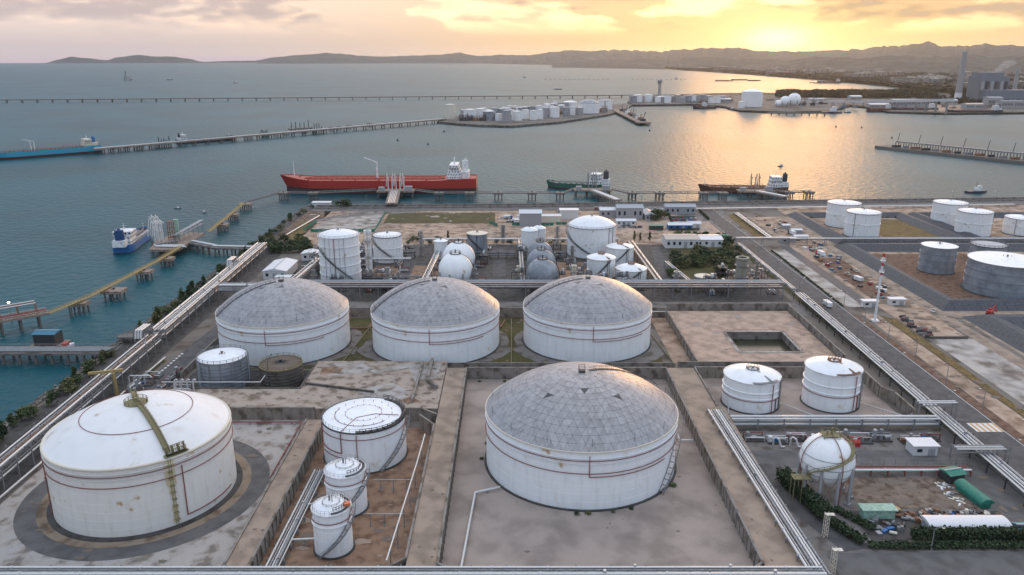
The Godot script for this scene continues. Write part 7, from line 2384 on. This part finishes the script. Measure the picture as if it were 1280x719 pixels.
	for q in [[1142, 139.6, 50, "ship_dark"], [1098, 140.0, 26, "ship_brown"], [1218, 142.5, 56, "ship_dark"]]:
		var p := G(q[0], q[1], -3)
		var k := p.distance_to(Vector3(0, EYE, 0)) / FOCAL
		ship("dark cargo ship lying at the far quay, %s" % ["longer hull beside the sheds", "short hull", "below the chimney and power station"][[50, 26, 56].find(q[2])], p, PI, q[2] * k, 17, 8, {"hull": q[3], "deck": "ship_dark", "house_h": 10, "tiers": 3, "called": "cargo_ship", "boot": 0.2})
	ship("dark workship lying off the middle quays", G(880, 136, -3), PI + 0.35, 62, 16, 6, {"hull": "ship_dark", "deck": "ship_dark", "house_h": 10, "tiers": 3, "house_at": 0.5, "called": "work_ship"})
	small_boat("tug near the dark workship off the middle quays", G(915, 137.5, -3), 0.4, 22)
	small_boat("dark tug off the long low quay", G(1060, 140.8, -3), 0.4, 22)
	small_boat("crane barge by the long low quay with its mast", G(1040, 141.6, -3), 0.1, 48)
	# pier of the tank island with its clutter
	trestle("stubby pier with cranes off the tank island", G(772, 137, 3), G(806, 153, 3), 26, 16, {"called": "pier", "thick": 2.0, "rail": false, "pile_r": 1.0})
	for i in 9:
		var p := G(778 + i * 3.2, 139 + i * 1.55, 3.0)
		t = thing("pier_machine", "dark loader standing on the stubby pier", "machinery", p, rng.randf() * 3, "loaders on the stubby pier")
		b = MB.new()
		b.box(Vector3(0, 2.5, 0), Vector3(rng.randf_range(6, 12), 5, 6))
		b.bar(Vector3(0, 4, 0), Vector3(rng.randf_range(-6, 6), rng.randf_range(9, 17), 2), 1.0)
		obj("body", b, [M.ship_dark, M.gray_paint, M.white_plain, M.rusty][i % 4], t)
	# tanks of the island and of the quays
	far_tank(562, 149, 13, 17, "cream", "cream", "tall beige silo at the tip of the tank island", "")
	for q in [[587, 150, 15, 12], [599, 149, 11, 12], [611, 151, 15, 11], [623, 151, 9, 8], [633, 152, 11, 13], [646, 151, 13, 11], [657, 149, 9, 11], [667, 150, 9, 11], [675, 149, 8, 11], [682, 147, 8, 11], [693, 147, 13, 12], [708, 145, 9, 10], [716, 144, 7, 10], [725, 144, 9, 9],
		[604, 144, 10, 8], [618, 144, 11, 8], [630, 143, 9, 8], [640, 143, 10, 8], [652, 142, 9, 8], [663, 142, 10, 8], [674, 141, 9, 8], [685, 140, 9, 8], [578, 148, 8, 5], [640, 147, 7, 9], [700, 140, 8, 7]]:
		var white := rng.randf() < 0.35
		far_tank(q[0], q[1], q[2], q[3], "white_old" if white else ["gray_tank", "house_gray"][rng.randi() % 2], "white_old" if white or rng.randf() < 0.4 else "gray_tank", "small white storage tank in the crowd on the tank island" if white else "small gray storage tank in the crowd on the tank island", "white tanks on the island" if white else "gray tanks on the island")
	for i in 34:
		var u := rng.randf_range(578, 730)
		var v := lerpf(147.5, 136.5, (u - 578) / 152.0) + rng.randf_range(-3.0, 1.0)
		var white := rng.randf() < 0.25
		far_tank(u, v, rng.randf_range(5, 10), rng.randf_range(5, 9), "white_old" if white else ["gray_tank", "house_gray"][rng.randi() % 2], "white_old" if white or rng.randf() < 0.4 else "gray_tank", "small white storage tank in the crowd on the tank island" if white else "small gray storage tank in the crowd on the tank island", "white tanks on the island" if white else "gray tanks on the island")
	for i in 46:
		var onisle := i < 18
		var u := rng.randf_range(572, 760) if onisle else rng.randf_range(800, 1275)
		var v := lerpf(152.0, 139.5, (u - 572) / 190.0) + rng.randf_range(-2.5, 1.0) if onisle else rng.randf_range(122, 129.5) + smoothstep(900, 1120, u) * 7.0
		var p := G(u, v, 1.3)
		t = thing("plant_block", "dark block of pipework and tanks %s" % ("between the tanks of the island" if onisle else "along the far quays"), "machinery", p - Vector3(0, 0.1, 0), rng.randf() * 0.5, "pipework blocks of the island" if onisle else "pipework blocks of the quays")
		b = MB.new()
		var w := rng.randf_range(8, 26)
		var h := rng.randf_range(4, 13)
		b.box(Vector3(0, h * 0.3, 0), Vector3(w, h * 0.6, 8))
		for k in 5: b.bar(Vector3((k / 4.0 - 0.5) * w, 0, 3), Vector3((k / 4.0 - 0.5) * w, h, 3), 0.6)
		b.box(Vector3(0, h, 1), Vector3(w, 0.5, 5))
		obj("frame", b, [M.dark_steel, M.piling, M.gray_paint, M.rusty][rng.randi() % 4], t)
		b = MB.new()
		b.cyl(Vector3(w * 0.2, h * 0.6, 0), Vector3(w * 0.2, h * rng.randf_range(1.1, 1.9), 0), 1.2, -1, 8)
		obj("stack", b, M.gray_paint, t)
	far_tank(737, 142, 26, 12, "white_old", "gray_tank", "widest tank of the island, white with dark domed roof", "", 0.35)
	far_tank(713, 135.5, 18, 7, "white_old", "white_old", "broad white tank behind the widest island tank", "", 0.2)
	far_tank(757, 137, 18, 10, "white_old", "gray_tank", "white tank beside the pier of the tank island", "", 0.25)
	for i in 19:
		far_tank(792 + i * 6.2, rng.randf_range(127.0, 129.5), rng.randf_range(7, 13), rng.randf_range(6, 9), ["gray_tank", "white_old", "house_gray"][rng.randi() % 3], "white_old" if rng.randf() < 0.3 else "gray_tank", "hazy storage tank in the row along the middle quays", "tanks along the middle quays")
	far_tank(943, 134, 24, 17, "white_old", "white_roof", "large pale tank on the quay beside the pale spheres", "", 0.25)
	far_tank(928, 135, 8, 7, "white_old", "white_roof", "small pale tank beside the large quay tank", "")
	for q in [[981, 6.0], [992, 7.5], [973, 4.0]]:
		var p := G(q[0], 134, 1.3)
		var k := p.distance_to(Vector3(0, EYE, 0)) / FOCAL
		sphere_tank("pale pressure sphere on the sunlit quay", "pale spheres on the quay", p.x, p.z, q[1] * k, q[1] * k * 1.12, 6, M.white_tank).position.y = 1.2
	# control tower
	var cp := G(824, 121.5, 1.2)
	var ck := cp.distance_to(Vector3(0, EYE, 0)) / FOCAL
	t = thing("control_tower", "slim harbour control tower above the quay tanks", "tower", cp)
	b = MB.new()
	b.cyl(Vector3.ZERO, Vector3(0, 16 * ck, 0), 2.0 * ck, 1.7 * ck, 12)
	obj("shaft", b, M.house_gray, t)
	b = MB.new()
	b.lathe(Vector3(0, 15.5 * ck, 0), PackedVector2Array([Vector2(1.8 * ck, 0), Vector2(2.9 * ck, 1.5 * ck), Vector2(2.9 * ck, 3.2 * ck), Vector2(2.2 * ck, 4.4 * ck), Vector2(0, 4.6 * ck)]), 12)
	obj("cab", b, M.plant_gray, t)
	# trestles over the water
	trestle("very long thin trestle bridge crossing the open water", G(-60, 125, 6), G(860, 118, 6), 9, 40, {"called": "trestle_bridge", "rail": false, "thick": 2.2, "pile_r": 1.1, "deck": "piling"})
	trestle("long far jetty from the blue hulled tanker to the tank island", G(118, 186, 4), G(556, 148.5, 4), 9, 22, {"thick": 1.6, "pile_r": 0.9, "pipes": 4, "pipe_gap": 1.4, "pipe_r": 0.5, "deck": "deck"})
	for q in [[375, 160, 40, 12], [396, 162, 22, 9], [205, 178, 18, 7], [330, 166, 12, 5]]:
		var p := G(q[0], q[1], 3.4)
		t = thing("berth_structure", "dark berth structure with posts along the far jetty", "jetty", p - Vector3(0, 6.4, 0), 0.75, "berth structures of the far jetty")
		b = MB.new()
		b.box(Vector3(0, 5.4, 0), Vector3(q[2], 2.0, 10))
		for i in 6: b.cyl(Vector3((i / 5.0 - 0.5) * q[2] * 0.9, -3, 3), Vector3((i / 5.0 - 0.5) * q[2] * 0.9, 5, 3), 0.8, -1, 6)
		obj("platform", b, M.piling, t)
		b = MB.new()
		for i in 5: b.bar(Vector3((i / 4.0 - 0.5) * q[2] * 0.8, 6.3, 0), Vector3((i / 4.0 - 0.5) * q[2] * 0.8, 6.3 + q[3] * rng.randf_range(0.5, 1.2), 0), 0.9)
		obj("post", b, M.dark_steel, t)
	for u in [140, 158, 176, 196, 292, 312, 330, 345, 358, 380, 414, 424, 436, 462]:
		dolphin(G(u, lerpf(190, 157, (u - 131.0) / 330.0) + 1.5, -3), 9, 7, "dark mooring dolphin beside the long far jetty", "dolphins of the far jetty", 3.0)
	# pier with a raised gallery, eastern side
	t = thing("long_pier", "dark long pier with raised pipe gallery off the eastern shore", "pier")
	var pa := G(1100, 185, -3)
	var pb := G(1310, 207.5, -3)
	b = MB.new()
	b.bar(pa + Vector3(0, 1.2, 0), pb + Vector3(0, 1.2, 0), 24, 5.0)
	obj("mole", b, M.piling, t)
	b = MB.new()
	var qa := pa.lerp(pb, 0.13) + Vector3(0, 11, -6)
	b.bar(qa, pb + Vector3(0, 11, -6), 6, 1.6)
	obj("gallery", b, M.gray_paint, t)
	for i in 26:
		b = MB.new()
		var c := qa.lerp(pb + Vector3(0, 11, -6), i / 25.0)
		for s in [-2.0, 2.0]: b.bar(c + Vector3(s, -8, 0), c + Vector3(s, 0, 0), 0.7)
		if i % 4 == 0: b.bar(c, c + Vector3(2, 12, 0), 0.6)
		obj("gallery_post", b, M.dark_steel, t)
	for i in 14:
		b = MB.new()
		b.box(pa.lerp(pb, 0.1 + i * 0.065) + Vector3(0, 5.2, 5), Vector3(rng.randf_range(4, 12), 3.0, 4))
		obj("deck_load", b, [M.dark_steel, M.gray_paint, M.rusty][i % 3], t)
	# power station
	var hp := G(1197, 126, 1.2)
	t = thing("chimney", "tall gray power station chimney rising above the hills", "chimney", hp)
	b = MB.new()
	b.lathe(Vector3.ZERO, PackedVector2Array([Vector2(9.5, -0.2), Vector2(8.2, 60), Vector2(7.0, 130), Vector2(6.6, 133), Vector2(5, 133)]), 24)
	obj("shaft", b, M.chimney, t)
	b = MB.new()
	b.lathe(Vector3.ZERO, PackedVector2Array([Vector2(9.9, -0.2), Vector2(9.3, 22)]), 24)
	obj("pale_foot", b, M.white_plain, t)
	hp = G(1242, 127, 1.2)
	t = thing("power_station", "blue gray power station with stepped boiler house", "building", hp)
	for q in [[Vector3(0, 34, -40), Vector3(80, 68, 60), "boiler_house"], [Vector3(-4, 72, -40), Vector3(62, 10, 50), "roof_house"], [Vector3(56, 16, 10), Vector3(180, 32, 46), "turbine_hall"]]:
		b = MB.new()
		b.box(q[0], q[1])
		obj(q[2], b, M.plant_gray, t)
	for i in 6:
		b = MB.new()
		b.box(Vector3(-33 + i * 13, 42, -8.5), Vector3(7, 24, 4))
		obj("bay", b, M.dark_steel if i % 2 else M.house_gray, t)
	for i in 3:
		var fv := FogVolume.new()
		fv.shape = RenderingServer.FOG_VOLUME_SHAPE_ELLIPSOID
		fv.size = Vector3(26 + i * 8, 12 + i * 3, 14)
		fv.position = hp + Vector3(24 + i * 13, 84 + i * 9, -40)
		var fm := FogMaterial.new()
		fm.density = 0.05 - i * 0.012
		fm.albedo = Color(0.95, 0.95, 0.95)
		fv.material = fm
		fv.name = numbered(self, "smoke")
		fv.set_meta("kind", "stuff")
		fv.set_meta("label", "white puff of steam above the power station roof")
		add_child(fv)
	hp = G(1267, 118, 1.2)
	t = thing("chimney", "thin distant chimney behind the power station", "chimney", hp)
	b = MB.new()
	b.cyl(Vector3.ZERO, Vector3(0, 78, 0), 7, 5, 14)
	obj("shaft", b, M.chimney, t)
	t = thing("conveyor", "long pale conveyor gallery sloping past the forest to the chimney", "conveyor")
	var ca := G(1086, 127, 10)
	var cb := G(1192, 125, 32)
	b = MB.new()
	b.bar(ca, cb, 5, 6)
	obj("gallery", b, M.conveyor, t)
	for i in 9:
		b = MB.new()
		var c := ca.lerp(cb, (i + 0.5) / 9)
		b.bar(Vector3(c.x, 0.9, c.z), c, 3.0)
		obj("support", b, M.gray_paint, t)
	t = thing("conveyor", "low pale conveyor along the quay behind the spheres", "conveyor")
	ca = G(1000, 127, 6)
	cb = G(1086, 127.5, 10)
	b = MB.new()
	b.bar(ca, cb, 5, 5)
	obj("gallery", b, M.conveyor, t)
	for i in 7:
		b = MB.new()
		var c := ca.lerp(cb, (i + 0.5) / 7)
		b.bar(Vector3(c.x, 0.9, c.z), c, 2.5)
		obj("support", b, M.gray_paint, t)
	# quay in the far bay
	trestle("small far pier with a moored ship in the bay", G(1012, 103, 3), G(1050, 103.5, 3), 14, 60, {"called": "pier", "rail": false, "thick": 3, "pile_r": 1.5, "deck": "piling"})
	ship("hazy ship at the small far pier in the bay", G(1036, 104, -3), PI, 110, 18, 8, {"hull": "ship_dark", "deck": "ship_dark", "house_h": 12, "tiers": 3, "called": "cargo_ship"})
	# long low quay in front of the spheres
	trestle("long low quay in front of the sunlit spheres", G(960, 140.6, 3), G(1036, 141.5, 3), 10, 18, {"called": "quay", "rail": false, "thick": 1.6, "pile_r": 0.8, "deck": "piling"})
	# lamp on the water side of the low jetty
	t = thing("jetty_lamp", "lit lamp on a tall post by the low jetty gangway", "street lamp", G(15, 402, -3) + Vector3(0, 0, 0))
	b = MB.new()
	b.cyl(Vector3(0, -1.5, 0), Vector3(0, 9.5, 0), 0.35, 0.15, 7)
	obj("post", b, M.gray_paint, t)
	b = MB.new()
	b.ball(Vector3(0, 9.7, 0), 0.6, 10, 6, 0.6)
	var hot: StandardMaterial3D = M.lamp.duplicate()
	hot.emission_energy_multiplier = 8.0
	obj("lamp_head", b, hot, t)
	var ol := OmniLight3D.new()
	ol.name = "lamp_light"
	ol.position = Vector3(0, 8.7, 0)
	ol.light_energy = 3.0
	ol.omni_range = 200.0
	ol.omni_attenuation = 2.0
	ol.shadow_enabled = true
	ol.light_color = Color(1, 0.97, 0.88)
	t.add_child(ol)
